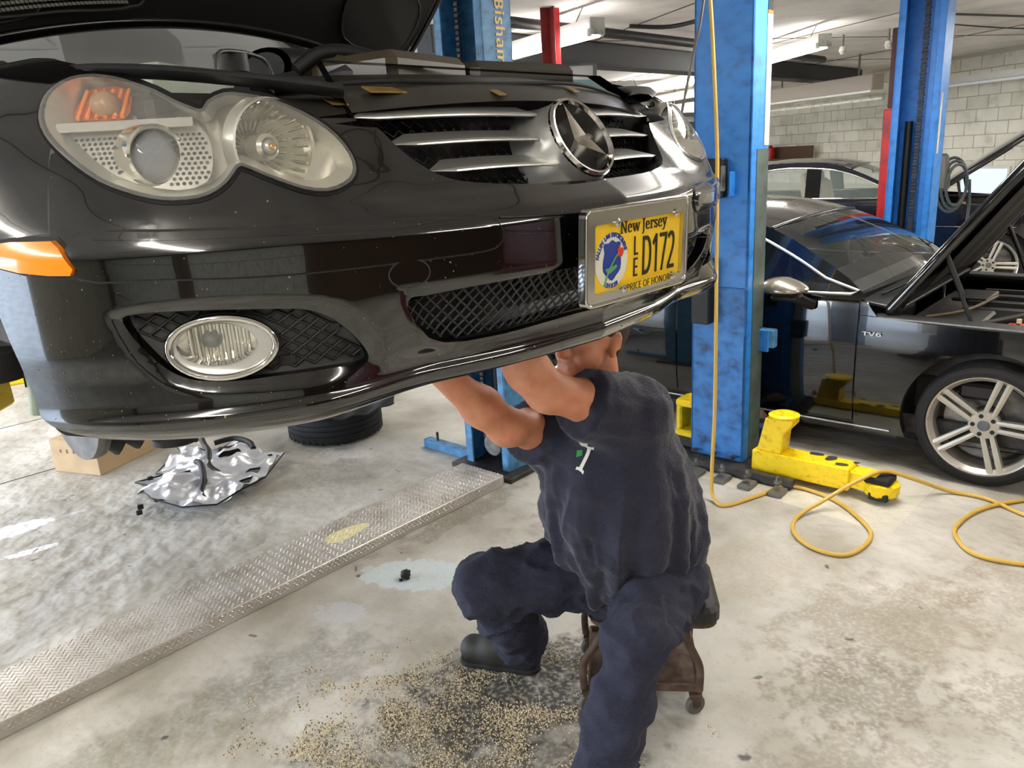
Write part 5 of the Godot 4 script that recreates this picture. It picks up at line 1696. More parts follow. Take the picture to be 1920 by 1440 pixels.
	part("front_carrier", MB.new().box(Vector3(0.92, 0.26, 0.05), at(0, 1.62, -0.36), 0.01), M.steel, car)
	# dark fillets behind the headlight tops
	for sg in [-1, 1]:
		part("lamp_backing", MB.new().box(Vector3(0.26, 0.17, 0.16), at(sg * 0.50, 1.715, -0.56, -0.3 * sg), 0.01), M.plastic, car)

func rest_of_car(car: Node3D) -> void:
	# windscreen, pillars, cabin, tail: mostly behind the open hood
	var ws := func(u: float, v: float) -> Vector3:
		var a := (u * 2.0 - 1.0)
		return Vector3(a * lerpf(0.74, 0.58, v), lerpf(1.875, 2.33, v) - 0.03 * a * a * (1 - v), lerpf(-1.31, -2.03, v) - 0.16 * a * a)
	part("windshield", MB.new().grid(30, 12, ws, Vector3(0, 1.6, -2.4)), M.windshield, car)
	for s in [0.0, 1.0]:
		var pts := []
		for i in 9:
			pts.append(ws.call(s, i / 8.0) + Vector3(0.012 * (s * 2 - 1), 0.0, 0.0))
		part("windshield_pillar", MB.new().tube(pts, 0.025, 8), M.black_gloss, car)
	part("rear_view_mirror", MB.new().box(Vector3(0.22, 0.055, 0.02), at(-0.08, 2.16, -1.80), 0.01), M.plastic_grey, car)
	part("dashboard", MB.new().box(Vector3(1.25, 0.16, 0.5), at(0, 1.85, -1.60), 0.04), M.black, car)
	part("cowl", MB.new().box(Vector3(1.34, 0.03, 0.14), at(0, 1.868, -1.26), 0.008), M.black, car)
	for s in [-1, 1]:
		part("wiper", MB.new().bar(Vector3(s * 0.3 - 0.2, 1.895, -1.30), Vector3(s * 0.3 + 0.18, 1.90, -1.32), 0.014, 0.012, 0.002), M.black, car)
	part("deck", MB.new().box(Vector3(1.50, 0.06, 1.30), at(0, 1.855, -3.62), 0.02), M.paint, car)
	part("cabin_floor", MB.new().box(Vector3(1.46, 0.35, 1.75), at(0, 1.58, -2.2), 0.02), M.plastic, car)
	for s in [-1, 1]:
		part("seat", MB.new().box(Vector3(0.48, 0.62, 0.16), at(s * 0.36, 2.0, -2.6, 0, -0.2), 0.06), M.leather, car)
		part("door_mirror", MB.new().box(Vector3(0.17, 0.12, 0.09), at(s * 0.98, 1.98, -1.62), 0.03), M.paint, car)
	part("underbody", MB.new().box(Vector3(1.40, 0.10, 3.6), at(0, 1.44, -2.45), 0.01), M.iron, car)
	part("front_undertray", MB.new().box(Vector3(1.10, 0.02, 0.36), at(0, 1.385, -0.42), 0.005), M.black, car)
	for s in [-1, 1]:
		# wheel taken off: bare hub with disc, caliper and arms hanging in the arch
		part("brake_disc", MB.new().lathe([Vector2(0, 0.012), Vector2(0.065, 0.012), Vector2(0.07, 0.0), Vector2(0.13, 0.0), Vector2(0.132, -0.012), Vector2(0.13, -0.024), Vector2(0.07, -0.024), Vector2(0, -0.024)], Transform3D(Basis(Vector3(0, 1, 0), Vector3(s, 0, 0), Vector3(0, 0, -1 * s)), Vector3(s * 0.68, 1.322, -0.80)), 36), M.steel, car)
		part("brake_caliper", MB.new().box(Vector3(0.11, 0.16, 0.10), at(s * 0.64, 1.37, -0.70), 0.02), M.black, car)
		part("control_arm", MB.new().bar(Vector3(s * 0.60, 1.25, -0.78), Vector3(s * 0.30, 1.38, -0.74), 0.07, 0.045, 0.01), M.black, car)
		part("control_arm", MB.new().bar(Vector3(s * 0.60, 1.25, -0.84), Vector3(s * 0.30, 1.40, -1.0), 0.06, 0.04, 0.01), M.black, car)
		part("spring_strut", MB.new().tube([Vector3(s * 0.50, 1.17, -0.80), Vector3(s * 0.48, 1.70, -0.80)], 0.045, 14), M.black, car)
		part("bellows", MB.new().lathe([Vector2(0.03, 0), Vector2(0.055, 0.02), Vector2(0.035, 0.04), Vector2(0.055, 0.06), Vector2(0.035, 0.08), Vector2(0.055, 0.10), Vector2(0.03, 0.12)], Transform3D(Basis(Vector3(0, -1, 0), Vector3(-s, 0, 0), Vector3(0, 0, -1)), Vector3(s * 0.64, 1.235, -0.80)), 16), M.rubber, car)
		var w := sub("rear_wheel", car)
		tyre(w, Transform3D(Basis(Vector3(0, 1, 0), Vector3(s, 0, 0), Vector3(0, 0, -1 * s)), Vector3(s * 0.78, 1.46, -3.30)), 0.32, 0.24)
		part("rim", MB.new().lathe([Vector2(0, 0.08), Vector2(0.06, 0.085), Vector2(0.18, 0.07), Vector2(0.195, 0.1)], Transform3D(Basis(Vector3(0, 1, 0), Vector3(s, 0, 0), Vector3(0, 0, -1 * s)), Vector3(s * 0.78, 1.46, -3.30)), 30), M.alloy, w)

# ---------------------------------------------------------------- cars standing on the floor
# own axes: x away from the near side, y up, z forward; the near flank is x = 0
func wheel(o: Node3D, c: Vector3, R: float, s: float, spokes := true) -> void:
	# s = -1: outer face towards -x
	var w := sub("wheel", o)
	var fx := Transform3D(Basis(Vector3(0, 1, 0), Vector3(s, 0, 0), Vector3(0, 0, -s)), c)
	tyre(w, fx, R, 0.22, 0.79)
	var r := R * 0.80
	part("rim_barrel", MB.new().lathe([Vector2(r * 0.90, -0.09), Vector2(r * 0.90, 0.07), Vector2(r * 0.97, 0.095), Vector2(r, 0.10), Vector2(r * 1.01, 0.093), Vector2(r, 0.07)], fx, 48), M.alloy, w)
	part("brake_disc", MB.new().lathe([Vector2(0, 0.0), Vector2(0.075, 0.0), Vector2(0.08, -0.012), Vector2(r * 0.78, -0.012), Vector2(r * 0.78, -0.03)], fx, 36), M.steel, w)
	part("inner_well", MB.new().lathe([Vector2(0, -0.05), Vector2(r * 0.9, -0.05)], fx, 30), M.iron, w)
	part("brake_caliper", MB.new().box(Vector3(0.08, 0.10, 0.16), fx * at(r * 0.62, -0.005, -0.05), 0.015), M.black, w)
	if not spokes:
		return
	for k in 5:
		var a := TAU * k / 5.0 + 0.31
		for e in [-1.0, 1.0]:
			# twin spokes: narrow at the hub, spread at the rim
			var i0 := Vector3(cos(a + e * 0.56) * 0.056, 0.066, sin(a + e * 0.56) * 0.056)
			var i1 := Vector3(cos(a + e * 0.14) * 0.066, 0.066, sin(a + e * 0.14) * 0.066)
			var o0 := Vector3(cos(a + e * 0.150) * r * 0.97, 0.090, sin(a + e * 0.150) * r * 0.97)
			var o1 := Vector3(cos(a + e * 0.032) * r * 0.97, 0.090, sin(a + e * 0.032) * r * 0.97)
			var dn := Vector3(0, -0.035, 0)
			var b := MB.new()
			var mi := (i0 + i1) * 0.5 + Vector3(0, 0.006, 0)
			var mo := (o0 + o1) * 0.5 + Vector3(0, 0.005, 0)
			for q in [[i0, o0, mo, mi, 1], [mi, mo, o1, i1, 1], [i0, i0 + dn, o0 + dn, o0, 0], [i1, i1 + dn, o1 + dn, o1, 0]]:
				var p: Array = q.slice(0, 4).map(func(x): return fx * x)
				var nn: Vector3 = (p[1] - p[0]).cross(p[2] - p[0]).normalized()
				if q[4] == 1:
					if nn.dot(fx.basis.y) < 0.0: nn = -nn
				else:
					var side: Vector3 = p[0] - fx * ((i0 + i1) * 0.5)
					if nn.dot(side) < 0.0: nn = -nn
				b.quad(p[0], p[1], p[2], p[3], nn)
			part("spoke", b, M.alloy, w)
	part("hub", MB.new().lathe([Vector2(0.072, 0.03), Vector2(0.072, 0.060), Vector2(0.066, 0.068), Vector2(0.03, 0.070), Vector2(0.028, 0.074), Vector2(0, 0.075)], fx, 30), M.alloy, w)
	part("hub_cap", MB.new().lathe([Vector2(0.027, 0.074), Vector2(0.024, 0.079), Vector2(0, 0.080)], fx, 20), M.grey_box, w)
	for k in 5:
		var a := TAU * k / 5.0 + 0.31 + PI / 5.0
		part("wheel_bolt", MB.new().lathe([Vector2(0.011, 0.066), Vector2(0.011, 0.072), Vector2(0, 0.073)], fx * at(cos(a) * 0.048, 0, sin(a) * 0.048), 8), M.dark, w)
		part("hub_ring", MB.new().tube(range(0, 13).map(func(i): return fx * Vector3(cos(TAU * i / 12.0) * 0.006 + cos(a) * (r * 0.985), 0.097, sin(TAU * i / 12.0) * 0.006 + sin(a) * (r * 0.985))), 0.001, 3), M.dark, w)

func car_body(o: Node3D, P: Dictionary) -> void:
	var W: float = P.w
	var belt: float = P.belt
	var lean: float = P.lean
	var base := Curve1.new([0.0, 0.17, 0.22, 0.35, 0.5, belt - 0.28, belt - 0.18, belt - 0.08, belt - 0.02, belt], [0.06, 0.05, 0.03, 0.006, 0.0, 0.0, 0.006, 0.014, 0.020, 0.030])
	var taper := Curve1.new([P.back, P.back + 0.25, P.back + 0.9, P.front - 0.8, P.front - 0.25, P.front], [0.34, 0.13, 0.0, 0.0, 0.11, 0.34])
	var near := func(z: float, y: float, lift: float) -> Vector3:
		var x := base.f(y) if y < belt else 0.030 + lean * (y - belt)
		return Vector3(x + taper.f(z) - lift, y, z)
	var far := func(z: float, y: float, lift: float) -> Vector3:
		var p: Vector3 = near.call(z, y, lift)
		return Vector3(W - p.x, p.y, p.z)
	var rail := Curve1.new(P.rail.map(func(e): return e[0]), P.rail.map(func(e): return e[1]))
	var z_cowl: float = P.cowl
	var arches := []
	for zw in P.axles:
		arches.append(ellipse(Vector2(zw, P.r * 1.0), P.r * 1.19, P.r * 1.19, 44))
	for side in [near, far]:
		var sg: float = 1.0 if side == near else -1.0
		for pn in P.panels:
			var q: PackedVector2Array = poly(pn[1])
			var r := Rect2(q[0], Vector2.ZERO)
			for p in q: r = r.expand(p)
			var b := MB.new().patch(side, r.grow(0.002), int(r.size.x / 0.045) + 2, int(r.size.y / 0.04) + 2, q, arches, 0.0, sg)
			part(pn[0], b.wall(side, q, 0.0, -0.012, false), P.paint, o)
		for a in arches:
			part("arch_lip", MB.new().wall(side, a, 0.0, -0.05, true, 0.0, 0.19), M.black, o)
		# sill with its bright line
		part("sill", MB.new().patch(side, Rect2(P.sill[0], 0.165, P.sill[1] - P.sill[0], 0.075), 40, 4, PackedVector2Array(), [], -0.004, sg), M.black_gloss, o)
		part("sill_trim", MB.new().tube(range(0, 25).map(func(i): return side.call(lerpf(P.sill[0] + 0.02, P.sill[1] - 0.03, i / 24.0), 0.208, 0.004)), 0.006, 6), P.trim, o)
		# side glass, trim round it, roof rail
		var win := poly(P.glass)
		var r2 := Rect2(win[0], Vector2.ZERO)
		for p in win: r2 = r2.expand(p)
		part("side_window", MB.new().patch(side, r2.grow(0.002), 30, 10, win, [], 0.0, sg), P.tint, o)
		var tp := []
		for p in rounded(win, 3): tp.append(side.call(p.x, p.y, 0.004))
		part("window_trim", MB.new().tube(tp, 0.0085, 6, true), P.trim, o)
		var fill := poly(P.glass_frame)
		part("roof_rail", MB.new().patch(side, Rect2(P.rail[0][0], belt - 0.005, P.rail[-1][0] - P.rail[0][0], 0.6), 60, 14, fill, [win], 0.0, sg), P.paint, o)
		if P.has("b_pillar"):
			part("door_pillar", MB.new().patch(side, r2.grow(0.002), 30, 10, Geometry2D.intersect_polygons(poly(P.b_pillar), win)[0], [], 0.003, sg), M.black_gloss, o)
	# windscreen and roof span the two rails
	var z_top: float = P.ws_top
	var span := func(u: float, z: float, bulge: float, crown: float) -> Vector3:
		var y := rail.f(z)
		var p: Vector3 = near.call(z, y, 0.0)
		var k := 1.0 - pow(absf(u * 2.0 - 1.0), 2.2)
		return Vector3(lerpf(p.x, W - p.x, u), y + crown * k, z + bulge * k)
	part("windshield", MB.new().grid(24, 12, func(a, b): return span.call(a, lerpf(z_cowl, z_top, b), lerpf(0.10, 0.05, b), 0.03), Vector3(W * 0.5, 0.5, z_top - 0.6)), P.screen, o)
	part("roof", MB.new().grid(24, 20, func(a, b): return span.call(a, lerpf(z_top, P.rear_top, b), lerpf(0.05, 0.0, b), 0.035), Vector3(W * 0.5, 0.5, z_top - 0.6)), P.paint, o)
	part("rear_window", MB.new().grid(16, 8, func(a, b): return span.call(a, lerpf(P.rear_top, P.rail[0][0], b), 0.0, 0.03), Vector3(W * 0.5, 0.5, z_top - 0.6)), M.glass_dark, o)
	part("windshield_header", MB.new().tube(range(0, 17).map(func(i): return span.call(i / 16.0, z_top, 0.05, 0.034)), 0.012, 6), M.black_gloss, o)
	part("rear_deck", MB.new().grid(16, 8, func(a, b): 
		var z := lerpf(P.rail[0][0] + 0.02, P.back + 0.02, b)
		var p: Vector3 = near.call(z, belt, 0.0)
		return Vector3(lerpf(p.x, W - p.x, a), belt + 0.03 * sin(a * PI) - 0.02 * b, z), Vector3(W * 0.5, 0.2, P.back)), P.paint, o)
	part("tail", MB.new().grid(16, 8, func(a, b): 
		var p: Vector3 = near.call(P.back, belt, 0.0)
		return Vector3(lerpf(p.x, W - p.x, a), lerpf(belt, 0.25, b), P.back - 0.08 * sin(a * PI)), Vector3(W * 0.5, 0.6, -1.0)), P.paint, o)
	part("nose", MB.new().grid(16, 8, func(a, b): 
		var p: Vector3 = near.call(P.front, 0.5, 0.0)
		return Vector3(lerpf(p.x, W - p.x, a), lerpf(P.fender_y - 0.04, 0.20, b), P.front + 0.12 * sin(a * PI) - 0.05 * b * b), Vector3(W * 0.5, 0.5, 0.0)), P.paint, o)
	part("floor_pan", MB.new().box(Vector3(W - 0.22, 0.10, P.front - P.back - 0.5), at(W * 0.5, 0.24, (P.front + P.back) * 0.5), 0.01), M.iron, o)
	part("wheel_well", MB.new().box(Vector3(W - 0.50, 0.40, 0.75), at(W * 0.5, 0.45, P.axles[0]), 0.01), M.plastic, o)
	# cabin
	part("dashboard", MB.new().box(Vector3(W - 0.28, 0.18, 0.34), at(W * 0.5, belt - 0.06, z_cowl - 0.26), 0.05), P.trim_in, o)
	part("cabin_floor", MB.new().box(Vector3(W - 0.2, 0.3, z_cowl - P.rail[0][0] - 0.3), at(W * 0.5, 0.45, (z_cowl + P.rail[0][0]) * 0.5), 0.02), M.plastic, o)
	for x in [0.27, 0.73]:
		part("front_seat", MB.new().box(Vector3(0.46, 0.60, 0.15), at(W * x, belt - 0.12, z_cowl - 1.12, 0, -0.22), 0.06), P.seat, o)
		part("headrest", MB.new().box(Vector3(0.26, 0.16, 0.09), at(W * x, belt + 0.20, z_cowl - 1.22, 0, -0.15), 0.035), P.seat, o)
	part("rear_bench", MB.new().box(Vector3(W - 0.5, 0.55, 0.15), at(W * 0.5, belt - 0.14, z_cowl - 1.95, 0, -0.25), 0.05), P.seat, o)
	var st := sub("steering_wheel", o)
	var sc := Transform3D(Basis(Vector3.RIGHT, 1.15), Vector3(W * 0.72, belt + 0.0, z_cowl - 0.42))
	part("wheel_rim", MB.new().tube(range(0, 24).map(func(i): return sc * Vector3(cos(TAU * i / 24.0) * 0.175, 0, sin(TAU * i / 24.0) * 0.175)), 0.016, 8, true), M.black, st)
	part("wheel_boss", MB.new().lathe([Vector2(0, 0.02), Vector2(0.06, 0.015), Vector2(0.07, -0.03)], sc, 20), M.plastic, st)
	for a in [0.0, PI, PI / 2]:
		part("wheel_spoke", MB.new().tube([sc * Vector3.ZERO, sc * Vector3(cos(a) * 0.17, 0, sin(a) * 0.17)], 0.014, 6), M.silver, st)
	part("inner_mirror", MB.new().box(Vector3(0.22, 0.055, 0.02), at(W * 0.5, rail.f(z_top) - 0.05, z_top + 0.14), 0.01), M.black, o)
	# engine bay under the open hood
	part("bay_floor", MB.new().box(Vector3(W - 0.30, 0.20, P.front - z_cowl - 0.15), at(W * 0.5, P.fender_y - 0.20, (P.front + z_cowl) * 0.5), 0.01), M.iron, o)
	part("cowl_panel", MB.new().box(Vector3(W - 0.22, 0.02, 0.20), at(W * 0.5, P.fender_y + 0.055, z_cowl + 0.06, 0, 0.15), 0.005), M.plastic, o)
	for x in [0.085, W - 0.085]:
		part("fender_channel", MB.new().bar(Vector3(x, P.fender_y + 0.004, z_cowl + 0.05), Vector3(x, P.fender_y - 0.012, P.front - 0.22), 0.13, 0.02, 0.006), M.plastic, o)
	part("engine_cover", MB.new().box(Vector3(0.70, 0.10, 0.62), at(W * 0.5, P.fender_y - 0.06, z_cowl + 0.62), 0.04), M.plastic, o)
	for k in 3:
		part("cover_ridge", MB.new().box(Vector3(0.05, 0.03, 0.56), at(W * 0.5 - 0.2 + k * 0.2, P.fender_y - 0.005, z_cowl + 0.62), 0.012), M.black, o)
	# hood held open
	var H: Dictionary = P.hood
	var ho := sub("hood", o, "open hood")
	var dz := cos(H.angle)
	var dy := sin(H.angle)
	var hd := func(u: float, v: float, lift: float) -> Vector3:
		var x0: float = 0.085 + 0.10 * v * v
		var k := 1.0 - pow(absf(u * 2.0 - 1.0), 2.5)
		var t: float = v * H.long
		return Vector3(lerpf(x0, W - x0, u), H.y + t * dy + (lift + 0.035 * k) * dz, H.z + t * dz - (lift + 0.035 * k) * dy)
	part("outer_skin", MB.new().grid(24, 14, func(a, b): return hd.call(a, b, 0.03), Vector3(W * 0.5, H.y - 1.0, H.z + 2.0)), P.paint, ho)
	part("inner_panel", MB.new().grid(24, 14, func(a, b): return hd.call(a, b, -0.01 - 0.02 * sin(a * PI) * sin(b * PI)), Vector3(W * 0.5, H.y + 2.0, H.z - 1.0)), M.black, ho)
	for e in [0.0, 1.0]:
		var ctr: Vector3 = hd.call(e, 0.5, 0.010)
		var eb := MB.new().grid(20, 10, func(a, b):
			var an: float = b * TAU
			return hd.call(e, a, 0.010 + 0.028 * sin(an)) + Vector3(0.016 * cos(an), 0, 0), ctr + Vector3(0.5 - e, 0, 0))
		part("side_edge", eb, P.paint, ho)
	part("front_edge", MB.new().tube(range(0, 17).map(func(i): return hd.call(i / 16.0, 1.0, 0.010)), 0.028, 8), P.paint, ho)
	part("rear_edge", MB.new().tube(range(0, 17).map(func(i): return hd.call(i / 16.0, 0.0, 0.010)), 0.024, 8), P.paint, ho)
	part("liner", MB.new().grid(18, 10, func(a, b): return hd.call(lerpf(0.12, 0.88, a), lerpf(0.12, 0.86, b), -0.045 + 0.006 * sin(a * 20.0)), Vector3(W * 0.5, H.y + 2.0, H.z - 1.0)), mat(Color(0.10, 0.085, 0.07), 0.9), ho)
	for x in [0.14, W - 0.14]:
		part("gas_strut", MB.new().tube([Vector3(x, P.fender_y - 0.02, H.z + 0.36), Vector3(x, H.y + 0.36 * dy, H.z + 0.36 * dz)], 0.010, 8), M.black, ho)
		part("strut_sleeve", MB.new().tube([Vector3(x, lerpf(P.fender_y, H.y + 0.36 * dy, 0.4), lerpf(H.z + 0.36, H.z + 0.36 * dz, 0.4)), Vector3(x, H.y + 0.36 * dy, H.z + 0.36 * dz)], 0.014, 8), M.black, ho)
		part("hinge_arm", MB.new().bar(Vector3(x, P.fender_y - 0.02, H.z - 0.02), Vector3(x, H.y + 0.10, H.z + 0.06), 0.02, 0.05, 0.005), M.black, ho)

func coupe() -> void:
	var o := thing("coupe", "black coupe with silver mirror and five twin-spoke wheels, hood open", "car", Vector3(2.2683, 0, -3.4839), YAW)
	var P := {
		"w": 1.72, "belt": 0.905, "lean": 0.55, "paint": M.paint, "trim": M.silver, "trim_in": M.plastic, "seat": M.leather, "tint": M.glass_dark, "screen": M.glass_tint,
		"front": 0.78, "back": -3.45, "cowl": -0.625, "r": 0.312, "axles": [-0.03, -2.55], "sill": [-2.15, -0.42], "fender_y": 0.795, "ws_top": -1.20, "rear_top": -2.35,
		"rail": [[-3.05, 0.93], [-2.8, 1.06], [-2.35, 1.24], [-1.9, 1.325], [-1.5, 1.30], [-1.285, 1.249], [-1.11, 1.189], [-0.918, 1.097], [-0.714, 0.985], [-0.60, 0.905]],
		"panels": [
			["door", [-1.690, 0.238, -0.640, 0.238, -0.640, 0.902, -1.690, 0.902]],
			["rear_quarter", [-3.42, 0.30, -1.698, 0.238, -1.698, 0.902, -3.42, 0.902]],
			["front_fender", [-0.632, 0.185, -0.40, 0.180, 0.40, 0.18, 0.76, 0.25, 0.76, 0.70, 0.45, 0.772, 0.09, 0.785, -0.16, 0.79, -0.42, 0.80, -0.632, 0.812]],
			["fender_corner", [-0.632, 0.815, -0.55, 0.812, -0.60, 0.875, -0.632, 0.902]],
		],
		"glass": [-0.69, 0.915, -0.836, 0.984, -0.993, 1.065, -1.154, 1.137, -1.27, 1.181, -1.5, 1.235, -1.9, 1.262, -2.3, 1.20, -2.62, 1.06, -2.80, 0.935, -1.7, 0.912],
		"glass_frame": [-0.605, 0.903, -0.714, 0.986, -0.918, 1.098, -1.11, 1.190, -1.285, 1.250, -1.5, 1.301, -1.9, 1.326, -2.35, 1.241, -2.8, 1.061, -3.04, 0.935, -3.04, 0.903],
		"hood": {"y": 0.83, "z": -0.50, "angle": 0.942, "long": 0.98},
	}
	car_body(o, P)
	wheel(o, Vector3(0.118, 0.312, -0.03), 0.312, -1.0)
	wheel(o, Vector3(0.118, 0.312, -2.55), 0.312, -1.0)
	wheel(o, Vector3(1.60, 0.312, -0.03), 0.312, 1.0, false)
	wheel(o, Vector3(1.60, 0.312, -2.55), 0.312, 1.0, false)
	for s in [0, 1]:
		var x := -0.115 if s == 0 else 1.835
		var mo := sub("door_mirror", o, "silver door mirror")
		var shell := func(a: float, b: float) -> Vector3:
			var th := a * TAU
			var ph := b * PI
			var d := Vector3(sin(ph) * cos(th), cos(ph), sin(ph) * sin(th))
			var p := Vector3(d.x * 0.105, d.y * 0.064 if d.y > 0 else d.y * 0.030, d.z * 0.132)
			if d.z > 0.0: p.y *= 1.0 - 0.35 * d.z
			return Vector3(x, 0.945, -0.985) + p
		part("mirror_cap", MB.new().grid(28, 16, shell, Vector3(x, 0.945, -0.985), false, true), mat(Color(0.72, 0.69, 0.64), 0.22, 0.9), mo)
		part("mirror_base", MB.new().box(Vector3(0.12, 0.035, 0.14), at(x, 0.905, -0.965), 0.014), M.black, mo)
		part("mirror_stalk", MB.new().bar(Vector3(x + (0.02 if s == 0 else -0.02), 0.90, -0.93), Vector3(0.02 if s == 0 else 1.70, 0.84, -0.88), 0.06, 0.05, 0.012), M.black, mo)
	part("fender_badge", MB.new().add(letters("TV6", 0.026, 0.003, false, true), Transform3D(Basis(Vector3(0, 0, 1), UP, Vector3(-1, 0, 0)) * Basis.from_scale(Vector3(1.55, 0.8, 1)), Vector3(-0.004, 0.722, -0.562))), M.silver, o)
	# loose parts showing in the engine bay
	part("intake_pipe", MB.new().tube(spline([Vector3(0.22, 0.72, 0.15), Vector3(0.30, 0.74, 0.22), Vector3(0.42, 0.73, 0.26), Vector3(0.60, 0.70, 0.22)], 6), 0.05, 14), M.plastic, o)
	part("pipe_mouth", MB.new().tube([Vector3(0.155, 0.725, 0.115), Vector3(0.205, 0.735, 0.15)], 0.056, 16, false, false), M.black, o)
	part("dipstick", MB.new().tube([Vector3(0.16, 0.755, 0.24), Vector3(0.26, 0.785, 0.10)], 0.010, 8), mat(Color(0.85, 0.72, 0.08), 0.5), o)
	part("hose_clip", MB.new().box(Vector3(0.05, 0.018, 0.035), at(0.24, 0.775, 0.005), 0.005), mat(Color(0.75, 0.10, 0.06), 0.5), o)
	part("hose_clip", MB.new().box(Vector3(0.05, 0.018, 0.035), at(0.245, 0.775, 0.052), 0.005), mat(Color(0.75, 0.10, 0.06), 0.5), o)
	part("brass_nut", MB.new().lathe([Vector2(0.012, 0), Vector2(0.012, 0.02), Vector2(0, 0.022)], at(0.14, 0.772, -0.15), 6), mat(Color(0.75, 0.62, 0.22), 0.3, 0.7), o)
	part("brass_nut", MB.new().lathe([Vector2(0.012, 0), Vector2(0.012, 0.02), Vector2(0, 0.022)], at(0.26, 0.785, 0.03), 6), mat(Color(0.80, 0.76, 0.62), 0.4), o)
	part("white_bracket", MB.new().bar(Vector3(0.34, 0.79, 0.06), Vector3(0.30, 0.76, 0.36), 0.022, 0.02, 0.004), M.white, o)
	part("white_bracket", MB.new().bar(Vector3(0.46, 0.80, 0.10), Vector3(0.62, 0.80, 0.40), 0.035, 0.02, 0.004), M.white, o)
	part("weather_seal", MB.new().tube(spline([Vector3(0.14, 0.77, -0.18), Vector3(0.24, 0.80, -0.04), Vector3(0.34, 0.82, 0.06), Vector3(0.60, 0.83, 0.12)], 6), 0.012, 8), M.plastic_grey, o)
	part("seal_strip", MB.new().tube(spline([Vector3(0.16, 0.80, -0.36), Vector3(0.36, 0.81, -0.22), Vector3(0.70, 0.83, -0.15)], 6), 0.009, 6), mat(Color(0.34, 0.27, 0.19), 0.6), o)
	part("brake_reservoir_lid", MB.new().box(Vector3(0.34, 0.03, 0.26), at(0.34, 0.775, -0.24), 0.012), M.plastic, o)
	part("brake_reservoir_lid", MB.new().box(Vector3(0.30, 0.02, 0.18), at(0.84, 0.80, -0.28), 0.01), M.black, o)
	part("wiper", MB.new().bar(Vector3(0.25, 0.885, -0.60), Vector3(0.80, 0.905, -0.545), 0.014, 0.014, 0.003), M.black, o)
	part("wiper", MB.new().bar(Vector3(0.90, 0.90, -0.56), Vector3(1.45, 0.89, -0.58), 0.014, 0.014, 0.003), M.black, o)

func sedan() -> void:
	var o := thing("sedan", "dark blue sedan with chrome window trim behind the far lift post, hood open", "car", Vector3(5.0, 0, -8.0), 1.012)
	var P := {
		"w": 1.75, "belt": 1.035, "lean": 0.50, "paint": M.paint_blue, "trim": M.chrome, "trim_in": M.beige, "seat": M.beige, "tint": M.glass_clear, "screen": M.glass_clear,
		"front": 0.85, "back": -3.7, "cowl": -0.72, "r": 0.33, "axles": [0.0, -2.75], "sill": [-2.35, -0.42], "fender_y": 0.93, "ws_top": -1.40, "rear_top": -2.75,
		"rail": [[-3.2, 1.07], [-2.9, 1.27], [-2.6, 1.385], [-2.2, 1.435], [-1.8, 1.43], [-1.5, 1.385], [-1.25, 1.28], [-1.0, 1.16], [-0.70, 1.035]],
		"panels": [
			["front_door", [-1.84, 0.238, -0.72, 0.238, -0.72, 1.032, -1.84, 1.032]],
			["rear_door", [-2.70, 0.238, -1.848, 0.238, -1.848, 1.032, -2.70, 1.032]],
			["rear_quarter", [-3.68, 0.30, -2.708, 0.24, -2.708, 1.032, -3.68, 1.02]],
			["front_fender", [-0.712, 0.185, 0.45, 0.18, 0.83, 0.25, 0.83, 0.84, 0.45, 0.91, 0.0, 0.935, -0.712, 1.0]],
		],
		"glass": [-0.86, 1.045, -1.10, 1.165, -1.35, 1.275, -1.6, 1.345, -1.9, 1.372, -2.2, 1.372, -2.6, 1.315, -2.85, 1.20, -2.95, 1.05, -1.9, 1.045],
		"glass_frame": [-0.70, 1.034, -1.0, 1.161, -1.25, 1.281, -1.5, 1.386, -1.8, 1.431, -2.2, 1.436, -2.6, 1.386, -2.9, 1.271, -3.18, 1.075, -3.18, 1.034],
		"b_pillar": [-1.70, 1.0, -1.86, 1.0, -1.88, 1.40, -1.72, 1.40],
		"hood": {"y": 1.00, "z": -0.66, "angle": 0.60, "long": 1.05},
	}
	car_body(o, P)
	wheel(o, Vector3(0.10, 0.33, 0.0), 0.33, -1.0)
	wheel(o, Vector3(0.10, 0.33, -2.75), 0.33, -1.0)
	wheel(o, Vector3(1.65, 0.33, 0.0), 0.33, 1.0, false)
	wheel(o, Vector3(1.65, 0.33, -2.75), 0.33, 1.0, false)
	part("waist_line", MB.new().tube(range(0, 14).map(func(i): return Vector3(-0.003, 0.72 + 0.004 * i, lerpf(0.2, -2.2, i / 13.0))), 0.004, 5), M.chrome, o)
	part("orange_cap", MB.new().box(Vector3(0.05, 0.03, 0.06), at(0.25, 0.95, -0.30), 0.006), mat(Color(0.80, 0.52, 0.10), 0.5), o)

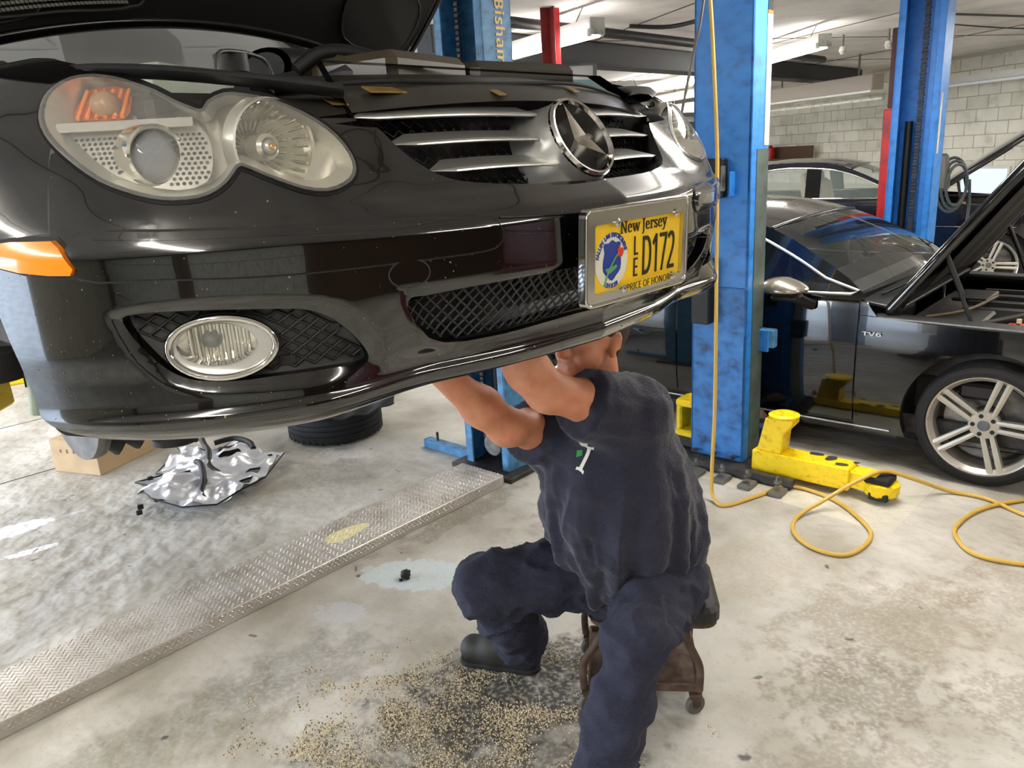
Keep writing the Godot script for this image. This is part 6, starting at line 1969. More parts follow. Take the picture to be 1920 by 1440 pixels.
# ---------------------------------------------------------------- the mechanic
# bone: [a, b, radius a, radius b, optional cut point, cut normal]
func flesh(bones: Array, cell: float, k: float, fold = null) -> Array:
	var lo := Vector3.ONE * 1e6
	var hi := -lo
	for b in bones:
		var r := maxf(b[2], b[3]) + k + cell * 3.0
		lo = lo.min(b[0].min(b[1]) - Vector3.ONE * r)
		hi = hi.max(b[0].max(b[1]) + Vector3.ONE * r)
	var nx := int((hi.x - lo.x) / cell) + 2
	var ny := int((hi.y - lo.y) / cell) + 2
	var nz := int((hi.z - lo.z) / cell) + 2
	var F := PackedFloat32Array()
	F.resize(nx * ny * nz)
	F.fill(1.0)
	for b in bones:
		var a: Vector3 = b[0]
		var d: Vector3 = b[1] - a
		var dd := maxf(d.length_squared(), 1e-9)
		var ra: float = b[2]
		var rb: float = b[3]
		var r := maxf(ra, rb) + k + cell * 2.0
		var p0 := ((a.min(b[1]) - Vector3.ONE * r - lo) / cell).floor()
		var p1 := ((a.max(b[1]) + Vector3.ONE * r - lo) / cell).ceil()
		var cut: bool = b.size() > 5
		for i in range(maxi(0, int(p0.x)), mini(nx, int(p1.x))):
			for j in range(maxi(0, int(p0.y)), mini(ny, int(p1.y))):
				for l in range(maxi(0, int(p0.z)), mini(nz, int(p1.z))):
					var p := lo + Vector3(i, j, l) * cell
					var q := p - a
					var t := clampf(q.dot(d) / dd, 0.0, 1.0)
					var s := (q - d * t).length() - lerpf(ra, rb, t)
					if cut:
						s = maxf(s, (p - b[4]).dot(b[5]))
					var at_ := (i * ny + j) * nz + l
					var f := F[at_]
					var h := maxf(k - absf(f - s), 0.0)
					F[at_] = minf(f, s) - h * h * 0.25 / k
	var V := PackedVector3Array()
	var id := {}
	var sx := ny * nz
	for i in nx - 1:
		for j in ny - 1:
			var row := (i * ny + j) * nz
			for l in nz - 1:
				var c := row + l
				var f0 := F[c]
				if f0 > 0.12 or f0 < -0.12:
					continue
				var e := [f0, F[c + 1], F[c + nz], F[c + nz + 1], F[c + sx], F[c + sx + 1], F[c + sx + nz], F[c + sx + nz + 1]]
				var neg := 0
				for v in e:
					if v < 0.0: neg += 1
				if neg == 0 or neg == 8:
					continue
				var sum := Vector3.ZERO
				var cnt := 0
				for g in [[0, 1], [2, 3], [4, 5], [6, 7], [0, 2], [1, 3], [4, 6], [5, 7], [0, 4], [1, 5], [2, 6], [3, 7]]:
					var fa: float = e[g[0]]
					var fb: float = e[g[1]]
					if (fa < 0.0) != (fb < 0.0):
						var t := fa / (fa - fb)
						var pa := Vector3(g[0] >> 2, (g[0] >> 1) & 1, g[0] & 1)
						var pb := Vector3(g[1] >> 2, (g[1] >> 1) & 1, g[1] & 1)
						sum += pa.lerp(pb, t)
						cnt += 1
				id[c] = V.size()
				V.append(lo + (Vector3(i, j, l) + sum / cnt) * cell)
	var T := PackedInt32Array()
	for c in id:
		var l: int = c % nz
		var j: int = (c / nz) % ny
		var i: int = c / sx
		for ax in 3:
			var st: int = [sx, nz, 1][ax]
			var s1: int = [nz, 1, sx][ax]
			var s2: int = [1, sx, nz][ax]
			var fa := F[c]
			var fb := F[c + st]
			if (fa < 0.0) == (fb < 0.0):
				continue
			if not (id.has(c - s1) and id.has(c - s2) and id.has(c - s1 - s2)):
				continue
			var q := [id[c], id[c - s1], id[c - s1 - s2], id[c - s2]]
			if fa < 0.0:
				T.append_array([q[0], q[1], q[2], q[0], q[2], q[3]])
			else:
				T.append_array([q[0], q[2], q[1], q[0], q[3], q[2]])
	var N := PackedVector3Array()
	for pass_ in 2:
		N.resize(0)
		N.resize(V.size())
		for t in T.size() / 3:
			var a := V[T[t * 3]]
			var b := V[T[t * 3 + 1]]
			var c := V[T[t * 3 + 2]]
			var nn := (b - a).cross(c - a)
			N[T[t * 3]] += nn; N[T[t * 3 + 1]] += nn; N[T[t * 3 + 2]] += nn
		for i in N.size():
			N[i] = N[i].normalized()
		if pass_ == 0 and fold != null:
			for i in V.size():
				V[i] += N[i] * fold.call(V[i], N[i])
		elif pass_ == 0:
			break
	# outward sign
	var mid := Vector3.ZERO
	for b in bones: mid += (b[0] + b[1]) * 0.5 / bones.size()
	var sgn := 0.0
	for i in V.size():
		sgn += N[i].dot(V[i] - mid)
	if sgn < 0.0:
		for i in N.size(): N[i] = -N[i]
	return [V, N, T]

func flesh_mesh(f: Array) -> MB:
	var b := MB.new()
	var V: PackedVector3Array = f[0]
	var N: PackedVector3Array = f[1]
	var T: PackedInt32Array = f[2]
	for t in T.size() / 3:
		b.tri(V[T[t * 3]], V[T[t * 3 + 1]], V[T[t * 3 + 2]], N[T[t * 3]], N[T[t * 3 + 1]], N[T[t * 3 + 2]])
	return b

func hand(c: Vector3, fwd: Vector3, palm: Vector3, thumb_side: float) -> Array:
	# palm and five bent fingers, rooted at the wrist c
	var f := fwd.normalized()
	var p := (palm - f * palm.dot(f)).normalized()
	var s := f.cross(p) * thumb_side
	var out := []
	for k in 4:
		var o := (k - 1.5) * 0.020
		out.append([c, c + f * 0.085 + s * o, 0.024, 0.013])
		var len: float = [0.068, 0.078, 0.073, 0.058][k]
		var j0 := c + f * 0.085 + s * o
		var j1 := j0 + (f * 0.9 + p * 0.35) * len * 0.5
		var j2 := j1 + (f * 0.35 + p * 0.9) * len * 0.32
		var j3 := j2 + (f * -0.25 + p * 0.95) * len * 0.28
		out.append([j0, j1, 0.0100, 0.0092])
		out.append([j1, j2, 0.0092, 0.0086])
		out.append([j2, j3, 0.0086, 0.0075])
	var t0 := c + f * 0.025 - s * 0.022
	var t1 := t0 + (f * 0.6 - s * 0.75 + p * 0.2) * 0.042
	var t2 := t1 + (f * 0.8 + p * 0.55) * 0.034
	out.append([c + f * 0.01, t0, 0.018, 0.014])
	out.append([t0, t1, 0.0135, 0.0110])
	out.append([t1, t2, 0.0110, 0.0090])
	return out

func mechanic() -> void:
	stool()
	var o := thing("person", "mechanic in navy T-shirt and work trousers on a stool reaching under the car", "person", Vector3.ZERO)
	var nz := FastNoiseLite.new()
	nz.frequency = 1.0
	nz.fractal_octaves = 2
	nz.seed = 15
	var pelvis := Vector3(0.350, 0.475, -2.165)
	var waist := Vector3(0.325, 0.60, -2.150)
	var belly := Vector3(0.300, 0.70, -2.140)
	var chest := Vector3(0.275, 0.835, -2.140)
	var neck := Vector3(0.250, 1.035, -2.115)
	var shR := Vector3(0.125, 0.900, -2.215)
	var shL := Vector3(0.335, 0.990, -2.062)
	var elR := Vector3(-0.021, 0.985, -2.023)
	var wrR := Vector3(-0.200, 1.212, -1.880)
	var elL := Vector3(0.088, 1.120, -1.897)
	var wrL := Vector3(-0.030, 1.285, -1.850)
	var head := Vector3(0.225, 1.190, -2.095)
	var hipR := Vector3(0.250, 0.445, -2.190)
	var hipL := Vector3(0.415, 0.450, -2.080)
	var knR := Vector3(-0.105, 0.450, -2.100)
	var anR := Vector3(-0.010, 0.115, -2.300)
	var knL := Vector3(0.290, 0.470, -1.760)
	var anL := Vector3(0.155, 0.110, -1.630)
	# skin: one body, with head and hands on finer grids in the same mesh
	var body := [[pelvis, waist, 0.15, 0.15], [waist, chest, 0.15, 0.15], [chest, neck, 0.13, 0.062], [neck, head, 0.060, 0.058], [chest, shR, 0.10, 0.06], [chest, shL, 0.10, 0.06],
		[shR, shR.lerp(elR, 0.5), 0.062, 0.056], [shR.lerp(elR, 0.5), elR, 0.056, 0.048], [elR, elR.lerp(wrR, 0.35), 0.048, 0.050], [elR.lerp(wrR, 0.35), wrR, 0.050, 0.031],
		[shL, shL.lerp(elL, 0.5), 0.066, 0.060], [shL.lerp(elL, 0.5), elL, 0.060, 0.050], [elL, elL.lerp(wrL, 0.4), 0.050, 0.052], [elL.lerp(wrL, 0.4), wrL, 0.052, 0.033],
		[pelvis, hipR, 0.12, 0.08], [pelvis, hipL, 0.12, 0.08], [hipR, knR, 0.075, 0.05], [knR, anR, 0.05, 0.035], [hipL, knL, 0.075, 0.05], [knL, anL, 0.05, 0.035]]
	var mesh := flesh_mesh(flesh(body, 0.011, 0.035))
	# head: facing left and a little up, one ear towards us
	var fw := Vector3(-0.80, 0.16, 0.58).normalized()
	var up := (Vector3(-0.10, 1.0, 0.05) - fw * Vector3(-0.10, 1.0, 0.05).dot(fw)).normalized()
	var rt := fw.cross(up)
	var hp := func(x: float, y: float, z: float) -> Vector3: return head + rt * x + up * y + fw * z
	var hb := [[hp.call(0, 0.045, -0.02), hp.call(0, 0.05, 0.015), 0.078, 0.074], [hp.call(0, 0.0, 0.02), hp.call(0, -0.055, 0.035), 0.066, 0.048], [hp.call(0, -0.075, 0.055), hp.call(0, -0.08, 0.06), 0.030, 0.028],
		[hp.call(-0.035, -0.03, 0.045), hp.call(0.035, -0.03, 0.045), 0.040, 0.040], [hp.call(-0.03, 0.03, 0.078), hp.call(0.03, 0.03, 0.078), 0.016, 0.016],
		[hp.call(0, 0.012, 0.085), hp.call(0, -0.022, 0.108), 0.010, 0.014], [hp.call(-0.012, -0.026, 0.098), hp.call(0.012, -0.026, 0.098), 0.009, 0.009],
		[hp.call(-0.02, -0.055, 0.088), hp.call(0.02, -0.055, 0.088), 0.009, 0.009], [hp.call(-0.017, -0.067, 0.085), hp.call(0.017, -0.067, 0.085), 0.009, 0.009],
		[neck.lerp(head, 0.25), hp.call(0, -0.03, -0.02), 0.060, 0.058]]
	for s in [-1.0, 1.0]:
		hb.append([hp.call(s * 0.076, 0.022, -0.014), hp.call(s * 0.080, -0.020, -0.006), 0.012, 0.009])
		hb.append([hp.call(s * 0.082, 0.026, -0.026), hp.call(s * 0.080, 0.0, -0.028), 0.006, 0.006])
		hb.append([hp.call(s * 0.030, 0.008, 0.066), hp.call(s * 0.031, 0.008, 0.068), 0.014, 0.014])
	mesh.add(flesh_mesh(flesh(hb, 0.0045, 0.016)).mesh())
	mesh.add(flesh_mesh(flesh(hand(wrR, wrR - elR, Vector3(0.3, 0.6, -0.7), 1.0), 0.0042, 0.010)).mesh())
	mesh.add(flesh_mesh(flesh(hand(wrL, wrL - elL, Vector3(-0.4, 0.5, -0.7), -1.0), 0.0042, 0.010)).mesh())
	part("body", mesh, M.skin, o)
	for s in [-1.0, 1.0]:
		part("eye", MB.new().lathe([Vector2(0, 0.009), Vector2(0.006, 0.007), Vector2(0.009, 0.0)], along(hp.call(s * 0.031, 0.008, 0.076), fw), 12, true), mat(Color(0.75, 0.73, 0.70), 0.2), o)
	var hair := [[hp.call(0, 0.055, -0.028), hp.call(0, 0.07, 0.012), 0.080, 0.070], [hp.call(0, 0.0, -0.05), hp.call(0, 0.03, -0.05), 0.055, 0.066], [hp.call(-0.066, 0.02, -0.02), hp.call(-0.064, 0.05, 0.01), 0.014, 0.018], [hp.call(0.066, 0.02, -0.02), hp.call(0.064, 0.05, 0.01), 0.014, 0.018]]
	for hbn in hair:
		hbn.append_array([hp.call(0, 0.030, 0.045), (fw * 0.9 - up * 0.25).normalized()])
	part("hair", flesh_mesh(flesh(hair, 0.006, 0.012, func(p, n): return 0.002 * nz.get_noise_3d(p.x * 160, p.y * 160, p.z * 160))), M.hair, o)
	# T-shirt: cut sleeves and hem, hanging folds
	var hem := [Vector3(0.33, 0.425, -2.14), Vector3(0.10, -0.99, 0.05).normalized()]
	var slR := shR.lerp(elR, 0.56)
	var slL := shL.lerp(elL, 0.62)
	var dR := (elR - shR).normalized()
	var dL := (elL - shL).normalized()
	var shirt := [
		[pelvis + Vector3(0, -0.03, 0), waist, 0.205, 0.222] + hem, [waist, belly, 0.222, 0.222], [belly, chest, 0.222, 0.200], [chest, chest.lerp(neck, 0.55), 0.200, 0.130], [chest.lerp(neck, 0.55), neck, 0.130, 0.078] + [neck + Vector3(-0.01, 0.02, 0.0), Vector3(-0.15, 0.98, 0.0).normalized()],
		[chest.lerp(neck, 0.2), shR, 0.16, 0.098], [chest.lerp(neck, 0.4), shL, 0.15, 0.098],
		[shR, elR, 0.098, 0.082] + [slR, dR], [shL, elL, 0.100, 0.086] + [slL, dL],
		[shR + Vector3(0.02, -0.04, 0), slR + Vector3(0.0, -0.03, 0), 0.08, 0.070] + [slR, dR], [shL + Vector3(0.0, -0.05, 0), slL + Vector3(0.01, -0.035, 0), 0.085, 0.072] + [slL, dL]]
	var fold := func(p: Vector3, n: Vector3) -> float:
		var q := p - waist
		var an := atan2(q.z, q.x)
		var low := clampf((0.95 - p.y) * 2.2, 0.15, 1.0)
		var f := 0.014 * sin(an * 13.0 + 2.2 * nz.get_noise_3d(p.x * 4, p.y * 3, p.z * 4) + p.y * 5.0) * low
		f += 0.020 * (pow(1.0 - absf(nz.get_noise_3d(p.x * 9.0, p.y * 1.6, p.z * 9.0)), 4.0) - 0.5) * low
		f += 0.010 * nz.get_noise_3d(p.x * 15.0, p.y * 3.0, p.z * 15.0) * low
		f += 0.007 * nz.get_noise_3d(p.x * 9.0 + p.y * 14.0, p.y * 9.0, p.z * 9.0)
		return f
	var sf := flesh(shirt, 0.0095, 0.045, fold)
	var sm := part("t_shirt", flesh_mesh(sf), M.shirt, o)
	# wrench print on the chest
	chest_print(o, sf)
	# work trousers
	var cfR := anR + (anR - knR).normalized() * 0.005
	var cfL := anL + (anL - knL).normalized() * 0.0
	var legs := [[pelvis + Vector3(0, -0.03, 0), pelvis + Vector3(-0.02, 0.02, 0), 0.195, 0.19], [pelvis, hipR, 0.16, 0.125], [pelvis, hipL, 0.16, 0.13],
		[hipR, knR, 0.128, 0.094], [knR, knR.lerp(anR, 0.5), 0.088, 0.086], [knR.lerp(anR, 0.5), anR + (anR - knR) * 0.1, 0.086, 0.088, cfR, (anR - knR).normalized()],
		[hipL, knL, 0.125, 0.084], [knL, knL.lerp(anL, 0.5), 0.084, 0.080], [knL.lerp(anL, 0.5), anL + (anL - knL) * 0.1, 0.080, 0.086, cfL, (anL - knL).normalized()],
		[knR + Vector3(-0.01, 0.03, 0.0), knR + Vector3(-0.03, 0.02, 0.01), 0.07, 0.06]]
	var tf := func(p: Vector3, n: Vector3) -> float:
		return 0.016 * (pow(1.0 - absf(nz.get_noise_3d(p.x * 5.0, p.y * 7.0, p.z * 5.0 + 4.0)), 4.0) - 0.4) + 0.010 * nz.get_noise_3d(p.x * 7.0, p.y * 11.0, p.z * 7.0) + 0.006 * nz.get_noise_3d(p.x * 16.0, p.y * 16.0 + 5.0, p.z * 16.0) + 0.005 * sin(p.y * 60.0 + p.x * 25.0 + 3.0 * nz.get_noise_3d(p.x * 6, p.y * 6, p.z * 6)) * clampf(1.0 - absf(p.y - 0.42) * 6.0, 0.0, 1.0)
	part("trousers", flesh_mesh(flesh(legs, 0.0095, 0.04, tf)), M.trousers, o)
	# boots
	for b in [[Vector3(0.0, 0.0, -2.305), Vector3(-0.235, 0.0, -2.385), anR, ""], [Vector3(0.185, 0.0, -1.665), Vector3(0.115, 0.0, -1.43), anL, "_"]]:
		var heel: Vector3 = b[0]
		var toe: Vector3 = b[1]
		var mid := heel.lerp(toe, 0.5)
		var bo := sub("boot", o, "dark grey work boot")
		var dirn := (toe - heel).normalized()
		part("upper", flesh_mesh(flesh([[heel + UP * 0.048, mid + UP * 0.050, 0.046, 0.048], [mid + UP * 0.052, toe + UP * 0.050 - dirn * 0.05, 0.048, 0.049], [heel + UP * 0.06 + dirn * 0.03, b[2] + UP * 0.03, 0.048, 0.052], [heel + UP * 0.10 + dirn * 0.02, mid + UP * 0.075, 0.044, 0.040]], 0.006, 0.03)), M.boot, bo)
		part("sole", flesh_mesh(flesh([[heel + UP * 0.012, mid + UP * 0.010, 0.042, 0.042, UP * 0.018, UP], [mid + UP * 0.010, toe + UP * 0.010 - dirn * 0.045, 0.044, 0.046, UP * 0.018, UP]], 0.006, 0.02, func(p, n): return -minf(0.0, p.y - 0.002) * 0.8)), M.sole, bo)
		var sd := dirn.cross(UP)
		for k in 4:
			var c := mid.lerp(heel, k * 0.16 - 0.05) + UP * (0.100 + k * 0.004)
			part("lace", MB.new().tube([c - sd * 0.028 - UP * 0.006, c + UP * 0.007, c + sd * 0.028 - UP * 0.006], 0.0028, 6), M.lace, bo)
		part("lace_loop", MB.new().tube(spline([mid + UP * 0.08 - sd * -0.048, mid + UP * 0.06 + sd * 0.058, mid + UP * 0.035 + sd * 0.060 - dirn * 0.02, mid + UP * 0.06 + sd * 0.056 - dirn * 0.03], 5, true), 0.0028, 6, true), M.lace, bo)

func chest_print(o: Node3D, sf: Array) -> void:
	var V: PackedVector3Array = sf[0]
	var c := Vector3(0.195, 0.925, -1.98)
	var n := Vector3(-0.42, 0.20, 0.88).normalized()
	var ux := UP.cross(n).normalized()
	var uy := n.cross(ux)
	var near := []
	for p in V:
		var d := p - c
		if Vector2(d.dot(ux), d.dot(uy)).length() < 0.10 and d.dot(n) > -0.12:
			near.append(Vector3(d.dot(ux), d.dot(uy), d.dot(n)))
	var height := func(x: float, y: float) -> float:
		var best := -9.0
		var ws := 0.0
		var hs := 0.0
		for q in near:
			var r := Vector2(q.x - x, q.y - y).length_squared()
			if r < 0.0004:
				var w := 1.0 / (r + 1e-5)
				ws += w
				hs += w * q.z
		return hs / ws if ws > 0.0 else 0.0
	var lay := func(pg: PackedVector2Array, m: Material, called: String) -> void:
		var b := MB.new()
		var r := Rect2(pg[0], Vector2.ZERO)
		for p in pg: r = r.expand(p)
		b.patch(func(x, y, l): return c + ux * x + uy * y + n * (height.call(x, y) + 0.0022), r.grow(0.001), 8, 10, pg, [], 0.0, 1.0)
		part(called, b, m, o)
	# two crossed wrenches
	var wr := poly([-0.004, -0.036, -0.010, -0.040, -0.010, -0.050, -0.004, -0.046, 0.004, -0.046, 0.010, -0.050, 0.010, -0.040, 0.004, -0.036, 0.0035, 0.030, 0.010, 0.035, 0.010, 0.046, 0.004, 0.041, -0.004, 0.041, -0.010, 0.046, -0.010, 0.035, -0.0035, 0.030])
	for a in [-0.42]:
		var q := PackedVector2Array()
		for p in wr: q.append(Vector2(p.x * 1.35, p.y).rotated(a) * 0.95 + Vector2(0.0, -0.022))
		lay.call(q, M.print_white, "wrench_print")
	lay.call(poly([-0.010, 0.012, 0.006, 0.010, 0.018, 0.022, 0.012, 0.040, 0.002, 0.030, -0.008, 0.026]), M.print_white, "emblem_print")
	lay.call(poly([-0.030, -0.026, -0.012, -0.018, -0.010, -0.002, -0.028, -0.006]), M.print_green, "badge_print")

func stool() -> void:
	var o := thing("rolling_stool", "low mechanic's rolling stool with dark padded seat and rusty frame", "stool", Vector3(0.405, 0, -2.205), -0.126)
	part("seat_cushion", MB.new().prism(round_rect(0.40, 0.33, 0.05), 0.325, 0.372, Transform3D(Basis(Vector3(1, 0, 0), Vector3(0, 0, -1), Vector3(0, 1, 0)), Vector3.ZERO), 0.014), M.leather, o)
	part("seat_board", MB.new().prism(round_rect(0.385, 0.315, 0.045), 0.305, 0.325, Transform3D(Basis(Vector3(1, 0, 0), Vector3(0, 0, -1), Vector3(0, 1, 0)), Vector3.ZERO)), M.rust, o)
	part("tray", MB.new().box(Vector3(0.34, 0.012, 0.30), at(-0.03, 0.088, 0.01), 0.003), M.rust, o)
	for e in [-1, 1]:
		part("tray_lip", MB.new().box(Vector3(0.34, 0.028, 0.008), at(-0.03, 0.098, 0.01 + e * 0.15), 0.002), M.rust, o)
		part("tray_lip", MB.new().box(Vector3(0.008, 0.028, 0.30), at(-0.03 + e * 0.17, 0.098, 0.01), 0.002), M.rust, o)
	for sx in [-1, 1]:
		for sz in [-1, 1]:
			var x = -0.04 + sx * 0.165
			var z = 0.01 + sz * 0.145
			part("leg", MB.new().tube(spline([Vector3(x * 0.62 + 0.0, 0.31, z * 0.7), Vector3(x * 0.85, 0.24, z * 0.9), Vector3(x + sx * 0.012, 0.17, z), Vector3(x + sx * 0.012, 0.085, z)], 5), 0.0125, 8), M.rust, o)
			var ca := sub("caster", o)
			part("fork", MB.new().box(Vector3(0.032, 0.045, 0.006), at(x, 0.055, z + 0.012), 0.001).box(Vector3(0.032, 0.045, 0.006), at(x, 0.055, z - 0.012), 0.001).box(Vector3(0.04, 0.006, 0.04), at(x, 0.078, z), 0.001), M.rust, ca)
			part("caster_wheel", MB.new().lathe([Vector2(0, -0.009), Vector2(0.030, -0.009), Vector2(0.033, -0.005), Vector2(0.033, 0.005), Vector2(0.030, 0.009), Vector2(0, 0.009)], Transform3D(Basis(Vector3.UP, 0.5) * Basis(Vector3.RIGHT, PI / 2), Vector3(x, 0.034, z)), 22), mat(Color(0.30, 0.29, 0.27), 0.6), ca)
			part("axle", MB.new().tube([Vector3(x, 0.034, z - 0.018), Vector3(x, 0.034, z + 0.018)], 0.006, 8), M.steel, ca)

# ---------------------------------------------------------------- the shop behind
func background() -> void:
	# worn red steel column
	var c := thing("steel_column", "worn red steel angle column rising to the ceiling", "column", Vector3(0.49, 0, -7.0), 0.35)
	part("flange", MB.new().box(Vector3(0.085, CEIL, 0.012), at(-0.042, CEIL * 0.5, 0.0), 0.003), M.red_worn, c)
	part("flange", MB.new().box(Vector3(0.012, CEIL, 0.085), at(0.0, CEIL * 0.5, 0.042), 0.003), M.red_worn, c)
	part("flange", MB.new().box(Vector3(0.085, CEIL, 0.012), at(0.045, CEIL * 0.5, 0.0), 0.003), M.lift_red, c)
	# dark ceiling beam and pipes
	var b := MB.new().bar(Vector3(-0.6, CEIL - 0.13, -7.5), Vector3(6.6, CEIL - 0.13, -15.1), 0.22, 0.24, 0.01)
	var bo := thing("ceiling_beam", "dark grey steel beam under the ceiling", "beam")
	part("beam", b, M.beam, bo)
	part("beam_flange", MB.new().bar(Vector3(-0.6, CEIL - 0.245, -7.5), Vector3(6.6, CEIL - 0.245, -15.1), 0.30, 0.02, 0.003), M.beam, bo)
	var p := thing("ceiling_pipe", "black pipe running below the ceiling from the near lamp", "pipe")
	part("pipe", MB.new().tube([Vector3(-0.4, 2.74, -6.3), Vector3(1.02, 2.74, -7.75), Vector3(2.3, 2.74, -9.1), Vector3(4.6, 2.74, -11.6)], 0.045, 10), M.pipe, p)
	p = thing("conduit", "thin dark conduit curving along the ceiling", "pipe")
	part("conduit_run", MB.new().tube(spline([Vector3(1.3, 2.80, -7.9), Vector3(1.7, 2.79, -8.0), Vector3(2.0, 2.80, -7.6), Vector3(2.3, 2.81, -6.9)], 6), 0.02, 8), M.pipe, p)
	p = thing("conduit", "thin grey conduit crossing the ceiling to the block wall", "pipe")
	part("conduit_run", MB.new().tube([Vector3(4.0, 2.82, -8.2), Vector3(7.4, 2.82, -9.8)], 0.012, 6), M.pipe, p)
	part("conduit_run", MB.new().tube(spline([Vector3(4.2, 2.80, -8.6), Vector3(5.8, 2.74, -9.3), Vector3(7.4, 2.80, -10.3)], 6), 0.008, 6), M.pipe, p)
	# heater hung from the ceiling behind the red column
	var h := thing("unit_heater", "grey unit heater hung from the ceiling behind the red column", "heater", Vector3(0.62, 2.50, -9.0), 0.3)
	part("casing", MB.new().box(Vector3(0.62, 0.24, 0.40), at(0.15, 0, 0), 0.02), M.grey_box, h)
	part("front_face", MB.new().box(Vector3(0.50, 0.16, 0.01), at(0.15, 0, 0.205), 0.004), mat(Color(0.62, 0.62, 0.62), 0.5), h)
	part("fan_drum", MB.new().lathe([Vector2(0, -0.12), Vector2(0.12, -0.12), Vector2(0.14, 0.0), Vector2(0.12, 0.12), Vector2(0, 0.12)], Transform3D(Basis(Vector3.FORWARD, PI / 2), Vector3(-0.30, -0.02, 0)), 20), mat(Color(0.20, 0.20, 0.21), 0.5), h)
	part("flue_box", MB.new().box(Vector3(0.24, 0.12, 0.2), at(-0.12, 0.16, 0), 0.01), M.beige, h)
	for s in [-1, 1]:
		part("hanger_rod", MB.new().tube([Vector3(0.15 + s * 0.26, 0.11, 0), Vector3(0.15 + s * 0.26, CEIL - 2.50, 0)], 0.006, 6), M.conduit, h)
	var d := thing("air_duct", "grey duct piece under the ceiling by the lettered post", "duct", Vector3(-0.45, 2.70, -9.5), 0.3)
	part("duct_body", MB.new().box(Vector3(0.30, 0.22, 0.5), at(0, 0, 0), 0.01), M.grey_box, d)
	part("duct_collar", MB.new().box(Vector3(0.34, 0.03, 0.54), at(0, 0.10, 0), 0.006), M.conduit, d)
	# white valance in front of the block wall
	var v := thing("door_track_cover", "long white boxed cover hung below the ceiling along the block wall", "cover", rp(8.85, 2.34, -12.9), 0.3047)
	part("cover", MB.new().box(Vector3(0.22, 0.22, 6.4), at(0, 0.09, 0), 0.01), mat(Color(0.60, 0.56, 0.52), 0.6), v)
	part("lower_lip", MB.new().box(Vector3(0.26, 0.035, 6.4), at(0, -0.035, 0), 0.008), M.white, v)
	part("lower_rail", MB.new().box(Vector3(0.05, 0.04, 6.4), at(0.10, -0.14, 0), 0.008), M.white_worn, v)
	for k in 4:
		part("hanger_rod", MB.new().tube([Vector3(0, 0.18, -2.6 + k * 1.8), Vector3(0, CEIL - 2.34, -2.6 + k * 1.8)], 0.015, 6), M.conduit, v)
	# storage rack
	var r := thing("storage_rack", "black slotted steel rack with grey panels by the wall", "rack", rp(7.6, 0, -12.6), 0.3047)
	for x in [-1.9, -0.65, 0.6]:
		for z in [-0.3, 0.3]:
			var u := part("upright", MB.new().box(Vector3(0.07, 2.3, 0.05), at(x, 1.15, z), 0.004), M.black, r)
			for k in 16:
				part("slot", MB.new().box(Vector3(0.018, 0.035, 0.052), at(x, 0.95 + k * 0.085, z)), M.conduit, u)
	for y in [0.3, 1.0, 1.55, 2.2]:
		part("shelf_beam", MB.new().box(Vector3(2.5, 0.06, 0.03), at(-0.65, y, 0.31), 0.003), M.beam, r)
		part("shelf", MB.new().box(Vector3(2.5, 0.02, 0.6), at(-0.65, y + 0.03, 0)), M.grey_box, r)
	part("brace", MB.new().bar(Vector3(-0.6, 2.0, 0.32), Vector3(0.55, 1.0, 0.32), 0.03, 0.01), M.black, r)
	part("back_panel", MB.new().box(Vector3(2.4, 0.5, 0.03), at(-0.65, 1.85, -0.28), 0.004), mat(Color(0.46, 0.45, 0.44), 0.7), r)
	for k in 4:
		var bx := thing("parts_carton", ["grey parts carton on the rack's middle shelf", "pale parts carton on the rack's middle shelf", "brown parts carton on the rack's upper shelf", "dark parts carton on the rack's upper shelf"][k], "box", rp(6.0 + k * 0.42, 1.04 if k < 2 else 1.59, -12.6), 0.3047)
		part("carton", MB.new().box(Vector3(0.36, 0.34, 0.4), at(0, 0.17, 0), 0.006), [M.grey_box, M.white_worn, M.cardboard, M.plastic][k], bx)
		part("lid", MB.new().box(Vector3(0.37, 0.05, 0.41), at(0, 0.34, 0), 0.006), [M.grey_box, M.white_worn, M.cardboard, M.plastic][k], bx)
	# shelf with a red can against the wall
	var s := thing("wall_shelf", "brown wooden wall shelf on the block wall", "shelf", rp(10.9, 1.30, -14.6), 0.3047)
	part("board", MB.new().box(Vector3(0.35, 0.04, 1.6), at(0, 0, 0), 0.004), M.brick_brown, s)
	part("back_board", MB.new().box(Vector3(0.03, 0.26, 1.6), at(0.16, 0.13, 0), 0.004), M.brick_brown, s)
	var cn := thing("red_can", "red can standing on the brown wall shelf", "can", rp(10.85, 1.32, -14.9), 0)
	part("can_body", MB.new().lathe([Vector2(0, 0), Vector2(0.09, 0), Vector2(0.09, 0.22), Vector2(0.05, 0.25), Vector2(0.03, 0.28), Vector2(0, 0.28)], Transform3D.IDENTITY, 18), M.lift_red, cn)
	# bright small window low in the block wall
	var pane := mat(Color(0.75, 0.83, 0.95), 0.3)
	pane.emission_enabled = true
	pane.emission = Color(0.68, 0.79, 1.0)
	pane.emission_energy_multiplier = 0.9
	var wn := struct("window_1", MB.new().box(Vector3(0.04, 0.50, 0.90), rframe(11.28, 0.86, -9.9)), M.white)
	part("pane", MB.new().box(Vector3(0.01, 0.42, 0.82), rframe(11.255, 0.86, -9.9)), pane, wn)
	# hose reel and post by the sedan
	var hr := thing("exhaust_hose_reel", "grey hose coiled on a reel box hung from a dark pole", "hose reel", Vector3(3.99, 0, -7.2), 0.2)
	part("pole", MB.new().tube([Vector3(0.0, 1.45, -0.1), Vector3(0.02, CEIL, -0.15)], 0.025, 10), mat(Color(0.25, 0.20, 0.17), 0.6), hr)
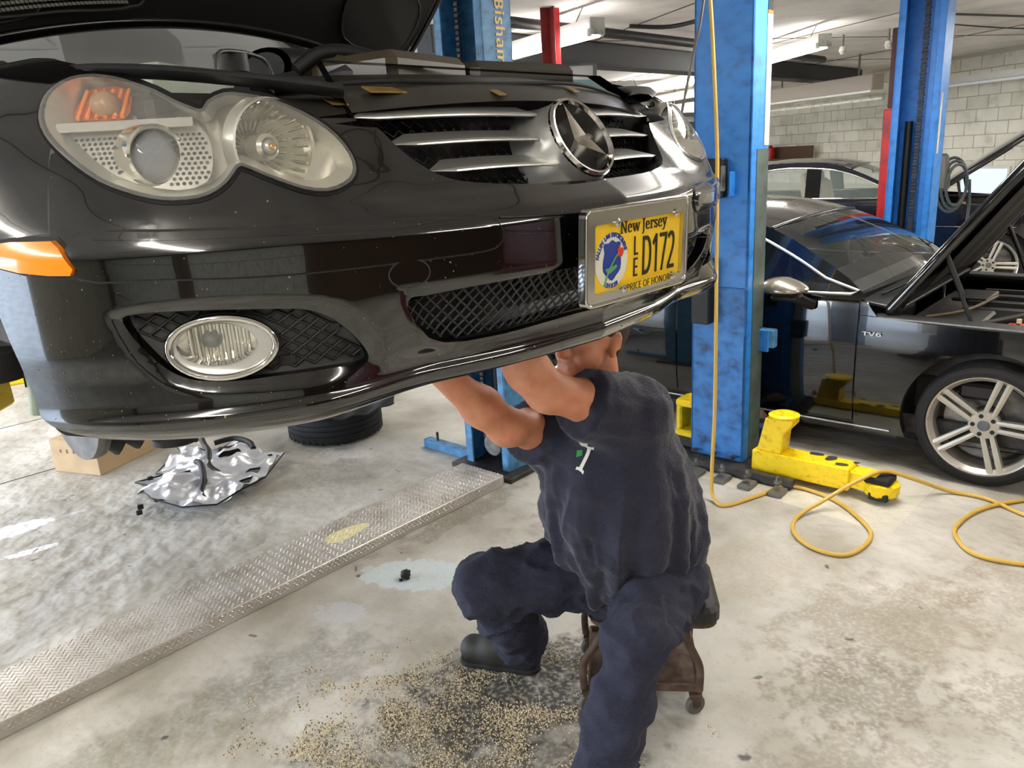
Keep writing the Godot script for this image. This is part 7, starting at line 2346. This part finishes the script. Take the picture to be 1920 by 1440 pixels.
	part("reel_box", MB.new().lathe([Vector2(0.04, 0.18), Vector2(0.06, 0.16), Vector2(0.085, -0.02), Vector2(0.09, -0.12), Vector2(0.03, -0.16), Vector2(0, -0.16)], at(0.02, 1.32, -0.06), 16), M.conduit, hr)
	for k in 3:
		var pts := []
		for i in 25:
			var a := TAU * i / 24.0
			pts.append(Vector3(0.13 + cos(a) * (0.16 - 0.025 * k), 1.22 + sin(a) * (0.24 - 0.03 * k), 0.03 * k - 0.03))
		part("hose_coil", MB.new().tube(pts, 0.013, 8), mat(Color(0.24, 0.28, 0.29), 0.5), hr)
	part("hose_drop", MB.new().tube(spline([Vector3(0.27, 1.26, 0.02), Vector3(0.29, 1.05, 0.02), Vector3(0.285, 0.80, 0.02), Vector3(0.27, 0.30, 0.02), Vector3(0.27, 0.02, 0.02)], 5), 0.013, 8), mat(Color(0.24, 0.28, 0.29), 0.5), hr)
	# small camera-like sensor and sprinkler at the ceiling
	for q in [[Vector3(4.55, CEIL, -9.6), "white motion sensor on a short stem under the ceiling"], [Vector3(4.15, CEIL, -9.9), "small grey pipe stub under the ceiling beside the sensor"]]:
		var se := thing("ceiling_sensor", q[1], "sensor", q[0])
		part("stem", MB.new().tube([Vector3.ZERO, Vector3(0, -0.14, 0)], 0.012, 8), M.conduit, se)
		part("sensor_head", MB.new().lathe([Vector2(0, 0.03), Vector2(0.035, 0.03), Vector2(0.045, -0.02), Vector2(0.02, -0.06), Vector2(0, -0.06)], at(0, -0.16, 0), 14), M.white_worn, se)
	# equipment far left beyond the raised car
	var eq := thing("parts_washer", "dark cabinet on a yellow base far behind the raised car", "cabinet", Vector3(-4.75, 0, -6.9), 0.6)
	part("base", MB.new().box(Vector3(1.1, 0.16, 0.7), at(0, 0.08, 0), 0.01), M.yellow, eq)
	part("cabinet", MB.new().box(Vector3(1.05, 0.80, 0.66), at(0, 0.57, 0), 0.02), mat(Color(0.09, 0.10, 0.10), 0.5), eq)
	part("door_handle", MB.new().bar(Vector3(0.3, 0.6, 0.35), Vector3(0.3, 0.8, 0.35), 0.02, 0.02, 0.005), M.steel, eq)
	# clutter along the far wall
	for k in 5:
		var cb := thing("tool_cabinet", ["dark steel cabinet at the far wall beside the far lamps", "dark steel cabinet at the far wall, second from the far lamps", "dark steel cabinet at the far wall, third from the far lamps", "dark steel cabinet at the far wall, fourth from the far lamps", "dark steel cabinet at the far wall, fifth from the far lamps"][k], "cabinet", rp(-3.0 + k * 2.1, 0, -20.3), 0.3047)
		part("carcass", MB.new().box(Vector3(1.9, 1.9 + 0.2 * (k % 2), 0.7), at(0, 0.95 + 0.1 * (k % 2), 0), 0.01), [M.plastic, M.beam, M.black, M.plastic, M.beam][k], cb)
		for j in 3:
			part("door", MB.new().box(Vector3(0.6, 1.6, 0.02), at(-0.62 + j * 0.62, 0.95, 0.36), 0.006), [M.beam, M.plastic, M.plastic, M.black, M.plastic][k], cb)
	# red tool chest off to the right, mirrored in the bumper
	var tc := thing("tool_chest", "red roller tool chest with steel drawer pulls", "tool chest", Vector3(3.3, 0, -0.55), -PI / 2 - 0.1)
	part("cabinet", MB.new().box(Vector3(1.5, 0.95, 0.6), at(0, 0.62, 0), 0.01), M.tool_red, tc)
	part("top_box", MB.new().box(Vector3(1.45, 0.5, 0.5), at(0, 1.36, -0.03), 0.01), M.tool_red, tc)
	for k in 7:
		var dr := part("drawer", MB.new().box(Vector3(1.36, 0.12 if k < 5 else 0.17, 0.02), at(0, 0.24 + k * 0.14 if k < 5 else 1.22 + (k - 5) * 0.22, 0.31 if k < 5 else 0.23), 0.004), M.tool_red, tc)
		part("drawer_pull", MB.new().box(Vector3(1.30, 0.018, 0.02), at(0, 0.28 + k * 0.14 if k < 5 else 1.29 + (k - 5) * 0.22, 0.325 if k < 5 else 0.245), 0.004), M.steel, dr)
	for e in [[-0.65, -0.22], [0.65, -0.22], [-0.65, 0.22], [0.65, 0.22]]:
		part("caster_wheel", MB.new().lathe([Vector2(0, -0.02), Vector2(0.07, -0.02), Vector2(0.075, 0), Vector2(0.07, 0.02), Vector2(0, 0.02)], Transform3D(Basis(Vector3.FORWARD, PI / 2), Vector3(e[0], 0.075, e[1])), 16), M.rubber, tc)
